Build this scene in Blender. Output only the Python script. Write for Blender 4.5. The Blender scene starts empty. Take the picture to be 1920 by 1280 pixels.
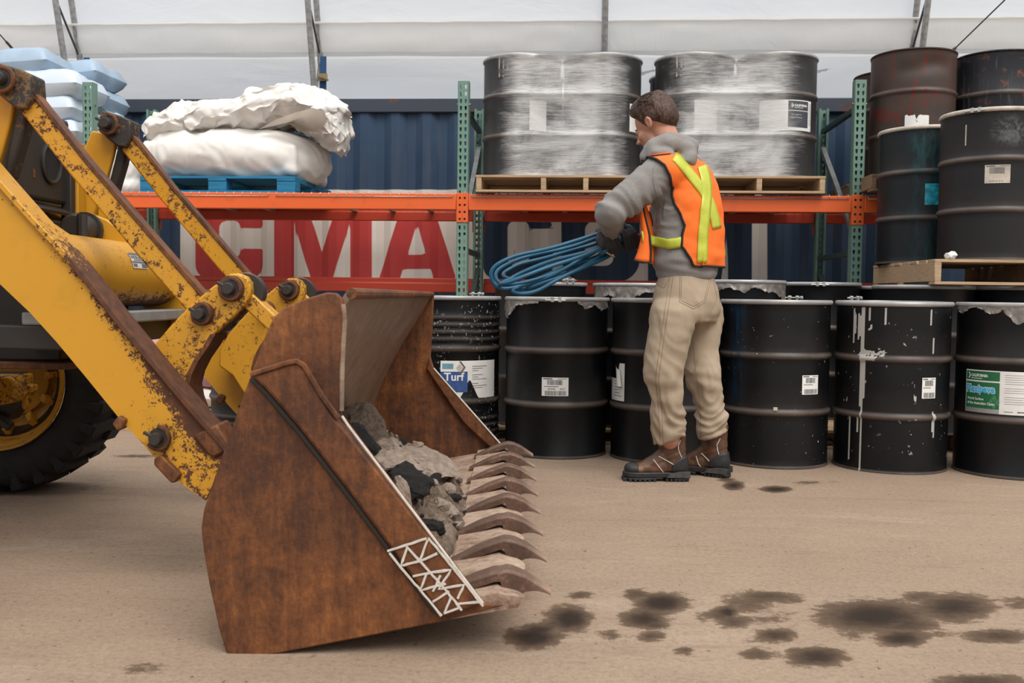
import bpy, bmesh, math, random
import numpy as np
from mathutils import Vector, Matrix, noise
random.seed(7)
SC = bpy.context.scene
COL = SC.collection
PI = math.pi

# ------------------------------------------------------------------ camera, sky, lights, exposure
CH, PITCH, YAW, ROLL = 0.883, 0.0458, 0.0718, 0.0123
FPX = 1867.0
cyw, syw = math.cos(YAW), math.sin(YAW)
FW = np.array([-syw * math.cos(PITCH), cyw * math.cos(PITCH), -math.sin(PITCH)])
R0 = np.array([cyw, syw, 0.0])
U0 = np.cross(R0, FW)
RR = math.cos(ROLL) * R0 + math.sin(ROLL) * U0
UU = -math.sin(ROLL) * R0 + math.cos(ROLL) * U0
cam_d = bpy.data.cameras.new('camera')
cam = bpy.data.objects.new('camera', cam_d)
COL.objects.link(cam)
mw = Matrix.Identity(4)
for i in range(3):
    mw[i][0], mw[i][1], mw[i][2] = RR[i], UU[i], -FW[i]
mw[2][3] = CH
cam.matrix_world = mw
cam_d.sensor_width = 36.0
cam_d.lens = 36.0 * FPX / 1920.0
cam_d.clip_start = 0.05
cam_d.clip_end = 300
cam_d.dof.use_dof = True
cam_d.dof.focus_distance = 5.0
cam_d.dof.aperture_fstop = 8.0
SC.camera = cam

world = bpy.data.worlds.new('overcast_sky')
SC.world = world
world.use_nodes = True
wn = world.node_tree
wn.nodes.clear()
w_out = wn.nodes.new('ShaderNodeOutputWorld')
w_bg = wn.nodes.new('ShaderNodeBackground')
w_tc = wn.nodes.new('ShaderNodeTexCoord')
w_sep = wn.nodes.new('ShaderNodeSeparateXYZ')
w_rmp = wn.nodes.new('ShaderNodeValToRGB')
w_rmp.color_ramp.elements[0].position = 0.0
w_rmp.color_ramp.elements[0].color = (0.50, 0.52, 0.545, 1)
w_rmp.color_ramp.elements[1].position = 0.9
w_rmp.color_ramp.elements[1].color = (1.38, 1.39, 1.40, 1)
wn.links.new(w_tc.outputs['Generated'], w_sep.inputs[0])
wn.links.new(w_sep.outputs['Z'], w_rmp.inputs[0])
wn.links.new(w_rmp.outputs[0], w_bg.inputs[0])
wn.links.new(w_bg.outputs[0], w_out.inputs[0])
w_bg.inputs[1].default_value = 1.05
sun_d = bpy.data.lights.new('sun_through_cloud', 'SUN')
sun_d.energy = 2.5
sun_d.angle = math.radians(40)
sun_d.color = (1.0, 0.95, 0.88)
sun = bpy.data.objects.new('sun_through_cloud', sun_d)
COL.objects.link(sun)
sun.rotation_euler = Vector((-0.35, 0.62, -1.0)).to_track_quat('-Z', 'Y').to_euler()
SC.view_settings.view_transform = 'Standard'
SC.view_settings.look = 'None'
SC.view_settings.gamma = 1.0
SC.view_settings.use_curve_mapping = False
SC.view_settings.exposure = 0.0
SC.cycles.max_bounces = 8
SC.cycles.transparent_max_bounces = 16

# ------------------------------------------------------------------ photo geometry helpers
def ray(u, v):
    return FW * FPX + RR * (u - 960.0) - UU * (v - 640.0)
def wy(u, v, Y):
    d = ray(u, v); t = Y / d[1]
    return (d[0] * t, Y, CH + d[2] * t)
def gz(u, v, z=0.0):
    d = ray(u, v); t = (z - CH) / d[2]
    return (d[0] * t, d[1] * t, z)
def ld(u, v, D):
    """point of the loader frame (x to its right, y away, z up) at distance D"""
    d = ray(u, v)
    yl = -d[0] * syw + d[1] * cyw
    t = D / yl
    return ((d[0] * cyw + d[1] * syw) * t, D, CH + d[2] * t)
def lxz(pts, D):
    return [(ld(u, v, D)[0], ld(u, v, D)[2]) for u, v in pts]
def l2w(x, y, z=0.0):
    return (x * cyw - y * syw, x * syw + y * cyw, z)
def project(P):
    P = np.asarray(P) - np.array([0, 0, CH])
    zc = P @ FW
    return 960 + FPX * (P @ RR) / zc, 640 - FPX * (P @ UU) / zc

# ------------------------------------------------------------------ mesh builder
class MB:
    def __init__(s):
        s.v, s.f, s.m, s.w = [], [], [], []
        s.mi = 0; s.wear = 0.0
    def add(s, vs, fs, w=None):
        b = len(s.v)
        s.v += [tuple(map(float, p)) for p in vs]
        s.w += list(w) if w is not None else [s.wear] * len(vs)
        for f in fs:
            s.f.append([i + b for i in f]); s.m.append(s.mi)
        return s
    def box(s, x0, x1, y0, y1, z0, z1):
        return s.add([(x, y, z) for z in (z0, z1) for y in (y0, y1) for x in (x0, x1)],
                     [(0, 2, 3, 1), (4, 5, 7, 6), (0, 1, 5, 4), (2, 6, 7, 3), (0, 4, 6, 2), (1, 3, 7, 5)])
    def bar(s, a, b, w, h, up=(0, 0, 1)):
        a, b, up = Vector(a), Vector(b), Vector(up)
        d = (b - a).normalized(); l = d.cross(up)
        if l.length < 1e-4: l = d.cross(Vector((1, 0, 0)))
        l.normalize(); t = l.cross(d)
        vs = [p + l * (i * w / 2) + t * (j * h / 2) for p in (a, b) for j in (-1, 1) for i in (-1, 1)]
        return s.add(vs, [(0, 2, 3, 1), (4, 5, 7, 6), (0, 1, 5, 4), (2, 6, 7, 3), (0, 4, 6, 2), (1, 3, 7, 5)])
    def prism(s, poly, y0, y1):
        n = len(poly)
        a = sum(poly[i][0] * poly[(i + 1) % n][1] - poly[(i + 1) % n][0] * poly[i][1] for i in range(n))
        if a < 0: poly = poly[::-1]
        vs = [(x, y0, z) for x, z in poly] + [(x, y1, z) for x, z in poly]
        fs = [list(range(n)), list(range(2 * n - 1, n - 1, -1))]
        fs += [(i, i + n, (i + 1) % n + n, (i + 1) % n) for i in range(n)]
        return s.add(vs, fs)
    def prismz(s, poly, z0, z1):
        n = len(poly)
        a = sum(poly[i][0] * poly[(i + 1) % n][1] - poly[(i + 1) % n][0] * poly[i][1] for i in range(n))
        if a < 0: poly = poly[::-1]
        vs = [(x, y, z0) for x, y in poly] + [(x, y, z1) for x, y in poly]
        fs = [list(range(n))[::-1], list(range(n, 2 * n))]
        fs += [(i, (i + 1) % n, (i + 1) % n + n, i + n) for i in range(n)]
        return s.add(vs, fs)
    def lathe(s, prof, n=32, c=(0, 0, 0), axis='z', wear=None, arc=None):
        """prof = [(r, h)]; axis z, y (towards +y) or x"""
        vs, ws = [], []
        full = arc is None
        a0, a1 = arc or (0, 2 * PI)
        cols = n if full else n + 1
        for k, (r, h) in enumerate(prof):
            for i in range(cols):
                t = a0 + (a1 - a0) * i / n
                p = (r * math.cos(t), r * math.sin(t))
                q = {'z': (p[0], p[1], h), 'y': (p[0], h, -p[1]), 'x': (h, p[0], p[1])}[axis]
                vs.append((q[0] + c[0], q[1] + c[1], q[2] + c[2]))
                ws.append(wear[k] if wear else s.wear)
        fs = []
        for k in range(len(prof) - 1):
            for i in range(n if full else n):
                j = (i + 1) % cols
                fs.append((k * cols + i, k * cols + j, (k + 1) * cols + j, (k + 1) * cols + i))
        return s.add(vs, fs, ws)
    def cyl(s, a, b, r, n=16, r2=None):
        return s.tube([a, b], [r, r if r2 is None else r2], n)
    def tube(s, path, r, n=10, closed=False, caps=True, flat=1.0, flatdir=None):
        P = [Vector(p) for p in path]; m = len(P)
        rs = r if isinstance(r, (list, tuple)) else [r] * m
        T = []
        for i in range(m):
            if closed: d = P[(i + 1) % m] - P[i - 1]
            else: d = P[min(i + 1, m - 1)] - P[max(i - 1, 0)]
            T.append(d.normalized() if d.length > 1e-9 else Vector((0, 0, 1)))
        ref = Vector(flatdir) if flatdir is not None else (Vector((0, 0, 1)) if abs(T[0].z) < .9 else Vector((1, 0, 0)))
        vs = []
        nrm = (ref - T[0] * ref.dot(T[0])).normalized()
        for i in range(m):
            nrm = (nrm - T[i] * nrm.dot(T[i])).normalized()
            if flatdir is not None:
                q = Vector(flatdir); q = q - T[i] * q.dot(T[i])
                if q.length > 1e-3: nrm = q.normalized()
            bi = T[i].cross(nrm)
            for k in range(n):
                a = 2 * PI * k / n
                vs.append(P[i] + nrm * (math.cos(a) * rs[i] * flat) + bi * (math.sin(a) * rs[i]))
        fs = []
        for i in range(m if closed else m - 1):
            j = (i + 1) % m
            for k in range(n):
                l = (k + 1) % n
                fs.append((i * n + k, i * n + l, j * n + l, j * n + k))
        if caps and not closed:
            fs.append(tuple(range(n))[::-1]); fs.append(tuple(range((m - 1) * n, m * n)))
        return s.add(vs, fs)
    def ell(s, c, r, n=16, m=10, rot=None):
        vs = []; R = rot or Matrix.Identity(3)
        for i in range(m + 1):
            p = PI * i / m
            for k in range(n):
                a = 2 * PI * k / n
                q = R @ Vector((r[0] * math.sin(p) * math.cos(a), r[1] * math.sin(p) * math.sin(a), r[2] * math.cos(p)))
                vs.append((c[0] + q.x, c[1] + q.y, c[2] + q.z))
        fs = [(i * n + k, (i + 1) * n + k, (i + 1) * n + (k + 1) % n, i * n + (k + 1) % n) for i in range(m) for k in range(n)]
        return s.add(vs, fs)
    def grid(s, fn, nu, nv, wfn=None):
        vs, ws = [], []
        for j in range(nv + 1):
            for i in range(nu + 1):
                vs.append(fn(i / nu, j / nv)); ws.append(wfn(i / nu, j / nv) if wfn else s.wear)
        w = nu + 1
        fs = [(j * w + i, j * w + i + 1, (j + 1) * w + i + 1, (j + 1) * w + i) for j in range(nv) for i in range(nu)]
        return s.add(vs, fs, ws)
    def loft(s, rings, closed_ends=True):
        n = len(rings[0]); vs = [p for r in rings for p in r]; m = len(rings)
        fs = [(i * n + k, i * n + (k + 1) % n, (i + 1) * n + (k + 1) % n, (i + 1) * n + k) for i in range(m - 1) for k in range(n)]
        if closed_ends:
            fs.append(tuple(range(n))[::-1]); fs.append(tuple(range((m - 1) * n, m * n)))
        return s.add(vs, fs)
    def xf(s, M, start=0):
        for i in range(start, len(s.v)):
            s.v[i] = tuple(M @ Vector(s.v[i]))
        return s
    def mesh(s, name, off=None):
        me = bpy.data.meshes.new(name)
        vs = s.v if off is None else [(p[0] - off[0], p[1] - off[1], p[2] - off[2]) for p in s.v]
        me.from_pydata(vs, [], s.f)
        me.polygons.foreach_set('material_index', s.m)
        if any(x != s.w[0] for x in s.w) or (s.w and s.w[0] != 0):
            at = me.attributes.new('wear', 'FLOAT', 'POINT'); at.data.foreach_set('value', s.w)
        return me
    def build(s, name, mats, parent=None, off=None, smooth=35, bevel=0, weld=False, fixn=False):
        me = s.mesh(name, off)
        return mk(name, me, mats, parent, smooth, bevel, weld, fixn)

def mk(name, me, mats, parent=None, smooth=35, bevel=0, weld=False, fixn=False):
    if weld or fixn:
        bm = bmesh.new(); bm.from_mesh(me)
        if weld: bmesh.ops.remove_doubles(bm, verts=bm.verts, dist=1e-5)
        if fixn: bmesh.ops.recalc_face_normals(bm, faces=bm.faces)
        bm.to_mesh(me); bm.free()
    for m in (mats if isinstance(mats, (list, tuple)) else [mats]):
        me.materials.append(m)
    if smooth:
        me.polygons.foreach_set('use_smooth', [True] * len(me.polygons))
        if smooth < 180: me.set_sharp_from_angle(angle=math.radians(smooth))
    o = bpy.data.objects.new(name, me)
    COL.objects.link(o)
    if parent is not None: o.parent = parent
    if bevel:
        b = o.modifiers.new('bevel', 'BEVEL'); b.width = bevel; b.segments = 2; b.limit_method = 'ANGLE'; b.angle_limit = math.radians(40)
    return o
def tag(o, label=None, cat=None, group=None, kind=None):
    if label: o['label'] = label
    if cat: o['category'] = cat
    if group: o['group'] = group
    if kind: o['kind'] = kind
    return o
def empty(name, loc, rz=0.0):
    o = bpy.data.objects.new(name, None)
    o.location = loc; o.rotation_euler = (0, 0, rz); o.empty_display_size = .1
    COL.objects.link(o)
    return o
def copy_tree(o, parent=None):
    c = o.copy(); COL.objects.link(c)
    if parent is not None: c.parent = parent
    for ch in [x for x in COL.objects if x.parent == o]:
        copy_tree(ch, c)
    return c
def remesh(mb, voxel, smooth=4, off=None):
    o = mb.build('shape_source', [], None, off, smooth=0)
    r = o.modifiers.new('r', 'REMESH'); r.mode = 'VOXEL'; r.voxel_size = voxel
    if smooth:
        q = o.modifiers.new('s', 'SMOOTH'); q.iterations = smooth; q.factor = .5
    dg = bpy.context.evaluated_depsgraph_get(); dg.update()
    me = bpy.data.meshes.new_from_object(o.evaluated_get(dg))
    old = o.data
    bpy.data.objects.remove(o); bpy.data.meshes.remove(old)
    return me
def displace(me, fn):
    """fn(co, normal) -> distance along the normal (or a Vector to add)"""
    n = len(me.vertices)
    no = [v.normal.copy() for v in me.vertices]
    for i, v in enumerate(me.vertices):
        d = fn(v.co, no[i])
        v.co = v.co + (no[i] * d if not isinstance(d, Vector) else d)
    me.update()
def vn(x, y=0, z=0):
    return noise.noise(Vector((x, y, z)))

# ------------------------------------------------------------------ material builder
class NT:
    def __init__(s, name):
        s.mat = bpy.data.materials.new(name); s.mat.use_nodes = True
        s.t = s.mat.node_tree
        s.b = s.t.nodes['Principled BSDF']; s.out = s.t.nodes['Material Output']
        s.tc = None
    def n(s, typ, **kw):
        x = s.t.nodes.new('ShaderNode' + typ)
        for k, v in kw.items(): setattr(x, k, v)
        return x
    def link(s, a, b): s.t.links.new(a, b)
    def coord(s, scale=(1, 1, 1), kind='Object'):
        if s.tc is None: s.tc = s.n('TexCoord')
        mp = s.n('Mapping'); mp.inputs['Scale'].default_value = scale
        s.link(s.tc.outputs[kind], mp.inputs[0]); return mp.outputs[0]
    def noise(s, scale, detail=4, rough=.55, vec=None, dist=0.0):
        x = s.n('TexNoise'); x.inputs['Scale'].default_value = scale; x.inputs['Detail'].default_value = detail
        x.inputs['Roughness'].default_value = rough; x.inputs['Distortion'].default_value = dist
        s.link(vec if vec is not None else s.coord(), x.inputs['Vector']); return x.outputs['Fac']
    def ramp(s, fac, *stops):
        x = s.n('ValToRGB'); e = x.color_ramp.elements
        while len(e) < len(stops): e.new(.5)
        for q, (p, c) in zip(e, stops):
            q.position = p; q.color = (c, c, c, 1) if isinstance(c, (int, float)) else (*c, 1)
        s.link(fac, x.inputs[0]); return x.outputs[0]
    def mix(s, fac, a, b, mode='MIX'):
        x = s.n('Mix', data_type='RGBA', blend_type=mode)
        for sock, val in ((x.inputs[0], fac), (x.inputs[6], a), (x.inputs[7], b)):
            if hasattr(val, 'links') or hasattr(val, 'is_output'): s.link(val, sock)
            elif isinstance(val, (int, float)):
                sock.default_value = val if sock.type == 'VALUE' else (val, val, val, 1)
            else: sock.default_value = (*val, 1)
        return x.outputs[2]
    def math(s, op, a, b=None, c=None, clamp=False):
        x = s.n('Math', operation=op); x.use_clamp = clamp
        for i, val in enumerate((a, b, c)):
            if val is None: continue
            if isinstance(val, (int, float)): x.inputs[i].default_value = val
            else: s.link(val, x.inputs[i])
        return x.outputs[0]
    def attr(s, name):
        x = s.n('Attribute', attribute_name=name); return x.outputs['Fac']
    def set(s, color=None, rough=None, metal=None, spec=None, bump=None, bstr=.3, bdist=.01, **kw):
        def put(k, val):
            sk = s.b.inputs[k]
            if isinstance(val, (int, float)): sk.default_value = val
            elif isinstance(val, tuple): sk.default_value = (*val, 1)
            else: s.link(val, sk)
        if color is not None: put('Base Color', color)
        if rough is not None: put('Roughness', rough)
        if metal is not None: put('Metallic', metal)
        if spec is not None: put('Specular IOR Level', spec)
        for k, v in kw.items(): put(k, v)
        if bump is not None:
            x = s.n('Bump'); x.inputs['Strength'].default_value = bstr; x.inputs['Distance'].default_value = bdist
            s.link(bump, x.inputs['Height']); s.link(x.outputs[0], s.b.inputs['Normal'])
        return s.mat
MAT = {}
def simple(name, c, rough=.5, metal=0., var=.25, scale=12, bump=.0, spec=.5):
    t = NT(name); f = t.noise(scale, 5)
    d = tuple(x * (1 - var) for x in c); l = tuple(min(1, x * (1 + var)) for x in c)
    col = t.ramp(f, (.3, d), (.7, l))
    MAT[name] = t.set(col, rough, metal, spec, bump=t.noise(scale * 6, 4) if bump else None, bstr=bump or .1)
    return MAT[name]
# ------------------------------------------------------------------ materials
def worn_paint(name, paint, paint2, rust, rust2, scale=40, base=.60, rough=.42, wearamp=.30, stretch=(1, 1, 1)):
    """old paint with speckles of rust; more of it where the mesh's own 'wear' value is high"""
    t = NT(name)
    v = t.coord(stretch)
    big = t.noise(2.2, 3, vec=v)
    sp = t.noise(scale, 8, .68, vec=v)
    sp2 = t.noise(scale * .28, 6, .6, vec=v, dist=.6)
    w = t.attr('wear')
    s = t.math('ADD', t.math('MULTIPLY', sp, .46), t.math('ADD', t.math('MULTIPLY', t.noise(scale * 2.6, 5, .6, vec=v), .26), t.math('MULTIPLY', sp2, .28)))
    s = t.math('ADD', s, t.math('MULTIPLY', t.math('SUBTRACT', big, .5), .22))
    s = t.math('ADD', s, t.math('MULTIPLY', w, wearamp))
    m = t.ramp(s, (base, 0.0), (base + .035, 1.0))
    pc = t.mix(t.noise(1.5, 4), paint, paint2)
    pc = t.mix(t.ramp(t.noise(9, 6, vec=v), (.55, 0.0), (.8, .35)), pc, tuple(x * .55 for x in paint2))
    rc = t.mix(t.ramp(t.noise(34, 6), (.3, 0.0), (.7, 1.0)), rust, rust2)
    col = t.mix(m, pc, rc)
    rg = t.mix(m, rough, .85)
    MAT[name] = t.set(col, rg, bump=t.math('SUBTRACT', t.math('MULTIPLY', t.noise(60, 5), .3), m), bstr=.25, bdist=.004)
    return MAT[name]
worn_paint('yellow_paint', (.60, .295, .018), (.53, .245, .015), (.060, .024, .013), (.13, .048, .02), scale=72)
worn_paint('yellow_paint_clean', (.62, .305, .019), (.55, .26, .016), (.060, .024, .013), (.12, .042, .017), base=.65, scale=66)
worn_paint('greasy_metal', (.022, .019, .017), (.035, .028, .022), (.12, .05, .02), (.20, .12, .05), base=.62, rough=.5)

t = NT('rusty_plate')
v = t.coord((1, 1, 1)); st = t.coord((6, 6, .8))
a = t.noise(3.0, 8, .62, vec=v, dist=.5); b = t.noise(22, 8, .65, vec=v); c2 = t.noise(5, 6, .6, vec=st)
k = t.math('ADD', t.math('MULTIPLY', a, .38), t.math('ADD', t.math('MULTIPLY', b, .20), t.math('ADD', t.math('MULTIPLY', c2, .22), t.math('MULTIPLY', t.noise(75, 6, .7, vec=t.coord((1.6, 1.6, .6))), .20))))
col = t.ramp(k, (.36, (.028, .012, .008)), (.46, (.080, .027, .010)), (.54, (.165, .056, .016)), (.66, (.36, .135, .035)))
gr = t.ramp(t.noise(4.5, 7, .7, vec=v, dist=.8), (.60, 0.0), (.74, .55))
col = t.mix(gr, col, (.105, .080, .066))
w = t.attr('wear')
col = t.mix(t.math('MULTIPLY', w, t.ramp(t.noise(18, 6), (.3, .2), (.6, 1.0))), col, (.42, .33, .25))
MAT['rusty_plate'] = t.set(col, .62, .15, bump=t.math('ADD', t.noise(70, 6), t.math('MULTIPLY', a, 2.0)), bstr=.35, bdist=.005)
# worn inside of the bucket: scoured, dusty, streaks along the curve
t = NT('scoured_steel')
st = t.coord((24, 30, 1.4)); v = t.coord()
s1 = t.noise(1.6, 8, .7, vec=st); a = t.noise(3, 6, .6, vec=v)
col = t.mix(t.ramp(a, (.3, 0.0), (.7, 1.0)), (.15, .075, .042), (.26, .17, .115))
col = t.mix(t.ramp(s1, (.48, 0.0), (.74, .75)), col, (.45, .36, .29))
MAT['scoured_steel'] = t.set(col, .48, .25, bump=s1, bstr=.25, bdist=.003)
t = NT('dusty_steel')
a = t.noise(6, 8, .65); b = t.noise(45, 6, .7)
col = t.ramp(t.math('ADD', t.math('MULTIPLY', a, .6), t.math('MULTIPLY', b, .4)), (.38, (.13, .068, .042)), (.5, (.33, .23, .165)), (.64, (.47, .35, .265)))
MAT['dusty_steel'] = t.set(col, .8, bump=b, bstr=.3, bdist=.004)
t = NT('worn_tooth_steel')
a = t.noise(9, 8, .65); b = t.noise(60, 6, .7); w = t.attr('wear')
col = t.ramp(t.math('ADD', t.math('MULTIPLY', a, .55), t.math('MULTIPLY', b, .45)), (.36, (.055, .030, .022)), (.54, (.12, .064, .042)), (.70, (.26, .16, .11)))
col = t.mix(t.math('MULTIPLY', w, .7), col, (.42, .29, .21))
MAT['worn_tooth_steel'] = t.set(col, .6, .2, bump=b, bstr=.35, bdist=.003)

simple('white_marker', (.56, .51, .45), .8, var=.15, scale=60)
simple('sticker_silver', (.60, .60, .60), .4, var=.12, scale=80)
simple('print_black', (.02, .02, .022), .6, var=.1)
simple('print_dark_grey', (.12, .12, .12), .6, var=.1)
simple('print_white', (.78, .77, .74), .6, var=.06)
simple('tyre_rubber', (.014, .013, .012), .8, var=.4, scale=14, bump=.3)
simple('dark_void', (.01, .009, .009), .9, var=.2)
simple('grey_steel', (.30, .30, .29), .5, .3, var=.2)

# drums
def drum_paint(name, base=(.0035, .004, .005), dust=.35, speck=None, speckthr=.72, speckcol=(.5, .5, .48), extra=None, rough=.3):
    t = NT(name); v = t.coord()
    col = t.mix(t.ramp(t.noise(3, 6, .65, vec=v), (.4, 0.0), (.75, dust)), base, (.018, .017, .016))
    scr = t.noise(7, 9, .75, vec=t.coord((1, 1, 5)), dist=1.5)
    col = t.mix(t.ramp(scr, (.63, 0.0), (.72, .5)), col, (.085, .080, .075))
    w = t.attr('wear')
    col = t.mix(t.math('MULTIPLY', w, t.ramp(t.noise(6, 6), (.25, .45), (.65, .95))), col, (.135, .105, .090))  # scuffed chimes and hoops; on the hoops this tone also paints in reflected sky
    if speck:
        sp = t.noise(speck, 3, .5, vec=t.coord((1, 1, .8)))
        reg = t.ramp(t.noise(3.2, 4), (.42, 0.0), (.6, 1.0))
        col = t.mix(t.math('MULTIPLY', t.ramp(sp, (speckthr, 0.0), (speckthr + .02, 1.0)), reg), col, speckcol)
    if extra: col = extra(t, col)
    rg = t.math('ADD', rough, t.math('MULTIPLY', t.noise(5, 5), .22))
    MAT[name] = t.set(col, rg, spec=.32, bump=t.noise(4, 3), bstr=.12, bdist=.02)
    return MAT[name]
drum_paint('drum_black')
drum_paint('drum_black_speckled', speck=75, speckthr=.64)
def _drips(t, col):
    p = t.n('Attribute', attribute_name='paint_spill').outputs['Fac']
    return t.mix(t.ramp(p, (.48, 0.0), (.52, 1.0)), col, (.42, .41, .38))
drum_paint('drum_black_spilled', speck=40, speckthr=.68, extra=_drips)
def _blue(t, col):
    p = t.n('Attribute', attribute_name='paint_spill').outputs['Fac']
    f = t.math('MULTIPLY', p, t.ramp(t.noise(14, 6, .6, vec=t.coord((2, 2, .5))), (.38, 0.0), (.62, 1.0)))
    return t.mix(f, col, (.006, .028, .060))
drum_paint('drum_black_blue_smear', extra=_blue, speck=60, speckthr=.70)
def _teal(t, col):
    p = t.n('Attribute', attribute_name='paint_spill').outputs['Fac']
    f = t.math('MULTIPLY', p, t.ramp(t.noise(10, 6, .6, vec=t.coord((2, 2, .7))), (.40, 0.0), (.62, .8)))
    return t.mix(f, col, (.012, .075, .085))
drum_paint('drum_black_teal_smear', base=(.006, .010, .013), extra=_teal, rough=.34)
drum_paint('drum_black_scuffed', base=(.012, .0115, .0125), dust=.6, rough=.38,
           extra=lambda t, col: t.mix(t.math('MULTIPLY', t.n('Attribute', attribute_name='paint_spill').outputs['Fac'],
                                             t.ramp(t.noise(16, 8, .7, dist=1.2), (.42, 0.0), (.62, .6))), col, (.22, .22, .24)))
def _rust(t, col):
    col = t.mix(t.ramp(t.noise(4, 7, .65), (.36, 0.0), (.62, .9)), col, (.075, .040, .030))
    p = t.n('Attribute', attribute_name='paint_spill').outputs['Fac']
    return t.mix(t.math('MULTIPLY', t.ramp(p, (.35, 0.0), (.7, .85)), t.ramp(t.noise(22, 6, .7), (.42, 0.0), (.58, 1.0))), col, (.15, .016, .012))
drum_paint('drum_rusty_brown', base=(.045, .036, .032), extra=_rust, rough=.4)
def _rust2(t, col):
    col = t.mix(t.ramp(t.noise(10, 7, .65), (.56, 0.0), (.66, .9)), col, (.20, .062, .02))
    return t.mix(t.ramp(t.noise(5, 6, .6, vec=t.coord((7, 7, .6))), (.56, 0.0), (.72, .55)), col, (.16, .19, .23))
drum_paint('drum_black_rust_spots', base=(.018, .020, .026), extra=_rust2, rough=.36)
simple('ring_grey', (.36, .355, .35), .34, .25, var=.22, scale=9)
simple('ring_cream', (.50, .44, .37), .5, .0, var=.25, scale=14)
simple('zinc', (.52, .52, .50), .32, .8, var=.2)
t = NT('liner_plastic')
f = t.noise(30, 5)
tr = t.n('BsdfTransparent'); mx = t.n('MixShader')
t.set(t.mix(f, (.26, .22, .19), (.46, .41, .37)), .25, spec=.8)
t.link(t.ramp(t.noise(14, 4), (.3, .30), (.7, .72)), mx.inputs[0]); t.link(tr.outputs[0], mx.inputs[1]); t.link(t.b.outputs[0], mx.inputs[2])
t.link(mx.outputs[0], t.out.inputs[0]); MAT['liner_plastic'] = t.mat
# stretch wrap: cloudy film, opaque in bands
t = NT('stretch_wrap')
w = t.attr('wear')
fine = t.noise(5, 9, .75, vec=t.coord((1.6, 1.6, 40))); mid = t.noise(2.2, 5, .6, vec=t.coord((1.2, 1.2, 3)), dist=.8)
k = t.math('ADD', t.math('MULTIPLY', fine, .55), t.math('MULTIPLY', mid, .45))
k = t.math('ADD', k, t.math('MULTIPLY', t.math('SUBTRACT', w, .5), .42))
fac = t.ramp(k, (.38, .04), (.50, .27), (.66, .78))
tr = t.n('BsdfTransparent'); mx = t.n('MixShader')
t.set(t.mix(mid, (.66, .65, .65), (.80, .79, .78)), .33, spec=.6, bump=fine, bstr=.25, bdist=.01)
t.link(fac, mx.inputs[0]); t.link(tr.outputs[0], mx.inputs[1]); t.link(t.b.outputs[0], mx.inputs[2])
t.link(mx.outputs[0], t.out.inputs[0]); MAT['stretch_wrap'] = t.mat

# rack
worn_paint('rack_green', (.16, .285, .225), (.14, .25, .20), (.10, .07, .04), (.2, .18, .15), base=.74, rough=.5)
worn_paint('rack_green_dark', (.055, .10, .085), (.05, .09, .08), (.07, .06, .05), (.12, .11, .1), base=.74, rough=.5)
worn_paint('rack_orange', (.82, .135, .024), (.75, .12, .022), (.18, .05, .03), (.3, .1, .05), base=.76, rough=.42)
worn_paint('rack_red', (.52, .052, .020), (.45, .043, .018), (.12, .03, .02), (.2, .05, .03), base=.76, rough=.42)
simple('brace_grey', (.26, .275, .265), .5, .2)
def wood(name, c):
    t = NT(name); g = t.noise(3, 8, .6, vec=t.coord((1.2, 22, 22))); g2 = t.noise(3, 4)
    col = t.ramp(g, (.3, tuple(x * .62 for x in c)), (.52, c), (.75, tuple(x * 1.18 for x in c)))
    col = t.mix(t.ramp(g2, (.45, 0.0), (.8, .35)), col, tuple(x * .55 for x in c))
    MAT[name] = t.set(col, .75, bump=g, bstr=.25, bdist=.004); return MAT[name]
wood('pallet_wood', (.50, .345, .205)); wood('pallet_wood_dark', (.26, .17, .10)); wood('pallet_blue', (.012, .19, .36))

# sacks
def cloth(name, c, var=.15, rough=.85, sc=500, bump=.15, sheen=0):
    t = NT(name); f = t.noise(2.5, 5)
    MAT[name] = t.set(t.ramp(f, (.3, tuple(x * (1 - var) for x in c)), (.7, tuple(min(1, x * (1 + var)) for x in c))), rough,
                      bump=t.noise(sc, 2), bstr=bump, bdist=.002)
    return MAT[name]
cloth('white_woven_sack', (.74, .71, .67), .08, .6)
cloth('dirty_sack_inside', (.30, .25, .205), .35, .85, 60)
cloth('blue_white_bag', (.55, .63, .72), .10, .4, 40)
cloth('blue_bag', (.30, .40, .51), .2, .4, 40)
cloth('teal_print', (.03, .36, .50), .1, .4)
cloth('ochre_print', (.55, .42, .22), .1, .5)
cloth('pink_bag', (.46, .25, .26), .15, .6, 40)
simple('galvanised', (.36, .36, .355), .45, .5, var=.3, scale=30)
cloth('strap_blue', (.012, .06, .17), .2, .6)
simple('wire_grey', (.12, .12, .12), .5, .4)

# person
t = NT('heather_grey_fleece')
f = t.noise(420, 3, .7); g = t.noise(1100, 2)
col = t.ramp(t.math('ADD', t.math('MULTIPLY', f, .6), t.math('MULTIPLY', g, .4)), (.34, (.175, .164, .156)), (.5, (.26, .247, .236)), (.66, (.36, .342, .328)))
MAT['heather_grey_fleece'] = t.set(col, .95, spec=.15, bump=g, bstr=.4, bdist=.002)
t = NT('tan_canvas')
f = t.noise(4, 6); g = t.noise(700, 2)
col = t.ramp(f, (.3, (.31, .238, .168)), (.7, (.43, .345, .255)))
col = t.mix(t.ramp(t.noise(9, 5, vec=t.coord((2, 2, .7))), (.5, 0.0), (.75, .4)), col, (.45, .37, .28))
MAT['tan_canvas'] = t.set(col, .9, spec=.15, bump=g, bstr=.3, bdist=.002)
simple('tan_stitching', (.24, .165, .10), .9)
t = NT('skin')
f = t.noise(8, 5)
col = t.ramp(f, (.3, (.46, .22, .145)), (.7, (.56, .29, .20)))
st = t.ramp(t.noise(420, 2), (.5, 0.0), (.62, .8))
col = t.mix(t.math('MULTIPLY', t.attr('wear'), st), col, (.12, .06, .035))
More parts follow.
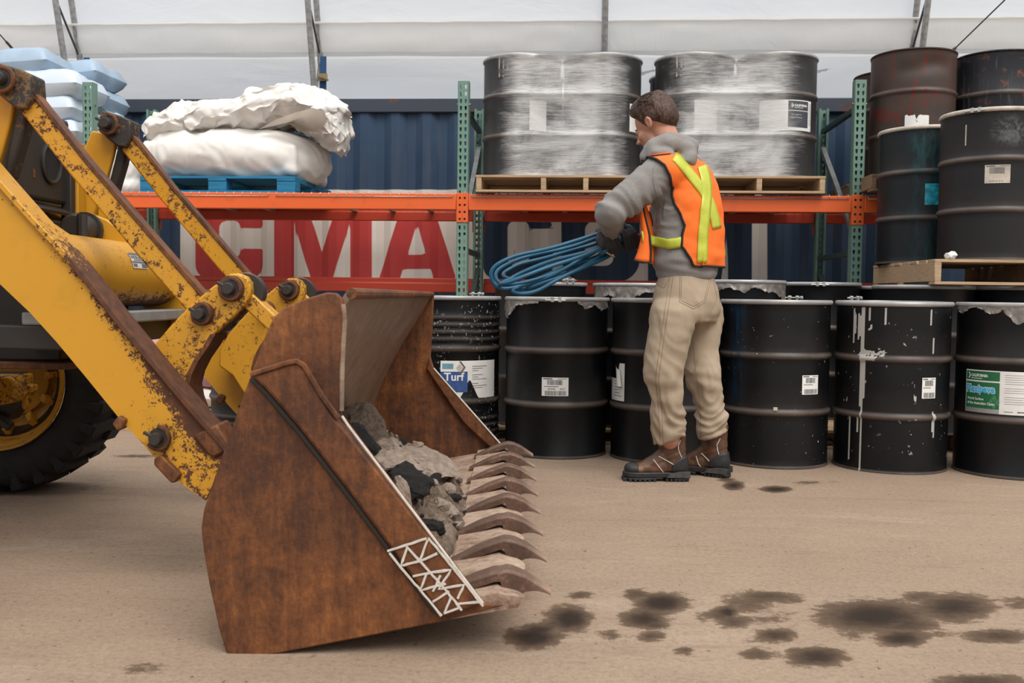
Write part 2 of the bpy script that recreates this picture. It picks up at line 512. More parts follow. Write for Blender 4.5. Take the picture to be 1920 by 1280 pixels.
MAT['skin'] = t.set(col, .5, spec=.35, **{'Subsurface Weight': .12})
MAT['skin'].node_tree.nodes['Principled BSDF'].inputs['Subsurface Radius'].default_value = (.012, .005, .003)
t = NT('brown_hair')
f = t.noise(30, 4, vec=t.coord((1, 1, .25)), dist=.6); g = t.noise(160, 3, vec=t.coord((1, 1, .25)))
col = t.ramp(t.math('ADD', t.math('MULTIPLY', f, .4), t.math('MULTIPLY', g, .6)), (.36, (.016, .008, .005)), (.5, (.052, .024, .014)), (.66, (.125, .058, .032)))
MAT['brown_hair'] = t.set(col, .5, spec=.4, bump=g, bstr=.7, bdist=.006)
cloth('vest_orange', (.90, .165, .014), .05, .75, 900, .25)
t = NT('lime_reflective'); f = t.noise(40, 3)
MAT['lime_reflective'] = t.set(t.mix(f, (.44, .50, .03), (.58, .62, .08)), .38, spec=.6, bump=t.noise(120, 2), bstr=.3, bdist=.003)
cloth('black_binding', (.016, .012, .013), .2, .8)
cloth('glove_fabric', (.032, .029, .031), .3, .8, 300, .4)
cloth('glove_grey', (.15, .14, .14), .2, .85, 300, .4)
cloth('red_knit', (.22, .02, .025), .2, .9)
t = NT('boot_leather'); f = t.noise(14, 6, .6)
MAT['boot_leather'] = t.set(t.ramp(f, (.3, (.055, .024, .013)), (.55, (.105, .046, .023)), (.75, (.19, .09, .045))), .5, bump=t.noise(60, 5), bstr=.25, bdist=.003)
simple('boot_rubber', (.016, .016, .017), .55, var=.3, scale=40)
simple('boot_sole_grey', (.060, .057, .055), .7, var=.3, scale=40)
t = NT('blue_hose'); f = t.noise(8, 4)
MAT['blue_hose'] = t.set(t.ramp(f, (.3, (.006, .060, .120)), (.7, (.012, .115, .205))), .38, spec=.4)
simple('brass', (.35, .26, .13), .4, .7)
# dirt
t = NT('concrete_dust')
a = t.noise(7, 8, .7); b = t.noise(90, 6, .75)
k = t.math('ADD', t.math('MULTIPLY', a, .5), t.math('MULTIPLY', b, .5))
MAT['concrete_dust'] = t.set(t.ramp(k, (.37, (.040, .028, .020)), (.5, (.20, .142, .100)), (.62, (.37, .275, .20))), .95, bump=b, bstr=.9, bdist=.015)
t = NT('broken_concrete')
a = t.noise(5, 6, .6); b = t.noise(50, 6, .7)
MAT['broken_concrete'] = t.set(t.ramp(t.math('ADD', t.math('MULTIPLY', a, .5), t.math('MULTIPLY', b, .5)), (.35, (.13, .098, .076)), (.55, (.33, .255, .20)), (.7, (.43, .345, .275))), .92, bump=b, bstr=.5, bdist=.008)
t = NT('tarry_asphalt')
b = t.noise(60, 6, .7)
MAT['tarry_asphalt'] = t.set(t.ramp(b, (.4, (.008, .007, .007)), (.7, (.06, .05, .042))), .85, bump=b, bstr=1.0, bdist=.02)
# ------------------------------------------------------------------ ground with oil stains
STAINS = [(1000,1195,52,22,1),(1012,1178,30,12,.9),(1068,1160,42,26,1),(1040,1150,35,16,.6),(1090,1115,30,9,.7),(1035,1125,25,10,.35),
 (1240,1130,52,20,1),(1192,1114,30,12,.75),(1208,1160,48,20,.9),(1225,1172,34,10,.8),(1145,1190,32,13,.6),(1222,1193,32,12,.75),(1282,1220,26,9,.75),
 (1362,1148,24,14,1),(1322,1155,28,13,.6),(1405,1128,66,28,.62),(1440,1118,70,12,.75),(1480,1124,40,12,.6),(1375,1165,40,14,.75),(1440,1160,58,12,.55),(1480,1152,40,14,.4),
 (1455,1190,42,15,.85),(1410,1200,28,10,.45),(1420,1226,40,14,.72),(1532,1231,62,21,.9),(1500,1222,34,12,.7),
 (1640,1155,112,32,.95),(1560,1140,36,18,.6),(1700,1170,70,20,.8),(1690,1197,52,16,.95),(1592,1190,48,14,.5),(1765,1188,44,11,.55),
 (1788,1138,84,28,.88),(1725,1118,40,12,.7),(1800,1160,40,14,.6),(1908,1130,50,20,.55),(1870,1192,76,15,.78),(1840,1278,100,16,.8),
 (1455,917,30,6,1),(1376,910,20,9,.95),(1362,899,20,5,.7),(1515,905,36,5,.55),(1562,903,30,4,.4),(1540,940,16,12,.25),
 (270,1252,66,18,.5),(240,1268,40,10,.4),(430,1258,50,16,.3),(320,1018,34,5,.3),(255,855,60,4,.6),(40,980,60,8,.35),(170,915,60,12,.4),
 (1200,1015,60,8,.2),(1110,1250,46,18,.22),(1180,1262,40,16,.2),(1150,1235,20,9,.3),(1860,965,18,4,.4),(1390,1010,100,5,.18),(1600,870,120,8,.2),(1100,880,60,10,.2)]
gx = list(np.concatenate([[-40, -20, -12, -8, -6], np.arange(-4.5, 4.6, .03), [6, 8, 12, 20, 40]]))
gy = list(np.concatenate([[-25, -10, -3, 0, 1], np.arange(1.5, 5.6, .03), [6, 7, 8, 10, 14, 25, 45]]))
GX, GY = np.meshgrid(gx, gy)
P = np.stack([GX.ravel(), GY.ravel(), np.zeros(GX.size)], 1)
dpt = (P - np.array([0, 0, CH])) @ FW
uu, vv = project(P)
stain = np.zeros(len(P))
okp = dpt > .6
for (u, v, rx, ry, s) in STAINS:
    q = ((uu - u) / rx) ** 2 + ((vv - v) / ry) ** 2
    stain = np.where(okp, np.maximum(stain, s * np.exp(-q * .75)), stain)
nx, ny = len(gx), len(gy)
g = MB(); g.v = [tuple(p) for p in P]; g.w = [0.0] * len(P)
g.f = [(j * nx + i, j * nx + i + 1, (j + 1) * nx + i + 1, (j + 1) * nx + i) for j in range(ny - 1) for i in range(nx - 1)]
g.m = [0] * len(g.f)
t = NT('yard_concrete')
big = t.noise(.55, 6, .6); mid = t.noise(3.2, 7, .65, vec=t.coord((1, 1.6, 1)), dist=.5); fine = t.noise(55, 7, .75)
col = t.ramp(big, (.3, (.272, .196, .138)), (.7, (.350, .258, .187)))
col = t.mix(t.ramp(mid, (.42, 0.0), (.72, .5)), col, (.235, .175, .130))
col = t.mix(t.ramp(t.noise(1.3, 8, .7, vec=t.coord((.6, 2.2, 1)), dist=1.0), (.56, 0.0), (.70, .45)), col, (.42, .335, .265))
col = t.mix(t.ramp(fine, (.46, 0.0), (.70, .55)), col, (.13, .092, .066))
col = t.mix(t.ramp(t.noise(120, 4, .7), (.52, 0.0), (.70, .5)), col, (.44, .345, .265))
col = t.mix(t.ramp(t.noise(2.4, 9, .72, vec=t.coord((.35, 2.6, 1)), dist=1.4), (.55, 0.0), (.68, .45)), col, (.20, .145, .105))
pits = t.ramp(t.noise(38, 2), (.69, 0.0), (.73, .75))
col = t.mix(pits, col, (.09, .065, .05))
st = t.attr('stain')
edge = t.math('ADD', st, t.math('MULTIPLY', t.math('SUBTRACT', t.noise(20, 9, .8, vec=t.coord((1, 1.3, 1))), .5), 1.15))
sm = t.ramp(edge, (.36, 0.0), (.48, .80), (.80, .97))
sm = t.math('MULTIPLY', sm, t.ramp(st, (.06, 0.0), (.2, 1.0)))
col = t.mix(sm, col, t.mix(t.ramp(st, (.45, 0.0), (.90, 1.0)), (.085, .052, .031), (.019, .012, .009)))
t.set(col, t.ramp(sm, (0.0, .9), (1.0, .78)), spec=.15, bump=t.math('ADD', t.math('MULTIPLY', fine, .6), t.math('MULTIPLY', mid, 1.2)), bstr=.35, bdist=.008)
me = g.mesh('ground'); at = me.attributes.new('stain', 'FLOAT', 'POINT'); at.data.foreach_set('value', stain)
tag(mk('ground', me, t.mat, smooth=0), kind='structure', label='dusty tan concrete yard ground with dark oil stains')

# ------------------------------------------------------------------ tent wall (white fabric on arched trusses standing on the container)
t = NT('tent_fabric')
n1 = t.noise(1.2, 5, .6, vec=t.coord((.5, 1, 2.2)), dist=.5)
t.set(t.mix(n1, (.78, .80, .82), (.88, .89, .90)), .6, spec=.2, bump=t.noise(2.0, 4, vec=t.coord((.6, 1, 1.6)), dist=.6), bstr=.5, bdist=.05)
tl = t.n('BsdfTranslucent'); tl.inputs[0].default_value = (.93, .96, .99, 1); ms = t.n('MixShader'); ms.inputs[0].default_value = .55
t.link(t.b.outputs[0], ms.inputs[1]); t.link(tl.outputs[0], ms.inputs[2]); t.link(ms.outputs[0], t.out.inputs[0]); FAB = t.mat
t = NT('tent_valance')
t.set(t.mix(t.noise(1.5, 6, vec=t.coord((1, 1, .4))), (.80, .78, .75), (.90, .88, .86)), .6, spec=.2, bump=t.noise(3.5, 4, vec=t.coord((1, 1, .5)), dist=.6), bstr=.5, bdist=.04)
tl = t.n('BsdfTranslucent'); tl.inputs[0].default_value = (.93, .91, .88, 1); ms = t.n('MixShader'); ms.inputs[0].default_value = .52
t.link(t.b.outputs[0], ms.inputs[1]); t.link(tl.outputs[0], ms.inputs[2]); t.link(ms.outputs[0], t.out.inputs[0]); VAL = t.mat
def lean(z):                      # the arch leans over towards the yard as it rises
    return 9.22 - .30 * (z - 2.6) - .05 * max(0, z - 3.4) ** 2
wb = MB().grid(lambda a, b: (-9 + 18 * a, lean(3.05 + 2.4 * b) + .02 * math.sin(a * 60 + b * 3) + .03 * vn(a * 30, b * 5), 3.05 + 2.4 * b), 120, 16)
tag(wb.build('wall_back', FAB), kind='structure', label='white translucent tent fabric wall')
va = MB().grid(lambda a, b: (-9 + 18 * a, lean(3.10 + .27 * b) - .045 - .004 * math.sin(b * PI) + .012 * vn(a * 70, b * 2) , 3.075 + .235 * b + .008 * vn(a * 25)), 160, 8)
va.grid(lambda a, b: (-9 + 18 * a, lean(3.10) - .045 + .25 * b, 3.075 + .008 * vn(a * 25)), 160, 1)
tag(va.build('trim_1', VAL), kind='structure', label='cream folded valance hem along the tent wall')
rope = MB().tube([(-9 + .15 * i, lean(3.3) - .075, 3.315 + .006 * vn(i * .6)) for i in range(121)], .012, 8)
tag(rope.build('trim_2', VAL), kind='structure')
lo = MB().grid(lambda a, b: (-9 + 18 * a, 9.62 + .10 * vn(a * 14, b * 2.5) + .05 * math.sin(b * 5 + a * 20), 2.45 + .95 * b), 140, 20)
tag(lo.build('wall_rear', FAB), kind='structure', label='white lower curtain of the tent behind the container')

def pole_x(u, v, Y): return wy(u, v, Y)[0]
def truss(name, u, vbase, label):
    x = pole_x(u, vbase, 9.05)
    e = empty(name, (x, 9.05, 2.605)); tag(e, label, 'truss', 'galvanised tent trusses')
    def ch(dy):
        return [(0, dy + (lean(2.605 + z) - lean(2.605)), z) for z in np.linspace(0, 2.4, 12)]
    a, b = ch(-.17), ch(.13)
    MB().tube(a, .027, 10).build('chord', MAT['galvanised'], e); MB().tube(b, .027, 10).build('chord', MAT['galvanised'], e)
    for k in range(5):
        p, q = (a[2 * k], b[2 * k + 2]) if k % 2 == 0 else (b[2 * k], a[2 * k + 2])
        MB().cyl(p, q, .010, 8).build('web_rod', MAT['wire_grey'], e)
    MB().box(-.06, .06, -.25, .2, -.005, .008).box(-.05, .05, .09, .10, 0, .13).build('base_plate', MAT['galvanised'], e)
    return e
truss('tent_truss', 150, 178, 'galvanised tent truss behind the stack of blue and white bags')
truss('tent_truss', 600, 178, 'galvanised tent truss behind the white bulk sack on the blue pallet')
truss('tent_truss', 1131, 178, 'galvanised tent truss behind the film-wrapped drums')
truss('tent_truss', 1706, 178, 'galvanised tent truss behind the rusty brown drum')
def strap(u, v0, v1, label, kink=False):
    a, b = wy(u, v0, 8.98), wy(u + 2, v1, 8.98)
    e = empty('ratchet_strap', (a[0], a[1], a[2])); tag(e, label, 'strap', 'blue ratchet straps on the tent legs')
    m = MB(); dz = b[2] - a[2]
    m.box(-.028, .028, -.004, .004, 0, dz); m.build('webbing', MAT['strap_blue'], e)
    m = MB(); m.box(-.035, .04, -.03, -.005, dz * .40, dz * .58); m.bar((-.03, -.03, dz * .5), (.05, -.04, dz * .42), .05, .012); m.build('ratchet', MAT['brass'], e)
    if kink: MB().bar((0.0, -.02, dz * .5), (.10, -.04, dz * .72), .05, .006).build('tail', MAT['strap_blue'], e)
strap(163, 184, 108, 'blue ratchet strap at the tent leg by the bag stack', True)
strap(606, 184, 106, 'blue ratchet strap at the tent leg above the bulk sack')
strap(1146, 184, 108, 'blue ratchet strap at the tent leg behind the wrapped drums')
a = wy(1778, 103, 8.95); b = wy(1884, 0, 8.3); c0 = wy(1920, -35, 8.1)
m = MB().tube([a, tuple((np.array(a) + np.array(b)) / 2), b, c0], .006, 6)
o = tag(m.build('guy_wire', MAT['wire_grey']), 'thin steel guy wire rising above the rusty drums', 'wire')
MB().cyl(a, tuple(np.array(a) + (np.array(b) - np.array(a)) * .14), .014, 8).build('wire_clamp', MAT['wire_grey'], o)
a = wy(24, 92, 8.95); b = wy(-40, 20, 8.4)
m = MB().tube([a, b], .006, 6)
o = tag(m.build('guy_wire', MAT['wire_grey']), 'thin steel guy wire over the blue and white bags', 'wire')
MB().cyl(a, tuple(np.array(a) + (np.array(b) - np.array(a)) * .2), .012, 8).build('wire_clamp', MAT['wire_grey'], o)

# ------------------------------------------------------------------ shipping container with corrugated, lettered side
YC = 8.70
def zx(zu, zv): return (zu / 2.8235 + 220, zv / 2.825 + 330)          # points read off a 2.82x enlargement
def cpoly(pts): return np.array([(wy(u, v, YC)[0], wy(u, v, YC)[2]) for u, v in pts])
def rnd(cx, cy, r, a0, a1, n=6): return [(cx + r * math.cos(math.radians(a0 + (a1 - a0) * i / n)), cy + r * math.sin(math.radians(a0 + (a1 - a0) * i / n))) for i in range(n + 1)]
Z = lambda *p: cpoly([zx(*q) for q in p])
T0 = 168                                            # letter tops (hidden behind the rack's beams)
red_add = [Z((405, T0 + 40), *rnd(475, T0 + 70, 70, 180, 270), *rnd(695, T0 + 70, 70, 270, 360), (765, 275), (650, 275), (650, 384), (765, 384), (765, 470), *rnd(687, 468, 78, 0, 90), *rnd(483, 468, 78, 90, 180)),
           Z((830, T0), (1345, T0), (1345, 552), (830, 552)),
           Z((1502, T0), (1672, T0), (1797, 552), (1378, 552))]
red_sub = [Z((535, 275), *rnd(570, 270, 35, 180, 270), *rnd(615, 270, 35, 270, 360), (650, 400), *rnd(612, 400, 38, 0, 90), *rnd(573, 400, 38, 90, 180)),
           Z((932, T0), (932, 552), (1025, 552), (932, 235), (905, T0)), Z((1228, 235), (1228, 552), (1138, 552)), Z((1005, T0), (1160, T0), (1078, 402)),
           Z((1584, 242), (1635, 416), (1533, 416)), Z((1510, 492), (1660, 492), (1676, 555), (1492, 555))]
PX = lambda *p: cpoly(p)
def czm(*p): return cpoly([(u / 2.56 + 900, v / 2.56 + 400) for u, v in p])
dx = 905 - 363.4                                     # navy C repeats the red one's shape
cshift = lambda *p: cpoly([(zx(a, b)[0] + dx, zx(a, b)[1] + 1) for a, b in p])
navy_add = [cshift((405, T0 + 40), *rnd(475, T0 + 70, 70, 180, 270), *rnd(695, T0 + 70, 70, 270, 360), (778, 275), (650, 275), (650, 384), (778, 384), (778, 470), *rnd(700, 468, 78, 0, 90), *rnd(483, 468, 78, 90, 180)),
            PX((1052, 390), (1200, 390), (1200, 478), *rnd(1158, 486, 42, 0, 90), *rnd(1095, 486, 42, 90, 180)),
            PX((1215, 390), (1410, 390), (1410, 530), (1215, 530))]
navy_sub = [cshift((535, 275), *rnd(570, 270, 35, 180, 270), *rnd(615, 270, 35, 270, 360), (650, 420), *rnd(612, 430, 38, 0, 90), *rnd(573, 430, 38, 90, 180)),
            PX((1097, 430), *rnd(1112, 430, 15, 180, 270), (1150, 415), (1150, 440), (1128, 440), (1128, 455), (1150, 455), *rnd(1136, 484, 14, 0, 90), *rnd(1111, 484, 14, 90, 180)),
            PX((1366, 418), (1366, 530), (1352, 530)), PX((1256, 418), (1256, 530), (1290, 530))]
white_add = [cpoly([(338, 356), (889, 355), (889, 545), (338, 545)]), cpoly([(889, 355), (1440, 356), (1440, 545), (889, 545)])]
xs = []
x = -5.6; ph = 0
while x < 5.6:
    for (w, o0, o1) in ((.072, 0, 0), (.068, 0, .036), (.070, .036, .036), (.068, .036, 0)):
        for k in range(2): xs.append((x + w * k / 2, o0 + (o1 - o0) * k / 2))
        x += w
zs = [.16, .5] + list(np.arange(.85, 1.75, .025)) + [1.9, 2.1, 2.3, 2.47]
V = np.array([(px_, pz) for pz in zs for px_, _ in xs])
def sdpoly(Pt, poly):
    d = np.full(len(Pt), 1e9); s = np.ones(len(Pt)); n = len(poly); j = n - 1
    for i in range(n):
        e = poly[j] - poly[i]; w = Pt - poly[i]
        b = w - np.outer(np.clip(w @ e / max(e @ e, 1e-12), 0, 1), e)
        d = np.minimum(d, (b ** 2).sum(1))
        c1 = Pt[:, 1] >= poly[i][1]; c2 = Pt[:, 1] < poly[j][1]; c3 = e[0] * w[:, 1] > e[1] * w[:, 0]
        flip = (c1 & c2 & c3) | (~c1 & ~c2 & ~c3)
        s = np.where(flip, -s, s); j = i
    return s * np.sqrt(d)
def region(add, sub):
    d = np.min([sdpoly(V, p) for p in add], 0)
    for p in sub: d = np.maximum(d, -sdpoly(V, p))
    return np.clip(d, -.2, .2)
cont = empty('shipping_container', (0, YC, 0))
tag(cont, 'dark blue corrugated shipping container lettered CMA CGM behind the rack', 'container')
g = MB(); nxs = len(xs)
g.v = [(px_, off, pz) for pz in zs for px_, off in xs]; g.w = [0.0] * len(g.v)
g.f = [(j * nxs + i, j * nxs + i + 1, (j + 1) * nxs + i + 1, (j + 1) * nxs + i) for j in range(len(zs) - 1) for i in range(nxs - 1)]
g.m = [0] * len(g.f)
me = g.mesh('side_panel')
for nm, arr in (('white_paint', region(white_add, [])), ('red_paint', region(red_add, red_sub)), ('navy_paint', region(navy_add, navy_sub))):
    a = me.attributes.new(nm, 'FLOAT', 'POINT'); a.data.foreach_set('value', arr)
t = NT('container_paint')
v = t.coord(); big = t.noise(1.6, 5); rs = t.noise(2.6, 8, .7, vec=t.coord((3.5, 1, .55)))
col = t.mix(t.ramp(big, (.35, 0.0), (.7, 1.0)), (.014, .040, .088), (.022, .058, .118))
col = t.mix(t.ramp(t.noise(5, 6, vec=t.coord((2.5, 1, .35))), (.5, 0.0), (.75, .5)), col, (.075, .080, .095))
fac = lambda nm: t.ramp(t.math('MULTIPLY_ADD', t.attr(nm), -1.0, .5), (.4985, 0.0), (.5015, 1.0))
wcol = t.mix(t.noise(3, 5), (.64, .60, .54), (.74, .70, .65))
rcol = t.mix(t.noise(3, 5), (.42, .036, .034), (.52, .050, .046))
col = t.mix(fac('white_paint'), col, wcol); col = t.mix(fac('red_paint'), col, rcol); col = t.mix(fac('navy_paint'), col, (.010, .030, .070))
col = t.mix(t.ramp(rs, (.64, 0.0), (.73, .75)), col, (.085, .040, .028))
col = t.mix(t.ramp(t.noise(16, 5, .7, vec=t.coord((1, 1, .5))), (.72, 0.0), (.76, .9)), col, (.06, .028, .02))
MAT['container_paint'] = t.set(col, .55, bump=t.noise(3, 4), bstr=.2, bdist=.02)
mk('side_panel', me, t.mat, cont, smooth=20)
worn_paint('container_rail', (.030, .042, .066), (.040, .048, .066), (.085, .040, .028), (.13, .07, .05), scale=9, base=.53, rough=.6, stretch=(.5, 1, 1))
MB().box(-5.6, 5.6, -.02, .06, 2.47, 2.59).build('top_rail', MAT['container_rail'], cont, bevel=.008)
MB().box(-5.6, 5.6, -.01, .05, 0.0, .16).build('bottom_rail', MAT['container_rail'], cont, bevel=.006)
MB().box(-5.6, 5.6, .05, 2.4, 2.55, 2.58).build('roof', MAT['container_rail'], cont)
MB().box(-5.6, 5.6, 2.38, 2.42, 0, 2.56).build('rear_side', MAT['container_rail'], cont)
MB().box(-5.6, -5.54, .04, 2.38, 0, 2.56).build('end_wall', MAT['container_rail'], cont)
MB().box(5.54, 5.6, .04, 2.38, 0, 2.56).build('end_wall', MAT['container_rail'], cont)
# ------------------------------------------------------------------ pallet rack
RX, RY, RD, W = -.897, 7.254, 1.157, 2.82
PX3 = [RX - W, RX, RX + W]
ZT, ZB, ZBR, BH = 2.435, 1.504, 1.506, .119
rack = empty('pallet_rack', (RX, RY, 0))
tag(rack, 'pallet rack with green perforated posts and orange beams in front of the container', 'rack')
def post_mesh(width=.078, depth=.072, top=ZT):
    m = MB(); pitch = .0508; hw = width / 2
    z = 0.03; rows = int((top - .03) / pitch)
    for r in range(rows):
        z0 = z + r * pitch; z1 = z0 + pitch if r < rows - 1 else top
        for (x0, x1, s) in ((-hw, 0, -1), (0, hw, 1)):
            cx = (x0 + x1) / 2 + s * -.002 ; cz = z0 + pitch * .52
            hole = [(cx + .0095 * math.sin(a), cz + .006 + .0095 * math.cos(a)) for a in np.linspace(-2.2, 2.2, 7)] + [(cx + .0045, cz - .016), (cx - .0045, cz - .016)]
            outer = []
            H = len(hole)
            for (hx, hz) in hole:
                ang = math.atan2(hz - cz, hx - cx); c, sn = math.cos(ang), math.sin(ang)
                k = min((x1 - cx) / c if c > 1e-6 else 1e9, (x0 - cx) / c if c < -1e-6 else 1e9, (z1 - cz) / sn if sn > 1e-6 else 1e9, (z0 - cz) / sn if sn < -1e-6 else 1e9)
                outer.append((cx + c * k, cz + sn * k))
            corners = [(x0, z0), (x1, z0), (x1, z1), (x0, z1)]
            b = [(p[0], 0, p[1]) for p in hole + outer + corners]
            inn = [(p[0], .004, p[1]) for p in hole]
            fs = []
            side = lambda p: 0 if abs(p[1] - z0) < 1e-6 else 2 if abs(p[1] - z1) < 1e-6 else 1 if abs(p[0] - x1) < 1e-6 else 3
            for i in range(H):
                j = (i + 1) % H
                fs.append((i, j, H + j, H + i) if True else 0)
                si, sj = side(outer[i]), side(outer[j])
                if si != sj:
                    k = si
                    poly = [H + i]
                    guard = 0
                    while k != sj and guard < 4:      # hole points run clockwise seen from the front
                        cidx = {0: 0, 3: 3, 2: 2, 1: 1}[k]
                        poly.append(2 * H + cidx); k = (k - 1) % 4; guard += 1
                    poly.append(H + j); fs.append(poly)
                fs.append((i, len(b) + i, len(b) + j, j))
            m.add(b + inn, fs)
    for s in (-1, 1):
        m.box(s * hw - .0015, s * hw + .0015, 0, depth, .03, top)
        m.box(min(s * hw, s * (hw - .018)), max(s * hw, s * (hw - .018)), depth - .002, depth + .001, .03, top)
    m.box(-hw - .02, hw + .02, -.02, depth + .02, 0, .008)
    return m.mesh('upright_post')
pm = post_mesh()
for x in PX3 + [RX + 2 * W]:
    o = mk('upright_post', pm if not pm.materials else pm.copy(), MAT['rack_green'] if not pm.materials else [], rack, smooth=0); o.location = (x - RX, 0, 0)
    o = mk('upright_post', pm, [], rack, smooth=0); o.location = (x - RX, RD, 0); o.rotation_euler = (0, 0, PI)
    for k, (y0, y1, za, zb) in enumerate(((.06, RD - .06, 2.25, 2.25), (RD - .06, .06, 2.11, 1.34), (.06, RD - .06, 1.22, 1.22), (RD - .06, .06, 1.10, .45), (.06, RD - .06, .33, .33))):
        MB().bar((x - RX, y0, za), (x - RX, y1, zb), .038, .038).build('brace', MAT['brace_grey' if k == 1 else 'rack_green_dark'], rack, bevel=.003)
    MB().cyl((x - RX - .05, .03, 2.27), (x - RX + .05, .03, 2.27), .008, 8).build('bolt', MAT['brass'], rack)
def beam(x0, x1, y, z, mat, conn=True, front=True):
    m = MB(); s = 1 if front else -1
    # stepped beam section
    prof = [(0, 0), (0, BH), (.032, BH), (.032, BH - .042), (.045, BH - .042), (.045, 0)]
    ys = [(y + s * a, z + b) for a, b in prof]
    vs = [(x0, p[0], p[1]) for p in ys] + [(x1, p[0], p[1]) for p in ys]
    n = len(ys); fs = [list(range(n)), list(range(2 * n - 1, n - 1, -1))] + [(i, (i + 1) % n, (i + 1) % n + n, i + n) for i in range(n)]
    m.add(vs, fs); m.build('beam', mat, rack, bevel=.006, fixn=True)
for k in range(3):
    xa, xb = (k - 1) * W + .045, k * W - .045
    beam(xa, xb, -.012, ZB - (0.004 if k else 0), MAT['rack_orange'])
    beam(xa, xb, RD + .012, ZBR, MAT['rack_red'], front=False)
    beam(xa, xb, RD + .012, .905, MAT['rack_red'], front=False)
beam(-W - 2.7, -W - .045, -.012, ZB, MAT['rack_orange']); beam(-W - 2.7, -W - .045, RD + .012, ZBR, MAT['rack_red'], front=False)
def connector(x, y, z, s, mat):
    m = MB()
    m.box(min(x, x + s * .040), max(x, x + s * .040), y - .006, y, z - .09, z + BH + .004)
    m.box(x + s * .040 - .003, x + s * .040 + .003, y - .006, y + .045, z - .09, z + BH + .004)
    o = m.build('beam_connector', mat, rack, bevel=.002)
    h = MB()
    for r in range(4):
        h.cyl((x + s * .018, y - .0075, z - .065 + r * .0508), (x + s * .018, y - .004, z - .065 + r * .0508), .0085, 8)
    h.build('slot', MAT['dark_void'], o)
for i, x in enumerate([-W, 0, W, 2 * W]):
    for s in (-1, 1):
        connector(x, 0, ZB, s, MAT['rack_orange'])
for i, x in enumerate([-W, 0, W]):
    m = MB().box(x - .055, x - .045, RD - .01, RD + .012, ZBR - .09, ZBR + BH).box(x + .045, x + .055, RD - .01, RD + .012, ZBR - .09, ZBR + BH)
    m.build('beam_connector', MAT['rack_red'], rack)
DECK = ZB + BH + .006
def deck(x0, x1):
    m = MB(); n = int((x1 - x0) / .064)
    for i in range(n + 1):
        x = x0 + (x1 - x0) * i / n
        m.tube([(x, RD - .01, DECK - .003), (x, -.012, DECK - .003), (x, -.0155, DECK - .034)], .0028, 5)
    for y in np.arange(.05, RD, .1): m.tube([(x0, y, DECK - .007), (x1, y, DECK - .007)], .0028, 5)
    m.tube([(x0 - .002, -.018, DECK - .032), (x1 + .002, -.018, DECK - .032)], .003, 5)
    o = m.build('wire_deck', MAT['zinc'], rack, smooth=180)
    for c in (.25, .5, .75):
        MB().box(x0 + (x1 - x0) * c - .02, x0 + (x1 - x0) * c + .02, .0, RD, DECK - .05, DECK - .012).build('deck_channel', MAT['grey_steel'], rack)
for k in range(-1, 3):
    a = (k - 1) * W
    deck(a + .07, a + W / 2 - .03); deck(a + W / 2 + .03, a + W - .07)
# ------------------------------------------------------------------ pallets
PAL = {}
def pallet(name, x0, y0, z0, lx, ly, h, label, mats=('pallet_wood', 'pallet_wood_dark'), blocks=False, rz=0, nstr=3, mid=None, gap=.02):
    """timber pallet, origin at its front left bottom corner; stringers run away from the camera"""
    e = empty(name, (x0, y0, z0), rz); tag(e, label, 'pallet')
    rng = random.Random(int(abs(x0) * 1000 + y0 * 77))
    tb = .017
    nb = 8
    bw = (ly - gap * (nb - 1)) / nb
    for i in range(nb):
        w = bw + (rng.random() - .5) * .012; y = i * (bw + gap) + rng.uniform(-.003, .003)
        y = max(0, y)
        MB().box(rng.uniform(-.006, .004), lx + rng.uniform(-.004, .006), y, min(y + w, ly), h - tb, h).build('deck_board', MAT[mats[0]], e, bevel=.002)
    for i in range(3):
        y = (0, ly / 2 - .05, ly - .1)[i]
        MB().box(rng.uniform(-.004, .004), lx, y, y + .1, 0, tb).build('bottom_board', MAT[mats[0]], e, bevel=.002)
    pos = mid or [i / (nstr - 1) for i in range(nstr)]
    for f in pos:
        w = .14 if blocks else .038
        xa = f * (lx - w)
        if blocks:
            for yy in (0, ly / 2 - .07, ly - .14):
                MB().box(xa, xa + w, yy + .004, yy + .14, tb, h - tb * 2).build('block', MAT[mats[0]], e, bevel=.004)
            MB().box(xa, xa + w, 0, ly, h - 2 * tb, h - tb).build('stringer_board', MAT[mats[0]], e, bevel=.002)
        else:
            MB().box(xa, xa + w, .002, ly - .002, tb, h - tb).build('stringer', MAT[mats[0] if f in (pos[0],) else mats[0]], e, bevel=.003)
    return e

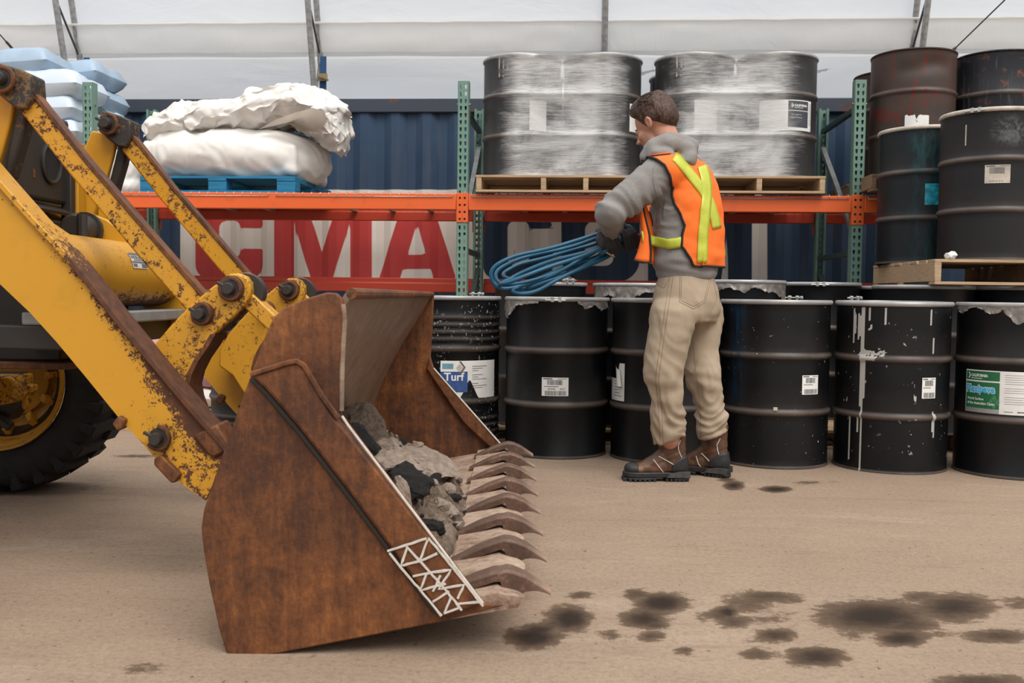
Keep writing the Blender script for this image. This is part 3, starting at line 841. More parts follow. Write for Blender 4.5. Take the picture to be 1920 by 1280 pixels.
# ------------------------------------------------------------------ drums
DH, DR, RRG = .88, .286, .296
def drum_profile(kind):
    if kind == 'plain':
        def hoop(z): return [(DR, z - .022, 0), (DR + .002, z - .016, .2), (DR + .0095, z - .007, .9), (DR + .0105, z, 1), (DR + .0095, z + .007, 1), (DR + .002, z + .016, .5), (DR, z + .022, .1)]  # lighter hoop colour holds scuffs and the sky's reflection together
        p = [(.05, .010, 0), (.26, .010, 0), (.284, .004, 0), (.2885, 0, 0), (.2905, .004, .8), (.2885, .012, .8), (DR, .018, 0)]
        p += [(DR, .15, 0)] + hoop(.293) + [(DR, .44, 0)] + hoop(.587) + [(DR, .74, 0), (DR, .852, 0), (DR + .003, .862, 0)]
    else:
        p = [(.05, .010, 0), (.26, .010, 0), (.284, .004, 0), (.2885, 0, 0), (.2905, .004, .8), (.2885, .012, .8), (DR, .018, 0)]
        def small(z): return [(DR, z - .013, 0), (DR + .005, z - .004, .5), (DR + .005, z + .004, .5), (DR, z + .013, 0)]
        def hoop(z): return [(DR, z - .02, 0), (DR + .0095, z - .006, .8), (DR + .0095, z + .006, .9), (DR, z + .02, 0)]  # ribs and hoops lightened likewise: scuffs plus painted sky reflection
        for z in (.075, .115, .155, .195): p += small(z)
        p += [(DR, .24, 0)] + hoop(.293) + [(DR, .36, 0)] + [(DR, .5, 0)] + hoop(.587)
        for z in (.64, .68, .72, .76): p += small(z)
        p += [(DR, .80, 0), (DR, .852, 0), (DR + .003, .862, 0)]
    return p
def drum_mesh(kind):
    p = drum_profile(kind); m = MB()
    m.lathe([(r, z) for r, z, _ in p], 56, wear=[w for _, _, w in p])
    return m
LID = MB().lathe([(.0, .852), (.12, .853), (.20, .852), (.262, .850), (.268, .866), (.282, .868)], 40).mesh('lid')
RING = MB().lathe([(RRG - .012, .880), (RRG - .004, .8795), (RRG, .873), (RRG + .001, .867), (RRG, .861), (RRG - .004, .855), (RRG - .014, .854), (RRG - .016, .872), (RRG - .012, .880)], 56).mesh('locking_ring')
CHIME = MB().lathe([(DR - .012, .876), (DR - .004, .880), (DR + .004, .878), (DR + .006, .872), (DR + .003, .866), (DR - .012, .864), (DR - .012, .876)], 56).mesh('rim')
DMESH = {}
def paint_attr(me, fn):
    a = me.attributes.new('paint_spill', 'FLOAT', 'POINT')
    a.data.foreach_set('value', [fn(math.degrees(math.atan2(v.co.y, v.co.x)), v.co.z) for v in me.vertices])
def drum(x, y, z, label, paint='drum_black', kind='plain', ring='ring_grey', bolt=None, group=None, spill=None, rz=0.0, dens=None, tilt=None, lid='drum_black', dent=None):
    """steel drum; angles are world degrees about its axis (-90 faces the camera)"""
    e = empty('steel_drum', (x, y, z), rz); tag(e, label, 'drum', group)
    if tilt: e.rotation_euler = (tilt[0], tilt[1], rz)
    if spill or dent:
        m = MB(); p = drum_profile(kind)
        if dens:                                 # finer rings so that a spill keeps its outline
            q = []
            for (a, b) in zip(p[:-1], p[1:]):
                k = max(1, int(abs(b[1] - a[1]) / dens)) if a[0] > .2 else 1
                q += [tuple(a[i] + (b[i] - a[i]) * j / k for i in range(3)) for j in range(k)]
            p = q + [p[-1]]
        m.lathe([(r, zz) for r, zz, _ in p], 56 if not dens else 180, wear=[w for _, _, w in p])
        me = m.mesh('body')
        if spill: paint_attr(me, spill)
        if dent:
            for v in me.vertices:
                a = math.degrees(math.atan2(v.co.y, v.co.x)); k = sum(dp * math.exp(-((a - da) / wa) ** 2 - ((v.co.z - dz) / wz) ** 2) for da, dz, wa, wz, dp in dent)
                rr = math.hypot(v.co.x, v.co.y); v.co.x *= (rr - k) / max(rr, 1e-6); v.co.y *= (rr - k) / max(rr, 1e-6)
        mk('body', me, MAT[paint], e, smooth=60)
    else:
        key = (kind, paint)
        if key not in DMESH:
            DMESH[key] = drum_mesh(kind).mesh('body'); mk('body', DMESH[key], MAT[paint], e, smooth=60)
        else:
            mk('body', DMESH[key], [], e, smooth=0)
    for me, nm, mt in ((LID, 'lid', lid),) + (((RING, 'locking_ring', ring),) if ring else ((CHIME, 'rim', paint),)):
        me2 = me.copy(); mk(nm, me2, MAT[mt], e, smooth=60)
    if bolt is not None:
        o = bolt_part(e, bolt)
    return e
def bolt_part(e, deg):
    a = math.radians(deg); c, s = math.cos(a), math.sin(a)
    M = Matrix(((-s, c, 0, c * (RRG + .008)), (c, s, 0, s * (RRG + .008)), (0, 0, 1, .866), (0, 0, 0, 1)))   # x along the ring, y outwards
    m = MB()
    for q in (-.020, .020): m.box(q - .009, q + .009, -.008, .008, -.014, .014)
    m.cyl((-.055, .004, -.004), (.05, .004, -.004), .0045, 8); m.cyl((.026, .004, -.004), (.036, .004, -.004), .010, 6); m.cyl((-.060, .004, -.004), (-.052, .004, -.004), .010, 6)
    m.xf(M); return m.build('ring_bolt', MAT['zinc'], e, bevel=.001)
def bolt_top(e, deg, back=True):
    """closure lug whose bolt shows above the ring"""
    a = math.radians(deg); c, s = math.cos(a), math.sin(a)
    M = Matrix(((-s, c, 0, c * (RRG - .004)), (c, s, 0, s * (RRG - .004)), (0, 0, 1, .888), (0, 0, 0, 1)))
    m = MB()
    for q in (-.022, .022): m.box(q - .006, q + .006, -.009, .009, -.016, .012); m.cyl((q - .009, 0, .006), (q + .009, 0, .006), .010, 10)
    m.cyl((-.055, 0, .004), (.05, 0, .004), .0045, 8); m.cyl((-.052, 0, .004), (-.040, 0, .004), .0105, 6)
    m.xf(M); return m.build('ring_bolt', MAT['zinc'], e, bevel=.001)
def liner(e, a0, a1, drop, seed, ztop=.858):
    """crumpled plastic bag hanging out under the ring; drop(f) = how far it hangs, f 0..1"""
    m = MB(); N = max(16, int((a1 - a0) / 1.6))
    def fn(u, v):
        a = math.radians(a0 + (a1 - a0) * u); d = drop(u) * (1 + .30 * vn(u * 22 + seed, 1.3) + .18 * vn(u * 60, seed))
        r = DR + .006 + .014 * v * (.6 + vn(u * 40 + seed, v * 1.5)) + .006 * vn(u * 90, v * 4, seed)
        aa = a + .02 * v * vn(u * 18, seed + 4)
        return (r * math.cos(aa), r * math.sin(aa), ztop - d * v)
    m.grid(fn, N, 6); return m.build('liner', MAT['liner_plastic'], e, smooth=70)

# printed matter on a curved wall: everything is bent round the drum's axis
def bend(r, deg0, z0):
    def f(x, z, out=0.0):
        a = math.radians(deg0) + x / r
        return ((r + out) * math.cos(a), (r + out) * math.sin(a), z0 + z)
    return f
def sheet(bf, poly_or_wh, out, mat, name, parent, n=14, torn=None):
    m = MB(); w, h = poly_or_wh
    m.grid(lambda u, v: bf(-w / 2 + w * u, (-h / 2 + h * v) if torn is None else torn(u, v), out), n, 1 if torn is None else 8)
    return m.build(name, mat, parent, smooth=60)
def rects(bf, items, out, mat, name, parent):
    m = MB()
    for (x0, z0, x1, z1) in items:
        k = max(1, int(abs(x1 - x0) / .02))
        m.grid(lambda u, v: bf(x0 + (x1 - x0) * u, z0 + (z1 - z0) * v, out), k, 1)
    return m.build(name, mat, parent, smooth=0)
def text_mesh(txt, size, bold=0.0, align='LEFT', shear=0.0, sx=1.0):
    c = bpy.data.curves.new('t', 'FONT'); c.body = txt; c.size = size; c.align_x = align; c.offset = bold; c.shear = shear; c.resolution_u = 3
    o = bpy.data.objects.new('t', c); COL.objects.link(o)
    dg = bpy.context.evaluated_depsgraph_get(); dg.update()
    me = bpy.data.meshes.new_from_object(o.evaluated_get(dg))
    vs = [(v.co.x * sx, v.co.y) for v in me.vertices]; fs = [list(p.vertices) for p in me.polygons]
    bpy.data.objects.remove(o); bpy.data.curves.remove(c); bpy.data.meshes.remove(me)
    return vs, fs
def text(bf, txt, x, z, size, out, mat, parent, name='lettering', bold=0.0, align='LEFT', shear=0.0, sx=1.0):
    vs, fs = text_mesh(txt, size, bold, align, shear, sx)
    m = MB(); m.add([bf(x + a, z + b, out) for a, b in vs], fs)
    return m.build(name, mat, parent, smooth=0)
def barcode(x0, x1, z0, z1, seed):
    rng = random.Random(seed); it = []; x = x0
    while x < x1:
        w = rng.choice((.0008, .0012, .002, .003)); it.append((x, z0, min(x + w, x1), z1)); x += w + rng.choice((.0008, .0012, .002))
    return it
def ship_label(e, deg, z, w=.13, h=.088, seed=1, num='65042', lot='0027', mat='print_white', faded=False, r=DR):
    bf = bend(r, deg, z); s = sheet(bf, (w, h), .0012, MAT[mat], 'shipping_label', e)
    it = barcode(-w * .30, w * .28, h * .10, h * .37, seed) + barcode(-w * .38, w * .42, -h * .47, -h * .22, seed + 5)
    if faded: it = barcode(-w * .32, w * .28, h * .02, h * .36, seed) + [(-w * .3 + .008 * i, -h * .42 + .004 * (i % 2), -w * .3 + .008 * i + .005, -h * .36) for i in range(9)]
    it += [(-w * .45, h * .40, -w * .1, h * .46), (w * .1, h * .42, w * .45, h * .45)]
    if not faded: it += [(-w * .42, -h * .005, w * .12, h * .03)]
    rects(bf, it, .0018, MAT['print_dark_grey'], 'barcode', s)
    if num and not faded:
        text(bf, num, -w * .28, -h * .17, h * .17, .0018, MAT['print_black'], s); text(bf, lot, w * .18, -h * .17, h * .15, .0018, MAT['print_black'], s)
    return s

# front row on the ground ------------------------------------------------------------
DP = {'Z': (-.775, 5.74), 'A': (-.1524, 5.6513), 'B': (.4455, 5.575), 'C': (1.0401, 5.5072), 'D': (1.6408, 5.4368), 'E': (2.2423, 5.3416)}
def face(k): x, y = DP[k]; return math.degrees(math.atan2(-y, -x))      # direction from the drum to the camera
dZ = drum(*DP['Z'], 0, 'black ribbed drum specked with white, torn blue and white label, behind the bucket', paint='drum_black_speckled', kind='ribbed')
bolt_top(dZ, 65)
dA = drum(*DP['A'], 0, 'clean black drum with a small white barcode label and bolt on its ring front', bolt=face('A') - 1)
liner(dA, face('A') - 84, face('A') - 20, lambda f: .012 + .085 * math.exp(-((f - .30) / .17) ** 2) * (1 - .75 * math.exp(-((f - .33) / .045) ** 2)) + .03 * (1 - f), 1)
liner(dA, face('A') + 22, face('A') + 72, lambda f: .016 + .022 * math.sin(f * 7) ** 2 + .02 * f, 5)
ship_label(dA, face('A') - 1, .395, .145, .10, 3)
dB = drum(*DP['B'], 0, 'black drum with a half-peeled white label behind the worker')
dC = drum(*DP['C'], 0, 'black drum with a blue paint smear and barcode label right of the worker', paint='drum_black_blue_smear', dens=.03,
          spill=lambda a, z: max(0, 1.0 - abs(((a - (face('C') - 44)) % 360 + 180) % 360 - 180) / 16) * (1 if z > .33 else 0) * (.5 + z * .8))
bolt_top(dC, 60)
ship_label(dC, face('C') + 40, .44, .105, .10, 9, None)
rects(bend(DR, face('C') + 2, .315), [(-.010, -.008, .010, .010)], .014, MAT['ring_cream'], 'tape_scrap', dC)
def spillD(a, z):
    x = ((a - face('D') + 180) % 360 - 180) * PI / 180 * DR; v = 0
    def run(x0, w, zt, zb): return 1 if (abs(x - x0 - .0035 * vn(z * 9, x0 * 50)) < w * (1 + .35 * vn(z * 16, x0 * 90)) and zb < z < zt) else 0
    for r in ((-.146, .0052, .85, .0), (-.154, .005, .85, .40), (-.170, .004, .83, .70), (-.178, .004, .82, .68), (-.190, .004, .84, .55), (-.205, .003, .84, .66), (-.132, .005, .62, .38), (-.160, .004, .60, .34), (-.112, .005, .85, .73),
              (-.036, .004, .85, .76), (.19, .005, .84, .76), (.212, .004, .70, .62), (.226, .003, .36, .22), (.235, .004, .31, .19), (-.166, .004, .28, .20), (-.215, .003, .28, .05), (.10, .003, .78, .62)): v = max(v, run(*r))
    n = vn(x * 30, z * 30, 3)
    if (x + .12) ** 2 / .05 ** 2 + (z - .605) ** 2 / .03 ** 2 < 1 + n * 1.2: v = max(v, .5 + .5 * (vn(x * 120, z * 120) + .2))
    if (x + .05) ** 2 / .022 ** 2 + (z - .615) ** 2 / .028 ** 2 < 1 + n: v = max(v, .5 + .4 * (vn(x * 140, z * 140, 8) + .1))
    if abs(x - (.115 + .3 * (.42 - z) * .3)) < .007 + .006 * n and .36 < z < .47: v = max(v, .55 + .3 * n)
    return v
dD = drum(*DP['D'], 0, 'black drum covered in white paint drips with a barcode label', paint='drum_black_spilled', dens=.006, spill=spillD, tilt=(.010, 0), ring='ring_grey')
bolt_top(dD, 118)
ship_label(dD, face('D') + 39, .445, .082, .105, 17, None)
dE = drum(*DP['E'], 0, 'black drum with a green and white printed label and hanging plastic, end of the row', )
liner(dE, face('E') - 70, face('E') - 14, lambda f: .02 + .015 * math.sin(f * 9), 11)
liner(dE, face('E') - 14, face('E') + 75, lambda f: .02 + .13 * min(1, f * 1.7) + .02 * math.sin(f * 12), 13)
# peeled label on B
bf = bend(DR, face('B') - 62, .42)
s = sheet(bf, (.16, .20), .0015, MAT['print_white'], 'peeled_label', dB, torn=lambda u, v: -.10 + v * (.12 + (.085 if u > .55 else 0) * min(1, (u - .55) * 6) if u > .0 else .12))
rects(bf, [(-.02, -.075 + i * .016, .06 - .02 * (i % 3), -.072 + i * .016) for i in range(6)], .0022, MAT['print_dark_grey'], 'fine_print', s)
m = MB().grid(lambda u, v: bf(.0 + .05 * u + .02 * (1 - v), -.02 + .12 * v * (1 - .3 * u), .004 + .02 * math.sin(u * 2.6) * (1 - .4 * v)), 6, 6)
m.build('curled_flap', MAT['print_white'], s, smooth=60)
# big label on Z
bf = bend(DR, face('Z') + 26, .405)
simple('print_label_blue', (.035, .085, .26), .5, var=.2, scale=40); simple('print_leaf_teal', (.16, .34, .44), .5)
def torn_z(u, v):
    lo = -.115 + (.10 * max(0, 1 - abs(u - .46) / .16) + (.05 * (1 - u) if u > .4 else .02)) + .008 * vn(u * 18)
    return lo + (.115 - lo) * v
s = sheet(bf, (.36, .23), .0015, MAT['print_white'], 'product_label', dZ, n=40, torn=torn_z)
rects(bf, [(-.18, -.06, -.028, .055)], .0022, MAT['print_label_blue'], 'blue_panel', s)
text(bf, 'Turf', -.160, .006, .062, .003, MAT['print_white'], s, bold=.0015)
rects(bf, [(.0, .085 - i * .012, .10 - .03 * (i % 3), .082 - i * .012) for i in range(11) if i not in (3, 7)], .0022, MAT['print_dark_grey'], 'fine_print', s)
m = MB()
m.add([bf(a, b, .0022) for a, b in ((-.095, .075), (-.075, .10), (-.055, .075), (-.075, .052))], [(0, 3, 2, 1)]); m.build('logo_diamond', MAT['ring_cream'], s, smooth=0)
m = MB()
m.add([bf(a, b, .0026) for a, b in ((-.078, .112), (-.066, .112), (-.040, .078), (-.064, .044), (-.076, .044), (-.052, .078))], [(0, 5, 2, 1), (5, 4, 3, 2)]); m.build('logo_chevron', MAT['print_dark_grey'], s, smooth=0)
rects(bf, [(-.17, .07, -.11, .10)], .0022, MAT['print_leaf_teal'], 'leaf_print', s)
# green label on E
simple('print_green', (.012, .135, .052), .5, var=.12); simple('print_green_pale', (.05, .22, .10), .5, var=.1); simple('print_cyan', (.05, .42, .72), .5, var=.05)
bf = bend(DR, face('E') - 11, .43)
s = sheet(bf, (.40, .215), .0015, MAT['print_white'], 'product_label', dE, n=40)
rects(bf, [(-.196, -.085, -.013, .048), (-.196, .056, -.013, .102)], .0024, MAT['print_green'], 'green_panel', s)
rects(bf, [(-.20, -.107, -.013, -.085)], .0023, MAT['ring_grey'], 'grey_footer', s)
m = MB()
for (a, b) in ((-.05, -.05), (-.035, -.03), (-.035, -.07), (-.02, -.05)):
    m.add([bf(a + dx_, b + dz_, .003) for dx_, dz_ in ((-.014, 0), (0, -.018), (.010, 0), (0, .018))], [(0, 1, 2, 3)])
m.build('court_motif', MAT['print_green_pale'], s, smooth=0)
text(bf, 'Plexipave', -.192, -.004, .052, .0032, MAT['print_white'], s, name='lettering', bold=.0048, sx=.80)
text(bf, 'Plexipave', -.192, -.004, .052, .0038, MAT['print_cyan'], s, name='lettering', bold=.0022, sx=.80)
text(bf, 'CALIFORNIA', -.163, .074, .019, .0032, MAT['print_white'], s, name='lettering', bold=.0008, sx=.85)
rects(bf, [(-.163, .064, -.10, .067)], .0032, MAT['print_white'], 'logo_line', s)
m = MB(); m.add([bf(a, b, .0032) for a, b in ((-.182, .094), (-.175, .094), (-.166, .079), (-.175, .064), (-.182, .064), (-.173, .079))], [(0, 5, 2, 1), (5, 4, 3, 2)]); m.build('logo_chevron', MAT['print_white'], s, smooth=0)
text(bf, 'World Surface', -.185, -.044, .018, .0032, MAT['print_white'], s, bold=.0004, sx=.9); text(bf, 'of the Australian Open', -.185, -.066, .018, .0032, MAT['print_white'], s, bold=.0004, sx=.9)
rects(bf, [(.01, .09 - i * .011, .17 - .025 * (i % 4), .0885 - i * .011) for i in range(14) if i not in (5, 9)] + [(.01, -.092, .05, -.095), (.07, -.09, .11, -.096)], .0022, MAT['print_dark_grey'], 'fine_print', s)

# back row on pallets ---------------------------------------------------------------
def upx(u, Y, v=560): return wy(u, v, Y)[0]
pallet('timber_pallet', upx(905, 5.95), 5.96, 0, 1.21, 1.05, .09, 'low timber pallet under the back-row drums left of the worker')
pallet('timber_pallet', 1.02, 5.96, 0, 1.1, 1.16, .115, 'low timber pallet under the back-row drums right of the worker')
pallet('timber_pallet', 2.18, 5.90, 0, 1.25, 1.2, .097, 'low timber pallet showing between the two drums at the row end')
dF = drum(upx(1013, 6.28), 6.28, .09, 'black back-row drum under the blue hose coil', ); bolt_top(dF, -50)
dG = drum(upx(1200, 6.27), 6.27, .09, 'black back-row drum with crumpled liner showing left of the worker')
liner(dG, -165, -20, lambda f: .045 + .05 * max(0, .7 - f) + .015 * math.sin(f * 20), 21)
dH = drum(upx(1382, 6.28), 6.28, .138 - .003, 'black back-row drum with crumpled liner just right of the worker')
dH.location.z = .115 + .001
liner(dH, -170, -22, lambda f: .03 + .02 * math.sin(f * 15) ** 2 + .12 * max(0, f - .78) / .22, 25)
dI = drum(upx(1527, 6.75), 6.75, .1151, 'black back-row drum with zinc ring bolt before the right green post', bolt=-96)
dJ = drum(upx(1730, 6.24), 6.24, .0971, 'black drum under the left half of the upper pallet')
dK = drum(upx(1912, 6.24), 6.24, .0971, 'black drum with rust-stained ring under the upper pallet, right edge')
drum(upx(1730, 6.24) + .02, 6.85, .0971, 'black drum under the upper pallet behind its front pair'); drum(upx(1912, 6.24) + .03, 6.85, .0971, 'black drum farthest under the upper pallet')
zp = .0971 + .8805
# upper pallet with two drums
pu = pallet('timber_pallet', upx(1751, 5.86), 5.86, zp, 1.22, 1.22, .145, 'light timber pallet bearing two black drums at the right', mid=[0, .52, 1], gap=.028)
MB().box(.002, .04, .03, 1.19, .018, .127).build('side_board', MAT['pallet_wood'], pu, bevel=.004)
zu = zp + .1452
gG = l2w(*ld(1852, 487, 6.04)[:2]); gF = l2w(*ld(1727, 487, 6.66)[:2])
dGu = drum(gG[0], gG[1], zu, 'large black drum with scuffs and a yellowed label on the light timber pallet', paint='drum_black_scuffed', ring='ring_cream', dens=.03,
           spill=lambda a, z: max(0, 1 - ((((a + 92) + 180) % 360 - 180) / 24) ** 2 - ((z - .74) / .10) ** 2))
bolt_part(dGu, -128)
ship_label(dGu, -104, .495, .135, .105, 31, None, mat='ring_cream', faded=True)
rects(bend(DR, -140, .74), [(-.004, -.07, .004, .05)], .0015, MAT['ring_cream'], 'scratch', dGu)
dFu = drum(gF[0], gF[1], zu, 'black drum with teal paint smears behind the scuffed drum on the pallet', paint='drum_black_teal_smear', ring='ring_cream', dens=.03,
           spill=lambda a, z: max(0, 1 - ((((a + 98) + 180) % 360 - 180) / 34) ** 2) * (.55 + .6 * max(0, 1 - ((z - .72) / .22) ** 2)))
simple('print_teal_shiny', (.02, .30, .40), .25, var=.6, scale=30)
bf = bend(DR, -86, .44)
s = sheet(bf, (.20, .135), .0015, MAT['print_teal_shiny'], 'teal_label', dFu)
rects(bf, [(.02, .03, .10, .0675)], .002, MAT['print_white'], 'label_corner', s)
m = MB().grid(lambda u, v: (-.20 + .15 * u, -.216 - .03 * math.sin(u * 3), .872 + v * (.075 + .012 * vn(u * 9)) - .03 * (1 if .42 < u < .5 and v > .5 else 0)), 14, 4)
m.build('torn_paper', MAT['print_white'], dFu)
# crumpled paper scrap on the pallet
bm = bmesh.new(); bmesh.ops.create_icosphere(bm, subdivisions=2, radius=.035)
for v in bm.verts: v.co *= 1 + .5 * vn(v.co.x * 60, v.co.y * 60, v.co.z * 60); v.co.z *= .7
me = bpy.data.meshes.new('paper_scrap'); bm.to_mesh(me); bm.free()
o = mk('paper_scrap', me, MAT['print_white'], smooth=0); q = wy(1783, 487, 5.885); o.location = (q[0], 5.885, zu + .022)
tag(o, 'crumpled scrap of white paper on the light pallet edge', 'paper')

# rusty drums on the rack's right bay
zq = DECK + .115
pallet('timber_pallet', upx(1605, 7.3), 7.00, DECK, 1.42, 1.2, .115, 'weathered timber pallet under the rusty drums on the rack', mats=('pallet_wood_dark', 'pallet_wood_dark'))
r1 = l2w(*ld(1706, 345, 7.2)[:2]); r2 = l2w(*ld(1863, 345, 7.22)[:2]); r3 = l2w(*ld(1668, 345, 7.86)[:2])
def spillR(a, z):
    x = ((a + 97 + 180) % 360 - 180) * PI / 180 * DR
    v = 0
    if abs(x - .075 - .05 * math.sin(z * 9)) < .010 and .45 < z < .60: v = 1
    if abs(x + .055 - .16 * (z - .5)) < .016 - .02 * abs(z - .6) and .36 < z < .66: v = 1
    if x < -.13 and abs(z - .42 + .25 * (x + .2)) < .045 and vn(x * 20, z * 20) > -.2: v = 1
    if abs(x - .08) < .035 and abs(z - .56) < .05 and vn(x * 40, z * 40, 2) > .1: v = 1
    if abs(x - .03) < .006 and z > .70: v = 1
    if abs(x + .18) < .010 and z > .68 and vn(z * 10) > -.2: v = 1
    if abs(x + .05) < .02 and abs(z - .80) < .012: v = .8
    return v
drum(r1[0], r1[1], zq, 'rusty brown drum splashed with red paint on the rack', paint='drum_rusty_brown', ring=None, dens=.01, spill=spillR, lid='drum_rusty_brown', dent=[(-75, .77, 26, .06, .022), (-110, .73, 18, .05, .012), (-118, .28, 25, .1, .01)])
drum(r2[0], r2[1], zq, 'black drum with orange rust spots on the rack, right edge', paint='drum_black_rust_spots', ring=None, lid='drum_rusty_brown')
drum(r3[0], r3[1], zq, 'rusty drum peeking out behind the right green post', paint='drum_rusty_brown', ring=None, lid='drum_rusty_brown')

# film-wrapped drums on two pallets
def wrapped(u0, u1, labels, wlabel, plabel, seed):
    xa, xb = upx(u0, 7.2, 340), upx(u1, 7.2, 340); lx = xb - xa
    pallet('timber_pallet', xa, 7.19, DECK, lx, 1.1, .122, plabel, mid=[0, .40, .66, 1] if seed == 1 else [0, .34, .62, 1])
    z = DECK + .1222; cx = (xa + xb) / 2; ys = (7.52, 8.115)
    ds = []
    for j, y in enumerate(ys):
        for i, s in enumerate((-1, 1)):
            d = drum(cx + s * .2985, y, z, labels[j * 2 + i]); ds.append(d)
    # film: a hull round the four drums that follows the hoops
    e = empty('stretch_film', (cx, (ys[0] + ys[1]) / 2, z)); tag(e, wlabel, 'plastic film')
    path = []
    for (sx, sy, a0) in ((1, -1, -90), (1, 1, 0), (-1, 1, 90), (-1, -1, 180)):
        for k in range(19): a = math.radians(a0 + 5 * k); path.append((sx * .2985, sy * .2975, math.cos(a), math.sin(a)))
    # denser points on the straight spans
    full = []
    R = DR
    for i in range(len(path)):
        p, q = path[i], path[(i + 1) % len(path)]
        full.append(p)
        if i % 19 == 18:
            for k in range(1, 12): f = k / 12; full.append((p[0] + (q[0] - p[0]) * f, p[1] + (q[1] - p[1]) * f, p[2], p[3]))
    zs_ = [.0, .02, .06, .10, .15, .20, .24, .27, .285, .293, .301, .315, .34, .38, .43, .48, .53, .56, .578, .587, .596, .61, .65, .70, .75, .80, .84, .86, .872, .878]
    m = MB(); n = len(full)
    vs, ws = [], []
    for z_ in zs_:
        hoop = .0125 * max(math.exp(-((z_ - .293) / .02) ** 2), math.exp(-((z_ - .587) / .02) ** 2)) + (.013 if z_ > .845 else 0)
        for k, (px_, py_, nx_, ny_) in enumerate(full):
            span = 1.0
            xx = px_ + nx_ * (R + .007 + hoop)
            sag = 0
            if abs(px_) < .29 and abs(ny_) > .9:                       # film stretched across the gap between two drums
                g_ = 1 - abs(px_) / .2985; sag = .020 * math.sin(g_ * PI / 2) * (1 + .8 * vn(z_ * 6, seed))
                if z_ > .86: sag += .02 * g_
                dx0 = .2985 - abs(px_); sag = min(sag, .75 * (R - math.sqrt(max(0, R * R - dx0 * dx0))))
            w_ = .003 * vn(k * .21, z_ * 9 + k * .02, seed) + .002 * vn(k * .5, z_ * 30, seed)
            yy = py_ + ny_ * (R + .007 + hoop + w_ - sag)
            zz_ = z_ - (.05 * (1 - abs(px_) / .2985) ** 1.5 if (z_ > .87 and abs(px_) < .29 and abs(ny_) > .9) else 0) + .004 * vn(k * .15, seed) * (1 if z_ > .85 else 0)
            vs.append((xx + nx_ * w_, yy, zz_))
            c_ = px_ + nx_ * R                                          # cloudier between the drums, clearer on the outer cylinders
            ws.append(max(0, min(1, .72 + .25 * vn(k * .13 + seed * 3, z_ * 2) - 1.1 * max(0, abs(c_ + (.05 if seed == 2 else -.02)) - .33) / .26 + (.09 if .24 < z_ < .34 or .54 < z_ < .63 or z_ < .05 else 0))))
    fs = [(j * n + i, j * n + (i + 1) % n, (j + 1) * n + (i + 1) % n, (j + 1) * n + i) for j in range(len(zs_) - 1) for i in range(n)]
    m.add(vs, fs, ws)
    m.build('film_wrap', MAT['stretch_wrap'], e, smooth=80)
    m = MB().grid(lambda u, v: ((.2985 + DR) * (1) + .16 * u - .02, -.15 - .02 * v, .80 + .05 * u + .03 * v * (1 - u) + .01 * vn(u * 6, v * 3)), 8, 3)
    m.build('loose_end', MAT['liner_plastic'], e)
    m = MB()
    for k in range(4): m.tube([(-.45 + .03 * k + .012 * vn(i, k), -.545 - .008 * i % .03, .86 - .03 * i) for i in range(6)], .006 + .004 * vn(k), 6)
    m.build('twisted_strand', MAT['liner_plastic'], e)
    return ds, cx, z
ds1, cx1, zw = wrapped(893, 1208, ['film-wrapped black drum at the front left of the left pallet', 'film-wrapped black drum just left of the worker on the rack', 'film-wrapped drum at the back left of the left pallet', 'film-wrapped drum at the back right of the left pallet'],
                      'cloudy stretch film round the four drums left of the worker', 'timber pallet under the film-wrapped drums left of the worker', 1)
ds2, cx2, zw = wrapped(1228, 1547, ['film-wrapped black drum right behind the worker', 'film-wrapped black drum with dark and white label by the right post', 'film-wrapped drum at the back left of the right pallet', 'film-wrapped drum at the back right of the right pallet'],
                      'cloudy stretch film round the four drums right of the worker', 'timber pallet under the film-wrapped drums right of the worker', 2)
simple('print_slate', (.035, .040, .052), .45, var=.2); simple('print_lime', (.42, .45, .12), .5)
def film_label(d, deg, dark=False, w=.40):
    bf = bend(DR, deg, .435); s = sheet(bf, (w, .215), .0030, MAT['print_white'], 'product_label', d, n=30)
    if dark:
        rects(bf, [(-.0, .035, .165, .10), (-.0, -.085, .165, .030)], .0036, MAT['print_slate'], 'dark_panel', s)
        text(bf, 'CALIFORNIA', .045, .062, .022, .0042, MAT['print_white'], s, bold=.001, sx=.85); rects(bf, [(.045, .052, .115, .055)], .0042, MAT['print_white'], 'logo_line', s)
        m = MB(); m.add([bf(a, b, .0042) for a, b in ((.022, .082), (.030, .082), (.042, .068), (.030, .052), (.022, .052), (.034, .068))], [(0, 5, 2, 1), (5, 4, 3, 2)]); m.build('logo_chevron', MAT['print_white'], s, smooth=0)
        m = MB(); m.add([bf(a, b, .0043) for a, b in ((.016, .068), (.024, .056), (.032, .068), (.024, .080))], [(0, 1, 2, 3)]); m.build('logo_diamond', MAT['print_lime'], s, smooth=0)
        text(bf, 'The Leader in', .022, .0, .014, .0042, MAT['print_white'], s); text(bf, 'Sports Surfaces', .022, -.02, .014, .0042, MAT['print_white'], s)
        rects(bf, [(.175, .085 - i * .012, .197, .082 - i * .012) for i in range(13)], .0036, MAT['print_dark_grey'], 'fine_print', s)
film_label(ds2[1], -83, True)
film_label(ds2[0], -78, False, .17)
bf = bend(DR, -85, .435)
simple('print_hazy_grey', (.34, .34, .345), .5, var=.1)
for d, dg_ in ((ds2[0], -48),):
    bf = bend(DR, dg_, .435); s = sheet(bf, (.16, .2), .0030, MAT['print_hazy_grey'], 'hazy_label', d)
    text(bf, 'CALI', -.03, .05, .03, .0036, MAT['print_white'], s)
film_label(ds1[0], -62, False, .135)
for dd, dg_ in ((ds1[1], -35),):
    bf = bend(DR, dg_, .43); sheet(bf, (.12, .2), .0030, MAT['print_white'], 'product_label', dd)
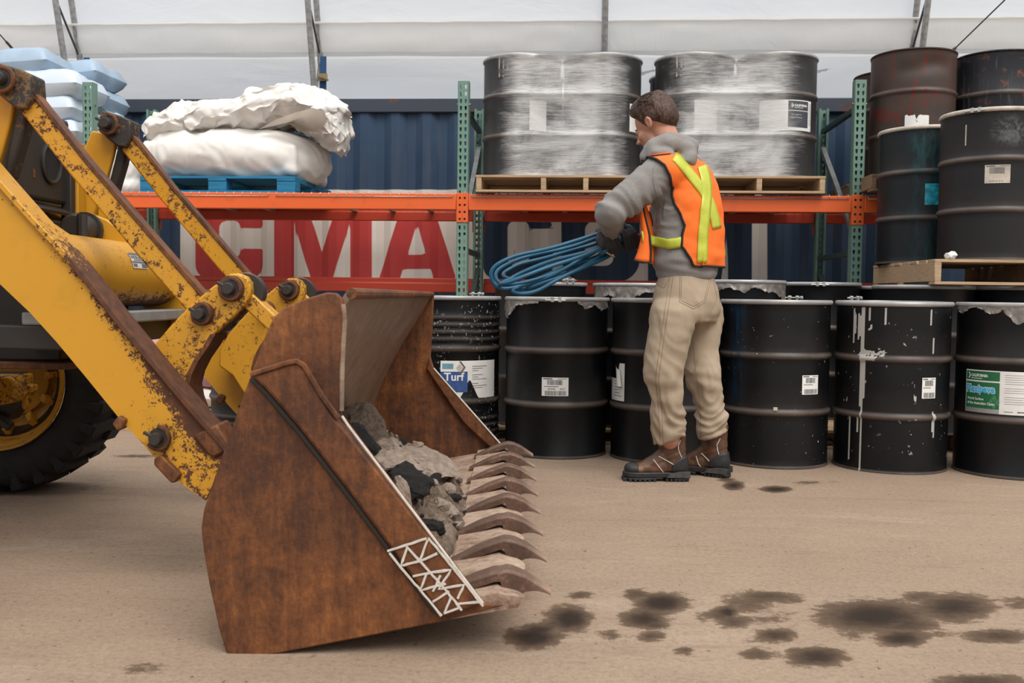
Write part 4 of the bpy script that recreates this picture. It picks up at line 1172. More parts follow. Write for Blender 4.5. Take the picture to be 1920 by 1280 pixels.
# ------------------------------------------------------------------ sacks, bags
def ridged(p, sc, seed=0.0):
    q = Vector(p) * sc + Vector((seed, seed * 1.7, -seed))
    w = Vector((noise.noise(q * .7), noise.noise(q * .7 + Vector((9, 3, 1))), noise.noise(q * .7 + Vector((2, 7, 5))))) * .9
    return (1 - abs(noise.noise(q + w))) ** 3
def folds(co, a, b, k, seed):
    """long creases: noise stretched along one direction, sharp on the outside"""
    e = Vector((math.cos(a), b, math.sin(a))).normalized(); f = e.cross(Vector((0, 1, 0))).normalized(); g_ = e.cross(f)
    q = Vector((co.dot(e) * 1.1 * k, co.dot(f) * 5.0 * k, co.dot(g_) * 3.6 * k)) + Vector((seed, -seed, seed * .3))
    w = noise.noise(co * (1.6 * k) + Vector((seed, 2, 1))) * 1.3
    q.y += w; n_ = noise.noise(q)
    return (1 - abs(n_)) ** 2.6
bx0, bx1 = upx(262, 7.33, 345), upx(553, 7.33, 345)
pallet('timber_pallet', bx0, 7.33, DECK, bx1 - bx0, 1.05, .122, 'bright blue timber pallet under the white bulk sacks', mats=('pallet_blue', 'pallet_blue'), blocks=True, nstr=3)
zb = DECK + .122
def yp(u, v, Y=7.75): q = wy(u, v, Y); return q[0], q[2]
cxs, _ = yp(440, 300)
m = MB()
m.ell((cxs, 7.83, zb + .17), (.70, .50, .24), 24, 14)
m.ell((cxs - .30, 7.80, zb + .17), (.40, .46, .23), 20, 12); m.ell((cxs + .32, 7.80, zb + .16), (.40, .46, .235), 20, 12)
m.box(cxs - .6, cxs + .58, 7.42, 8.25, zb + .04, zb + .25)
me = remesh(m, .018, 6, (cxs, 7.83, zb))
def df(co, no):
    return .030 * folds(co, .5, .1, 1.0, 2) + .014 * folds(co, -.7, .2, 2.6, 5) + .012 * noise.noise(co * 3)
displace(me, df)
for v in me.vertices:
    if v.co.z < .0: v.co.z = .0 + .0004
o = mk('bulk_sack', me, MAT['white_woven_sack'], smooth=80); o.location = (cxs, 7.83, zb)
tag(o, 'full white woven bulk sack lying on the blue pallet', 'sack')
# folded empty sack on top: a heap with overhanging right end
m = MB()
def E_(u, v, ru, rv, dy=0, ry=.32, rot=0):
    x, z = yp(u, v); k = 1 / 245.0
    m.ell((x, 7.75 + dy, z), (ru * k, ry, rv * k), 18, 12, Matrix.Rotation(math.radians(rot), 3, 'Y'))
E_(345, 232, 62, 30, 0, .36, 0); E_(420, 220, 75, 34, 0, .4, -10); E_(500, 205, 75, 40, .05, .42, -12); E_(560, 195, 60, 40, 0, .40, 10)
E_(612, 225, 45, 42, -.03, .36, 32); E_(636, 256, 24, 30, -.04, .3, 5); E_(318, 240, 30, 30, 0, .3); E_(352, 200, 10, 22, -.1, .10, 8); E_(376, 193, 16, 8, -.05, .10, 20); E_(300, 250, 16, 30, -.05, .3)
x_, z_ = yp(440, 225)
me = remesh(m, .027, 5, (x_, 7.75, z_))
# the slack fabric settles in folds over a firm core: a short cloth run, then kept as a plain mesh
core = me.copy()
for v in core.vertices: v.co = v.co - v.normal * .055
oc = mk('cloth_core', core, [], smooth=0); oc.modifiers.new('c', 'COLLISION'); oc.collision.thickness_outer = .008
os_ = mk('cloth_run', me, [], smooth=0)
cm = os_.modifiers.new('cloth', 'CLOTH'); cs = cm.settings
cs.quality = 4; cs.mass = .2; cs.shrink_min = -.34; cs.bending_stiffness = .25; cs.tension_stiffness = 25; cs.compression_stiffness = 25; cs.shear_stiffness = 8
cm.collision_settings.use_self_collision = False; cm.collision_settings.distance_min = .005
cm.point_cache.frame_end = 40
for fr_ in range(1, 20): SC.frame_set(fr_)
sd = os_.modifiers.new('sub', 'SUBSURF'); sd.levels = 1; sd.render_levels = 1
dg = bpy.context.evaluated_depsgraph_get(); dg.update()
me = bpy.data.meshes.new_from_object(os_.evaluated_get(dg))
bpy.data.objects.remove(os_); bpy.data.objects.remove(oc); SC.frame_set(1)
for v in me.vertices:
    if v.co.x < .60: v.co.z = max(v.co.z, -.20 + .03 * abs(vn(v.co.x * 5, v.co.y * 5)))
o = mk('folded_sack', me, MAT['white_woven_sack'], smooth=60); o.location = (x_, 7.75, z_ - .025)
tag(o, 'crumpled empty white sack heaped on top of the full bulk sack', 'sack')
m = MB()
pts = [(488, 238), (520, 220), (556, 207), (590, 198), (612, 205), (616, 225), (598, 243), (570, 240), (540, 226)]
xa, za = yp(556, 220)
P2 = [(yp(u, v, 7.42)[0] - x_, yp(u, v, 7.42)[1] - z_) for u, v in pts]
cx_ = sum(p[0] for p in P2) / len(P2); cz_ = sum(p[1] for p in P2) / len(P2)
rings = []
for k, f in enumerate((1.0, .85, .6, .3)):
    rings.append([(cx_ + (p[0] - cx_) * f, -.375 - .04 * (1 - f) - .02 * vn(p[0] * 9, k), cz_ + (p[1] - cz_) * f) for p in P2])
m.loft(rings, False); n9 = len(P2); m.f.append(list(range(3 * n9, 4 * n9))); m.m.append(0)
m.build('soiled_inside', MAT['dirty_sack_inside'], o, smooth=50)
m = MB()
xb_, zb_ = yp(246, 320, 7.95)
m.ell((0, 0, .17), (.16, .26, .20), 16, 12); m.ell((.02, -.02, .06), (.15, .24, .10), 16, 10)
me = remesh(m, .018, 6); displace(me, lambda co, no: .035 * (ridged(co, 5, 7) - .4) + .01 * ridged(co, 14, 1))
for v in me.vertices: v.co.z = max(v.co.z, .0)
o = mk('small_sack', me, MAT['white_woven_sack'], smooth=60); o.location = (upx(250, 7.66), 7.62, DECK)
tag(o, 'small slumped white sack beside the blue pallet', 'sack'); 

# blue and white bags, stacked
def bag_mesh(lx, ly, h, seed, n=26):
    m = MB()
    for sgn in (1, -1):
        m.grid(lambda u, v: ((u - .5) * lx * (1 + .02 * vn(v * 5, seed)), (v - .5) * ly, sgn * h / 2 * (max(0, (1 - abs(2 * u - 1) ** 5) * (1 - abs(2 * v - 1) ** 5)) ** .32 + (.26 * vn(u * 3.2 + seed, v * 2.6, sgn) + .10 * vn(u * 9, v * 8 + seed, sgn)) * (1 if 0.01 < u < .99 and .01 < v < .99 else 0)) + h / 2), n, n)
    return m
simple('bag_seam', (.6, .66, .72), .5)
lay = ['bottom', 'second', 'third', 'fourth', 'fifth', 'sixth']
zbag = DECK + .002
xr = RX - W - .14
rng = random.Random(4)
for L in range(6):
    h = .172
    cols = [(xr - .36, 7.56), (xr - 1.08, 7.58), (xr - .36, 8.03), (xr - 1.08, 8.05)] if L < 5 else [(xr - .58, 7.6), (xr - 1.2, 7.66), (xr - .40, 8.05)]
    for j, (x, y) in enumerate(cols):
        white = (L + j) % 2 == 0
        mm = MAT['blue_white_bag'] if (L in (0, 2, 3) or (L == 4 and j == 0)) else MAT['blue_bag']
        e = bag_mesh(.75, .50, h * 1.30, L * 4 + j + .5).build('bag', mm, None, smooth=70, weld=True)
        e.name = 'plastic_bag'
        e.location = (x + rng.uniform(-.03, .03), y, zbag); e.rotation_euler = (rng.uniform(-.02, .02), rng.uniform(-.03, .03) - (.10 if L == 5 else 0), rng.uniform(-.06, .06))
        pos = ['front near the green post', 'front further left', 'rear near the green post', 'rear further left'][j]
        tag(e, f'{"white-blue" if mm is MAT["blue_white_bag"] else "blue"} plastic bag, {lay[L]} layer from the shelf, {pos}', 'bag', 'bags stacked on the rack')
        if L == 4 and j == 0:
            MB().ell((.10, -.22, .09), (.055, .02, .05), 14, 8).build('teal_print', MAT['teal_print'], e)
        if L == 2 and j == 0:
            m = MB().grid(lambda u, v: (.12 + .10 * u, -.232 , .06 + .07 * v), 4, 3); m.build('ochre_print', MAT['ochre_print'], e)
    zbag += h

# pink sacks and a white one low under the rack, seen past the loader
q = ld(355, 745, 6.35); w0 = l2w(q[0], q[1])
pallet('timber_pallet', w0[0] - .72, w0[1] - .1, 0, 1.25, 1.0, .13, 'timber pallet under the pink and white sacks below the rack')
def sack(name, u, D, z, lx, h, mat, label, dz=0):
    q = ld(u, 700, D); w_ = l2w(q[0], q[1])
    o = bag_mesh(lx, .42, h, u * .1).build(name, mat, smooth=70, weld=True); o.location = (w_[0], w_[1] + .15, z); tag(o, label, 'sack', None); return o
sack('paper_sack', 376, 6.45, .131, .16 * 2.2, .13, MAT['white_woven_sack'], 'white sack on the low pallet seen past the loader linkage')
sack('paper_sack', 250, 6.45, .131, .42, .13, MAT['pink_bag'], 'pink sack at the bottom of the low stack')
sack('paper_sack', 366, 6.45, .262, .45, .15, MAT['pink_bag'], 'pink sack lying across the white sack')
sack('paper_sack', 245, 6.45, .262, .45, .15, MAT['pink_bag'], 'pink sack in the middle of the low stack')
o = sack('paper_sack', 282, 6.45, .412, .50, .20, MAT['pink_bag'], 'top pink sack showing between the loader arm and cross tube'); o.rotation_euler = (0, -.1, 0)
# ribbed drum behind the linkage
q = ld(492, 800, 5.75); w_ = l2w(q[0], q[1])
drum(w_[0], w_[1], 0, 'black ribbed drum standing behind the loader linkage and bucket', kind='ribbed')
# ------------------------------------------------------------------ front loader (frame: x forwards, y away from the camera, z up)
LO = (-1.7, 3.6, 0.0)
loader = empty('front_loader', l2w(*LO), YAW)
tag(loader, 'worn yellow front loader with a rusty toothed bucket, at the left', 'loader')
YEL, YELC, GRS, RST = MAT['yellow_paint'], MAT['yellow_paint_clean'], MAT['greasy_metal'], MAT['rusty_plate']
def LB(mb, name, mat, parent=loader, **k):
    return mb.build(name, mat, parent, LO, **k)
MID = 3.6
def mir(y): return 2 * MID - y
# ---- bucket
YN, YF = 2.40, 4.82
bucket = LB(MB(), 'bucket', RST); 
def plate(name, px, y0, y1, mat, parent=bucket, bevel=.004, D=None):
    return LB(MB().prism(lxz(px, D or y0), y0, y1), name, mat, parent, bevel=bevel, smooth=30)
side = [(430, 1243), (410, 1178), (392, 1095), (381, 1030), (377, 990), (382, 955), (402, 895), (430, 815), (462, 725), (500, 622), (512, 596), (530, 578), (572, 560), (612, 548), (630, 549), (641, 560), (645, 585), (643, 640), (640, 700), (639, 778), (660, 806), (905, 1131), (948, 1134), (828, 1166)]
ns = plate('side_plate', side, YN, YN + .028, RST)
wearp = [(470, 704), (480, 700), (540, 681), (556, 678), (568, 684), (580, 702), (600, 738), (624, 778), (650, 806), (905, 1131), (828, 1160), (760, 1066), (640, 905), (560, 803), (500, 733)]
LB(MB().prism(lxz(wearp, YN - .03), YN - .03, YN + .002), 'wear_plate', RST, bucket, bevel=.010, smooth=30)
# weld bead along the wear plate
m = MB(); b_ = lxz([(472, 708), (500, 736), (560, 806), (640, 908), (760, 1069), (824, 1156)], YN - .004)
m.tube([(b_[i][0] + (b_[i + 1][0] - b_[i][0]) * k / 8, YN - .004 + .002 * vn(i * 8 + k), b_[i][1] + (b_[i + 1][1] - b_[i][1]) * k / 8) for i in range(5) for k in range(8)], .009, 6)
LB(m, 'weld_bead', GRS, bucket)
m = MB(); b_ = lxz([(470, 702), (540, 680), (556, 677), (570, 685), (602, 740), (640, 792)], YN - .03)
m.tube([(b_[i][0] + (b_[i + 1][0] - b_[i][0]) * k / 6, YN - .030, b_[i][1] + (b_[i + 1][1] - b_[i][1]) * k / 6) for i in range(5) for k in range(6)], .007, 6)
LB(m, 'weld_bead', RST, bucket)
# bright worn front edge
m = MB(); m.wear = 1.0
b_ = lxz([(641, 780), (652, 797), (905, 1131)], YN - .031)
m.tube([(x, YN - .029, z) for x, z in b_], .0032, 6); LB(m, 'bright_edge', MAT['white_marker'], bucket)
m = MB(); m.wear = .7; b_ = lxz([(643, 570), (646, 600), (643, 650), (641, 700), (640, 770)], YN - .002); m.tube([(x, YN - .001, z) for x, z in b_], .006, 6); LB(m, 'bright_edge', RST, bucket)
far = [(430, 700), (600, 560), (700, 556), (806, 551), (813, 556), (812, 600), (809, 640), (807, 668), (812, 690), (830, 712), (941, 836), (905, 846), (800, 880), (640, 900), (470, 905)]
plate('side_plate', far, YF, YF + .028, RST)
fw = [(807, 668), (814, 688), (832, 712), (943, 837), (925, 842), (870, 792), (830, 735), (800, 690)]
LB(MB().prism(lxz(fw, YF), YF - .03, YF + .001), 'wear_plate', RST, bucket, bevel=.006)
m = MB(); b_ = lxz([(813, 690), (832, 712), (942, 836)], YF - .03); m.tube([(x, YF - .030, z) for x, z in b_], .0042, 6); LB(m, 'bright_edge', MAT['white_marker'], bucket)
# back sheet and floor, one curved shell
prof = [(-.385, .888), (-.402, .86), (-.43, .81), (-.475, .735), (-.53, .645), (-.585, .545), (-.635, .44), (-.672, .33), (-.695, .22), (-.697, .13), (-.685, .06), (-.66, .018), (-.62, .006)]
back = [(x, z) for x, z in prof]
outb = [(x - .022, z - .004) for x, z in prof]
LB(MB().prism(back[:-1] + outb[::-1][1:], YN + .02, YF + .005), 'back_sheet', MAT['scoured_steel'], bucket, smooth=40)
LIPX, LIPZ = -.02, .140
def floorz(x): return .004 + (x + .66) / (LIPX + .66) * (LIPZ - .008)
flo = [(-.69, .03), (-.66, .014), (-.62, floorz(-.62) + .016), (LIPX, LIPZ + .004), (LIPX, LIPZ - .020), (-.66, -.003), (-.69, .01)]
LB(MB().prism(flo, YN + .003, YF + .025), 'floor_plate', MAT['dusty_steel'], bucket, smooth=30)
MBt = MB().cyl((-.392, YN + .02, .884), (-.392, YF + .02, .884), .014, 10); LB(MBt, 'top_bar', RST, bucket)
# rear shell (seen only from the side)
rs = lxz([(502, 640), (462, 735), (430, 825), (404, 900), (386, 955)], YN)
LB(MB().prism(rs + [(x + .03, z) for x, z in rs[::-1]], YN + .02, YF), 'rear_shell', RST, bucket, smooth=40)
# cutting edge with worn scallops between the teeth
tips_y = [2.506 + .3089 * i for i in range(8)]
m = MB(); ys = np.arange(YN + .004, YF + .024, .02)
def lipx(y):
    d = min(abs(y - t - .03) for t in tips_y) / .155
    return -.006 + .050 * max(0, 1 - ((d - 1.0) / .85) ** 2) if True else 0
top = [(lipx(y), y, LIPZ + .012) for y in ys]
vs = []
for y in ys:
    lx_ = lipx(y); zt = floorz(-.14) + .020
    vs += [(-.16, y, zt), (-.03, y, LIPZ + .016), (lx_, y, LIPZ + .002 + (lx_) * .1), (lx_ - .02, y, LIPZ - .018), (-.16, y, floorz(-.16) - .02)]
fs = []
for j in range(len(ys) - 1):
    for k in range(4): fs.append((j * 5 + k, j * 5 + k + 1, (j + 1) * 5 + k + 1, (j + 1) * 5 + k))
fs += [(0, 1, 2, 3, 4), tuple(len(vs) - 5 + k for k in (4, 3, 2, 1, 0))]
LB(m.add(vs, fs), 'cutting_edge', MAT['dusty_steel'], bucket, smooth=40, fixn=True)
# teeth: arched claws
def tooth(yc, seed):
    r = random.Random(seed); m = MB(); N = 18
    top_, bot = [], []
    L0, L1 = -.165 - r.uniform(0, .02), .106
    for i in range(N + 1):
        f = i / N; x = L0 + (L1 - L0) * f
        fl = floorz(x) if x < LIPX else LIPZ + (x - LIPX) * .12
        zt = fl + float(np.interp(f, [0, .12, .3, .5, .64, .78, .9, 1], [.024, .034, .049, .058, .052, .032, .006, -.016])); th = .022 + .004 * math.sin(f * PI)
        zb_ = zt - th
        if x < -.015: zb_ = min(zb_, fl + .006) if False else max(fl + .004, zt - th)
        else:
            k = (x + .015) / (L1 + .015); zb_ = (LIPZ - .034) * (1 - k) + (zt - .011) * k + .003 * math.sin(k * PI)
        top_.append((x, zt)); bot.append((x, zb_))
    hw = [.029 + .005 * math.sin(i / N * PI) - .010 * max(0, (i / N - .7) / .3) for i in range(N + 1)]
    rings = []; ws = []
    for (a, b, w_, i) in zip(top_, bot, hw, range(N + 1)):
        t_, b2 = a[1], b[1]
        rings.append([(a[0], yc - w_, b2), (a[0], yc - w_, t_ - .007), (a[0], yc - w_ + .007, t_), (a[0], yc + w_ - .007, t_), (a[0], yc + w_, t_ - .007), (a[0], yc + w_, b2)])
        k = max(0, (i / N - .8) / .2); ws += [k * .2, k * .6, .15 + .85 * k, .15 + .85 * k, k * .6, k * .2]
    m.loft(rings); m.w = ws
    o = LB(m, 'tooth', MAT['worn_tooth_steel'], bucket, smooth=38)
    b = MB(); b.cyl((L0 + .025, yc, floorz(L0) + .030), (L0 + .025, yc, floorz(L0) + .055), .013, 8); b.cyl((L0 + .07, yc, floorz(L0) + .045), (L0 + .07, yc, floorz(L0) + .062), .011, 6)
    return o
for i, y in enumerate(tips_y): tooth(y, i)
# white marker zigzags on the wear plate
m = MB(); Y = YN - .0335
def pl(px, r=.0040):
    pts = lxz(px, YN - .033); out = []
    for i in range(len(pts) - 1):
        n = max(2, int(math.dist(pts[i], pts[i + 1]) / .012))
        out += [(pts[i][0] + (pts[i + 1][0] - pts[i][0]) * k / n + .0016 * vn(pts[i][0] * 90 + k), Y, pts[i][1] + (pts[i + 1][1] - pts[i][1]) * k / n + .0016 * vn(k, pts[i][1] * 50)) for k in range(n)]
    out.append((pts[-1][0], Y, pts[-1][1]))
    m.tube(out, [r * (.75 + .5 * abs(vn(i * .9, px[0][0]))) for i in range(len(out))], 6, flat=.25, flatdir=(0, 1, 0))
pl([(726, 1033), (800, 1009)]); pl([(730, 1036), (752, 1064), (790, 1108), (828, 1154)]); pl([(803, 1008), (830, 1040), (870, 1090), (906, 1136)], .004)
pl([(762, 1024), (790, 1054), (812, 1079), (838, 1108), (866, 1144)])
pl([(764, 1024), (752, 1060), (786, 1052), (802, 1012)]); pl([(786, 1052), (820, 1037)]); pl([(756, 1060), (790, 1050)])
pl([(774, 1080), (812, 1072), (846, 1068), (822, 1104), (870, 1096), (858, 1122)]); pl([(800, 1075), (788, 1106), (836, 1094)]); pl([(812, 1108), (826, 1078)])
pl([(812, 1128), (842, 1108)]); pl([(832, 1150), (864, 1138)]); pl([(834, 1148), (846, 1118)]); pl([(854, 1132), (898, 1128)])
LB(m, 'marker_lines', MAT['white_marker'], bucket)

# ---- lift arms: box beams with a rusty top flange
def arm(y0, y1, name='lift_arm'):
    D = 2.97; tk = y1 - y0
    up = lxz([(-420, -60), (-60, 268), (0, 338), (62, 408), (120, 470), (170, 528), (225, 600), (300, 690), (360, 762), (404, 812), (430, 842)], D)
    lo = lxz([(-560, 20), (-190, 350), (0, 528), (60, 585), (110, 640), (165, 706), (225, 780), (275, 835), (320, 886), (356, 914), (388, 936)], D)
    n = len(up); K = 7
    m = MB()
    for (y, flip) in ((y0, False), (y1, True)):
        vs, ws = [], []
        for i in range(n):
            f = i / (n - 1)
            for k in range(K + 1):
                q = k / K
                vs.append((up[i][0] + (lo[i][0] - up[i][0]) * q, y, up[i][1] + (lo[i][1] - up[i][1]) * q))
                ws.append(.02 + max(0, 1 - q / .42) * (1.0 if f > .35 else .5) * .60 + .46 * max(0, min(1, (f - .45) / .4)))
        fs = [(i * (K + 1) + k, i * (K + 1) + k + 1, (i + 1) * (K + 1) + k + 1, (i + 1) * (K + 1) + k) for i in range(n - 1) for k in range(K)]
        m.add(vs, [f[::-1] for f in fs] if flip else fs, ws)
    a = LB(m, name, YELC, smooth=30)
    m = MB(); m.wear = .35
    lo_r = [(p[0], p[1]) for p in lo]
    ring = []
    m.add([(p[0], y0, p[1]) for p in lo] + [(p[0], y1, p[1]) for p in lo], [(i, i + 1, n + i + 1, n + i) for i in range(n - 1)])
    m.add([(up[-1][0], y0, up[-1][1]), (lo[-1][0], y0, lo[-1][1]), (lo[-1][0], y1, lo[-1][1]), (up[-1][0], y1, up[-1][1])], [(0, 1, 2, 3)])
    LB(m, 'lower_flange', YELC, a, fixn=True)
    m = MB(); w_ = .016
    vs = []
    for i in range(n):
        t_ = np.array(up[min(i + 1, n - 1)]) - np.array(up[max(i - 1, 0)]); t_ = t_ / np.hypot(*t_); nn = np.array((-t_[1], t_[0]))
        if nn[1] < 0: nn = -nn
        pa = np.array(up[i]) + nn * .010; pb = np.array(up[i]) - nn * .008
        vs += [(pa[0], y0 - w_, pa[1]), (pa[0], y1 + w_, pa[1]), (pb[0], y1 + w_, pb[1]), (pb[0], y0 - w_, pb[1])]
    m.add(vs, [(i * 4 + k, i * 4 + (k + 1) % 4, i * 4 + 4 + (k + 1) % 4, i * 4 + 4 + k) for i in range(n - 1) for k in range(4)] + [(0, 1, 2, 3), tuple((n - 1) * 4 + k for k in (3, 2, 1, 0))])
    m.w = [(.08, .10, .12, .22, .42, .8, 1.1, 1.2, 1.2, 1.2, 1.2)[i // 4] for i in range(4 * n)]
    LB(m, 'upper_flange', YEL, a, fixn=True, bevel=.003)
    m = MB()
    b_ = lxz([(366, 814), (412, 792), (440, 838), (405, 856), (394, 850)], D); m.prism(b_, y0 - .012, y1 + .02)
    LB(m, 'pivot_collar', RST, a, bevel=.008)
    m = MB(); b_ = lxz([(296, 856), (310, 850), (346, 886), (336, 900), (328, 902), (296, 868)], D); m.prism(b_, y0 - .02, y0 + .05); LB(m, 'stop_block', RST, a, bevel=.005)
    m = MB(); b_ = lxz([(218, 792), (230, 777), (244, 784), (238, 800), (228, 806)], D); m.prism(b_, y0 - .02, y0 + .03); LB(m, 'grease_boss', RST, a, bevel=.005)
    c = ld(303, 818, D); pin(c[0], y0, c[2], .030, a)
    return a
def pin(x, y, z, r, parent, depth=.05, out=-1, mat=None):
    m = MB()
    m.lathe([(0, out * .050), (r * .55, out * .050), (r * .62, out * .044), (r * .62, out * .018), (r * .95, out * .018), (r * 1.0, out * .012), (r * 1.0, 0), (0, 0)], 20, (x, y, z), 'y')
    o = LB(m, 'pin', mat or GRS, parent, smooth=35, fixn=True)
    m = MB()
    m.tube([(x + r * 1.12 * math.cos(a), y + out * .016, z + r * 1.12 * math.sin(a)) for a in np.linspace(-2.6, 1.6, 16)], .007, 6)
    LB(m, 'retaining_ring', MAT['rusty_plate'], o)
    MBk = MB().cyl((x - r * 1.2, y + out * .03, z + r * .6), (x + r * .5, y + out * .04, z - r * .2), .006, 6); LB(MBk, 'cotter', GRS, o)
    return o
arm(2.955, 3.04)
far_arm = arm(3.975, 4.065); far_arm.location.z -= .035
# ---- bell-crank levers, links and long tie bars, one set a side
LY = 3.05
lever_px = [(470, 548), (469, 530), (460, 518), (446, 512), (432, 513), (418, 522), (392, 542), (352, 576), (318, 612), (290, 645), (270, 682), (268, 720), (300, 742), (330, 790), (362, 800), (366, 775), (356, 748), (352, 725), (358, 700), (370, 676), (388, 650), (398, 633), (402, 626), (440, 592), (464, 565)]
def leverset(mirror):
    Y = (lambda y: y + .79) if mirror else (lambda y: y)
    def pr(px, D, t, mat, name, parent=loader, wear=.45, bevel=.006):
        a, b = sorted((Y(D), Y(D + t))); m = MB(); m.wear = wear; m.prism(lxz(px, D), a, b); return LB(m, name, mat, parent, bevel=bevel, smooth=35)
    lv = pr(lever_px, LY, .045, YEL, 'bell_crank', wear=.24)
    # dark worn edge of the second cheek behind
    m = MB(); m.wear = .9; a, b = sorted((Y(LY + .085), Y(LY + .13))); m.prism(lxz([(u + 5, v - 3) for u, v in lever_px], LY + .02), a, b); LB(m, 'rear_cheek', GRS, lv, bevel=.006)
    b_ = lxz([(402, 626), (388, 650), (370, 676), (358, 700), (352, 725), (356, 748), (366, 775)], LY)
    m = MB()
    nb_ = len(b_); y0, y1 = sorted((Y(LY - .002), Y(LY + .13)))
    m.add([(p[0] + .004, y0, p[1]) for p in b_] + [(p[0] + .004, y1, p[1]) for p in b_] + [(p[0] - .012, y0, p[1]) for p in b_] + [(p[0] - .012, y1, p[1]) for p in b_],
          [(i, i + 1, nb_ + i + 1, nb_ + i) for i in range(nb_ - 1)] + [(2 * nb_ + i, 2 * nb_ + i + 1, i + 1, i) for i in range(nb_ - 1)])
    LB(m, 'edge_plate', MAT['rusty_plate'], lv, smooth=60, fixn=True)
    yo = Y(LY)
    for (u, v, r) in ((434, 541, .029), (380, 588, .026)):
        c = ld(u, v, LY); pin(c[0], yo, c[2], r, lv)
        m = MB(); m.lathe([(r * 1.0, 0), (r * 1.4, 0), (r * 1.4, -.005), (r, -.005)][::-1], 24, (c[0], yo, c[2]), 'y'); LB(m, 'washer', MAT['rusty_plate'], lv, fixn=True)
        m = MB(); a, b = sorted((Y(LY + .04), Y(LY + .09))); m.lathe([(0, a), (r * 2.0, a), (r * 2.0, b), (0, b)], 24, (c[0] + .030, 0, c[2] - .010), 'y'); LB(m, 'roller', GRS, lv, fixn=True)
    # link down to the bucket
    a0 = ld(450, 545, LY + .06); a1 = ld(545, 690, LY + .06)
    m = MB(); m.wear = .22; m.bar((a0[0], Y(LY + .065), a0[2]), (a1[0] + .105, Y(LY + .065), a1[2] + .0), .05, .075, (0, 1, 0)); LB(m, 'bucket_link', YEL, lv, bevel=.006)
    # long tie bar from the frame top to the lever
    bar = [(20, 148), (44, 152), (62, 180), (160, 304), (300, 466), (384, 562), (398, 596), (372, 604), (346, 578), (262, 484), (130, 326), (40, 212), (24, 180)]
    tb = pr([(46, 176), (62, 180), (160, 304), (300, 466), (384, 562), (398, 590), (376, 600), (346, 578), (262, 484), (130, 326), (40, 212)], LY + .045, .05, YEL, 'tie_bar', wear=.26)
    b_ = lxz([(62, 180), (160, 304), (300, 466), (384, 562)], LY + .045)
    m = MB(); y0, y1 = sorted((Y(LY + .040), Y(LY + .10)))
    for i in range(3): m.add([(b_[i][0], y0, b_[i][1]), (b_[i + 1][0], y0, b_[i + 1][1]), (b_[i + 1][0], y1, b_[i + 1][1]), (b_[i][0], y1, b_[i][1]), (b_[i][0] + .004, y0, b_[i][1] + .012), (b_[i + 1][0] + .004, y0, b_[i + 1][1] + .012), (b_[i + 1][0] + .004, y1, b_[i + 1][1] + .012), (b_[i][0] + .004, y1, b_[i][1] + .012)],
                             [(4, 5, 6, 7), (0, 1, 5, 4), (3, 7, 6, 2), (0, 4, 7, 3), (1, 2, 6, 5)])
    LB(m, 'bar_cap', MAT['rusty_plate'], tb, fixn=True)
    # clevis at its upper end
    cl = pr([(-10, 116), (36, 129), (57, 138), (60, 178), (48, 204), (28, 202), (0, 180), (-22, 152)], LY + .02, .10, GRS, 'clevis', wear=.3)
    c = ld(8, 150, LY + .02); pin(c[0], Y(LY + .02), c[2], .032, cl)
    # post of the loader frame
    to = [(-30, 165), (6, 172), (28, 188), (20, 225), (3, 285), (-25, 370), (-95, 410), (-97, 285), (-60, 235)]
    tw = pr(to, LY + .07, .03, YELC, 'frame_post', wear=.05)
    rod = pr([(33, 190), (54, 208), (48, 240), (22, 330), (2, 345), (10, 290)], LY + .075, .06, GRS, 'ram', wear=.2, bevel=.012)
leverset(False); leverset(True)
# ---- cross tube between the arms, with a plate
tx, tz, tr = -1.43, .945, .118
m = MB(); m.wear = .0
N = 28
vs, ws = [], []
for j in range(13):
    y = 3.03 + (3.97 - 3.03) * j / 12
    for i in range(N):
        a = 2 * PI * i / N; vs.append((tx + tr * math.cos(a), y, tz + tr * math.sin(a))); ws.append(.95 * max(0, -math.sin(a) - .35) + .06)  # more dark rust low down: the underside's shade put into the colour
m.add(vs, [(j * N + i, j * N + (i + 1) % N, (j + 1) * N + (i + 1) % N, (j + 1) * N + i) for j in range(12) for i in range(N)], ws)
ct = LB(m, 'cross_tube', YEL, fixn=True, smooth=60)
m = MB()
bfm = lambda u, v, o=.002: (tx + (tr + o) * math.cos(v), u, tz + (tr + o) * math.sin(v))
m.grid(lambda u, v: bfm(3.45 + .135 * u, .15 + .48 * v), 2, 8); o = LB(m, 'data_plate', MAT['sticker_silver'], ct, smooth=60)
m = MB()
for (a, b, c_, d_) in ((.02, .85, .98, 1.0), (.02, .34, .98, .44), (.62, .06, .98, .30), (.05, .62, .12, .8), (.16, .62, .3, .8), (.34, .62, .5, .8), (.55, .62, .7, .8), (.75, .62, .93, .8), (.2, .5, .8, .57), (.05, .1, .3, .28)):
    m.grid(lambda u, v: bfm(3.45 + .135 * (a + (c_ - a) * u), .15 + .48 * (b + (d_ - b) * v), .003), 1, 3)
LB(m, 'plate_print', MAT['print_dark_grey'], o)
m = MB(); m.box(-1.50, -1.30, 3.04, 3.97, .775, .815); LB(m, 'cross_member', MAT['grey_steel'], bevel=.006)
m = MB(); m.box(-1.60, -1.36, 3.04, 3.97, .70, .775); LB(m, 'cross_member', GRS, bevel=.006)
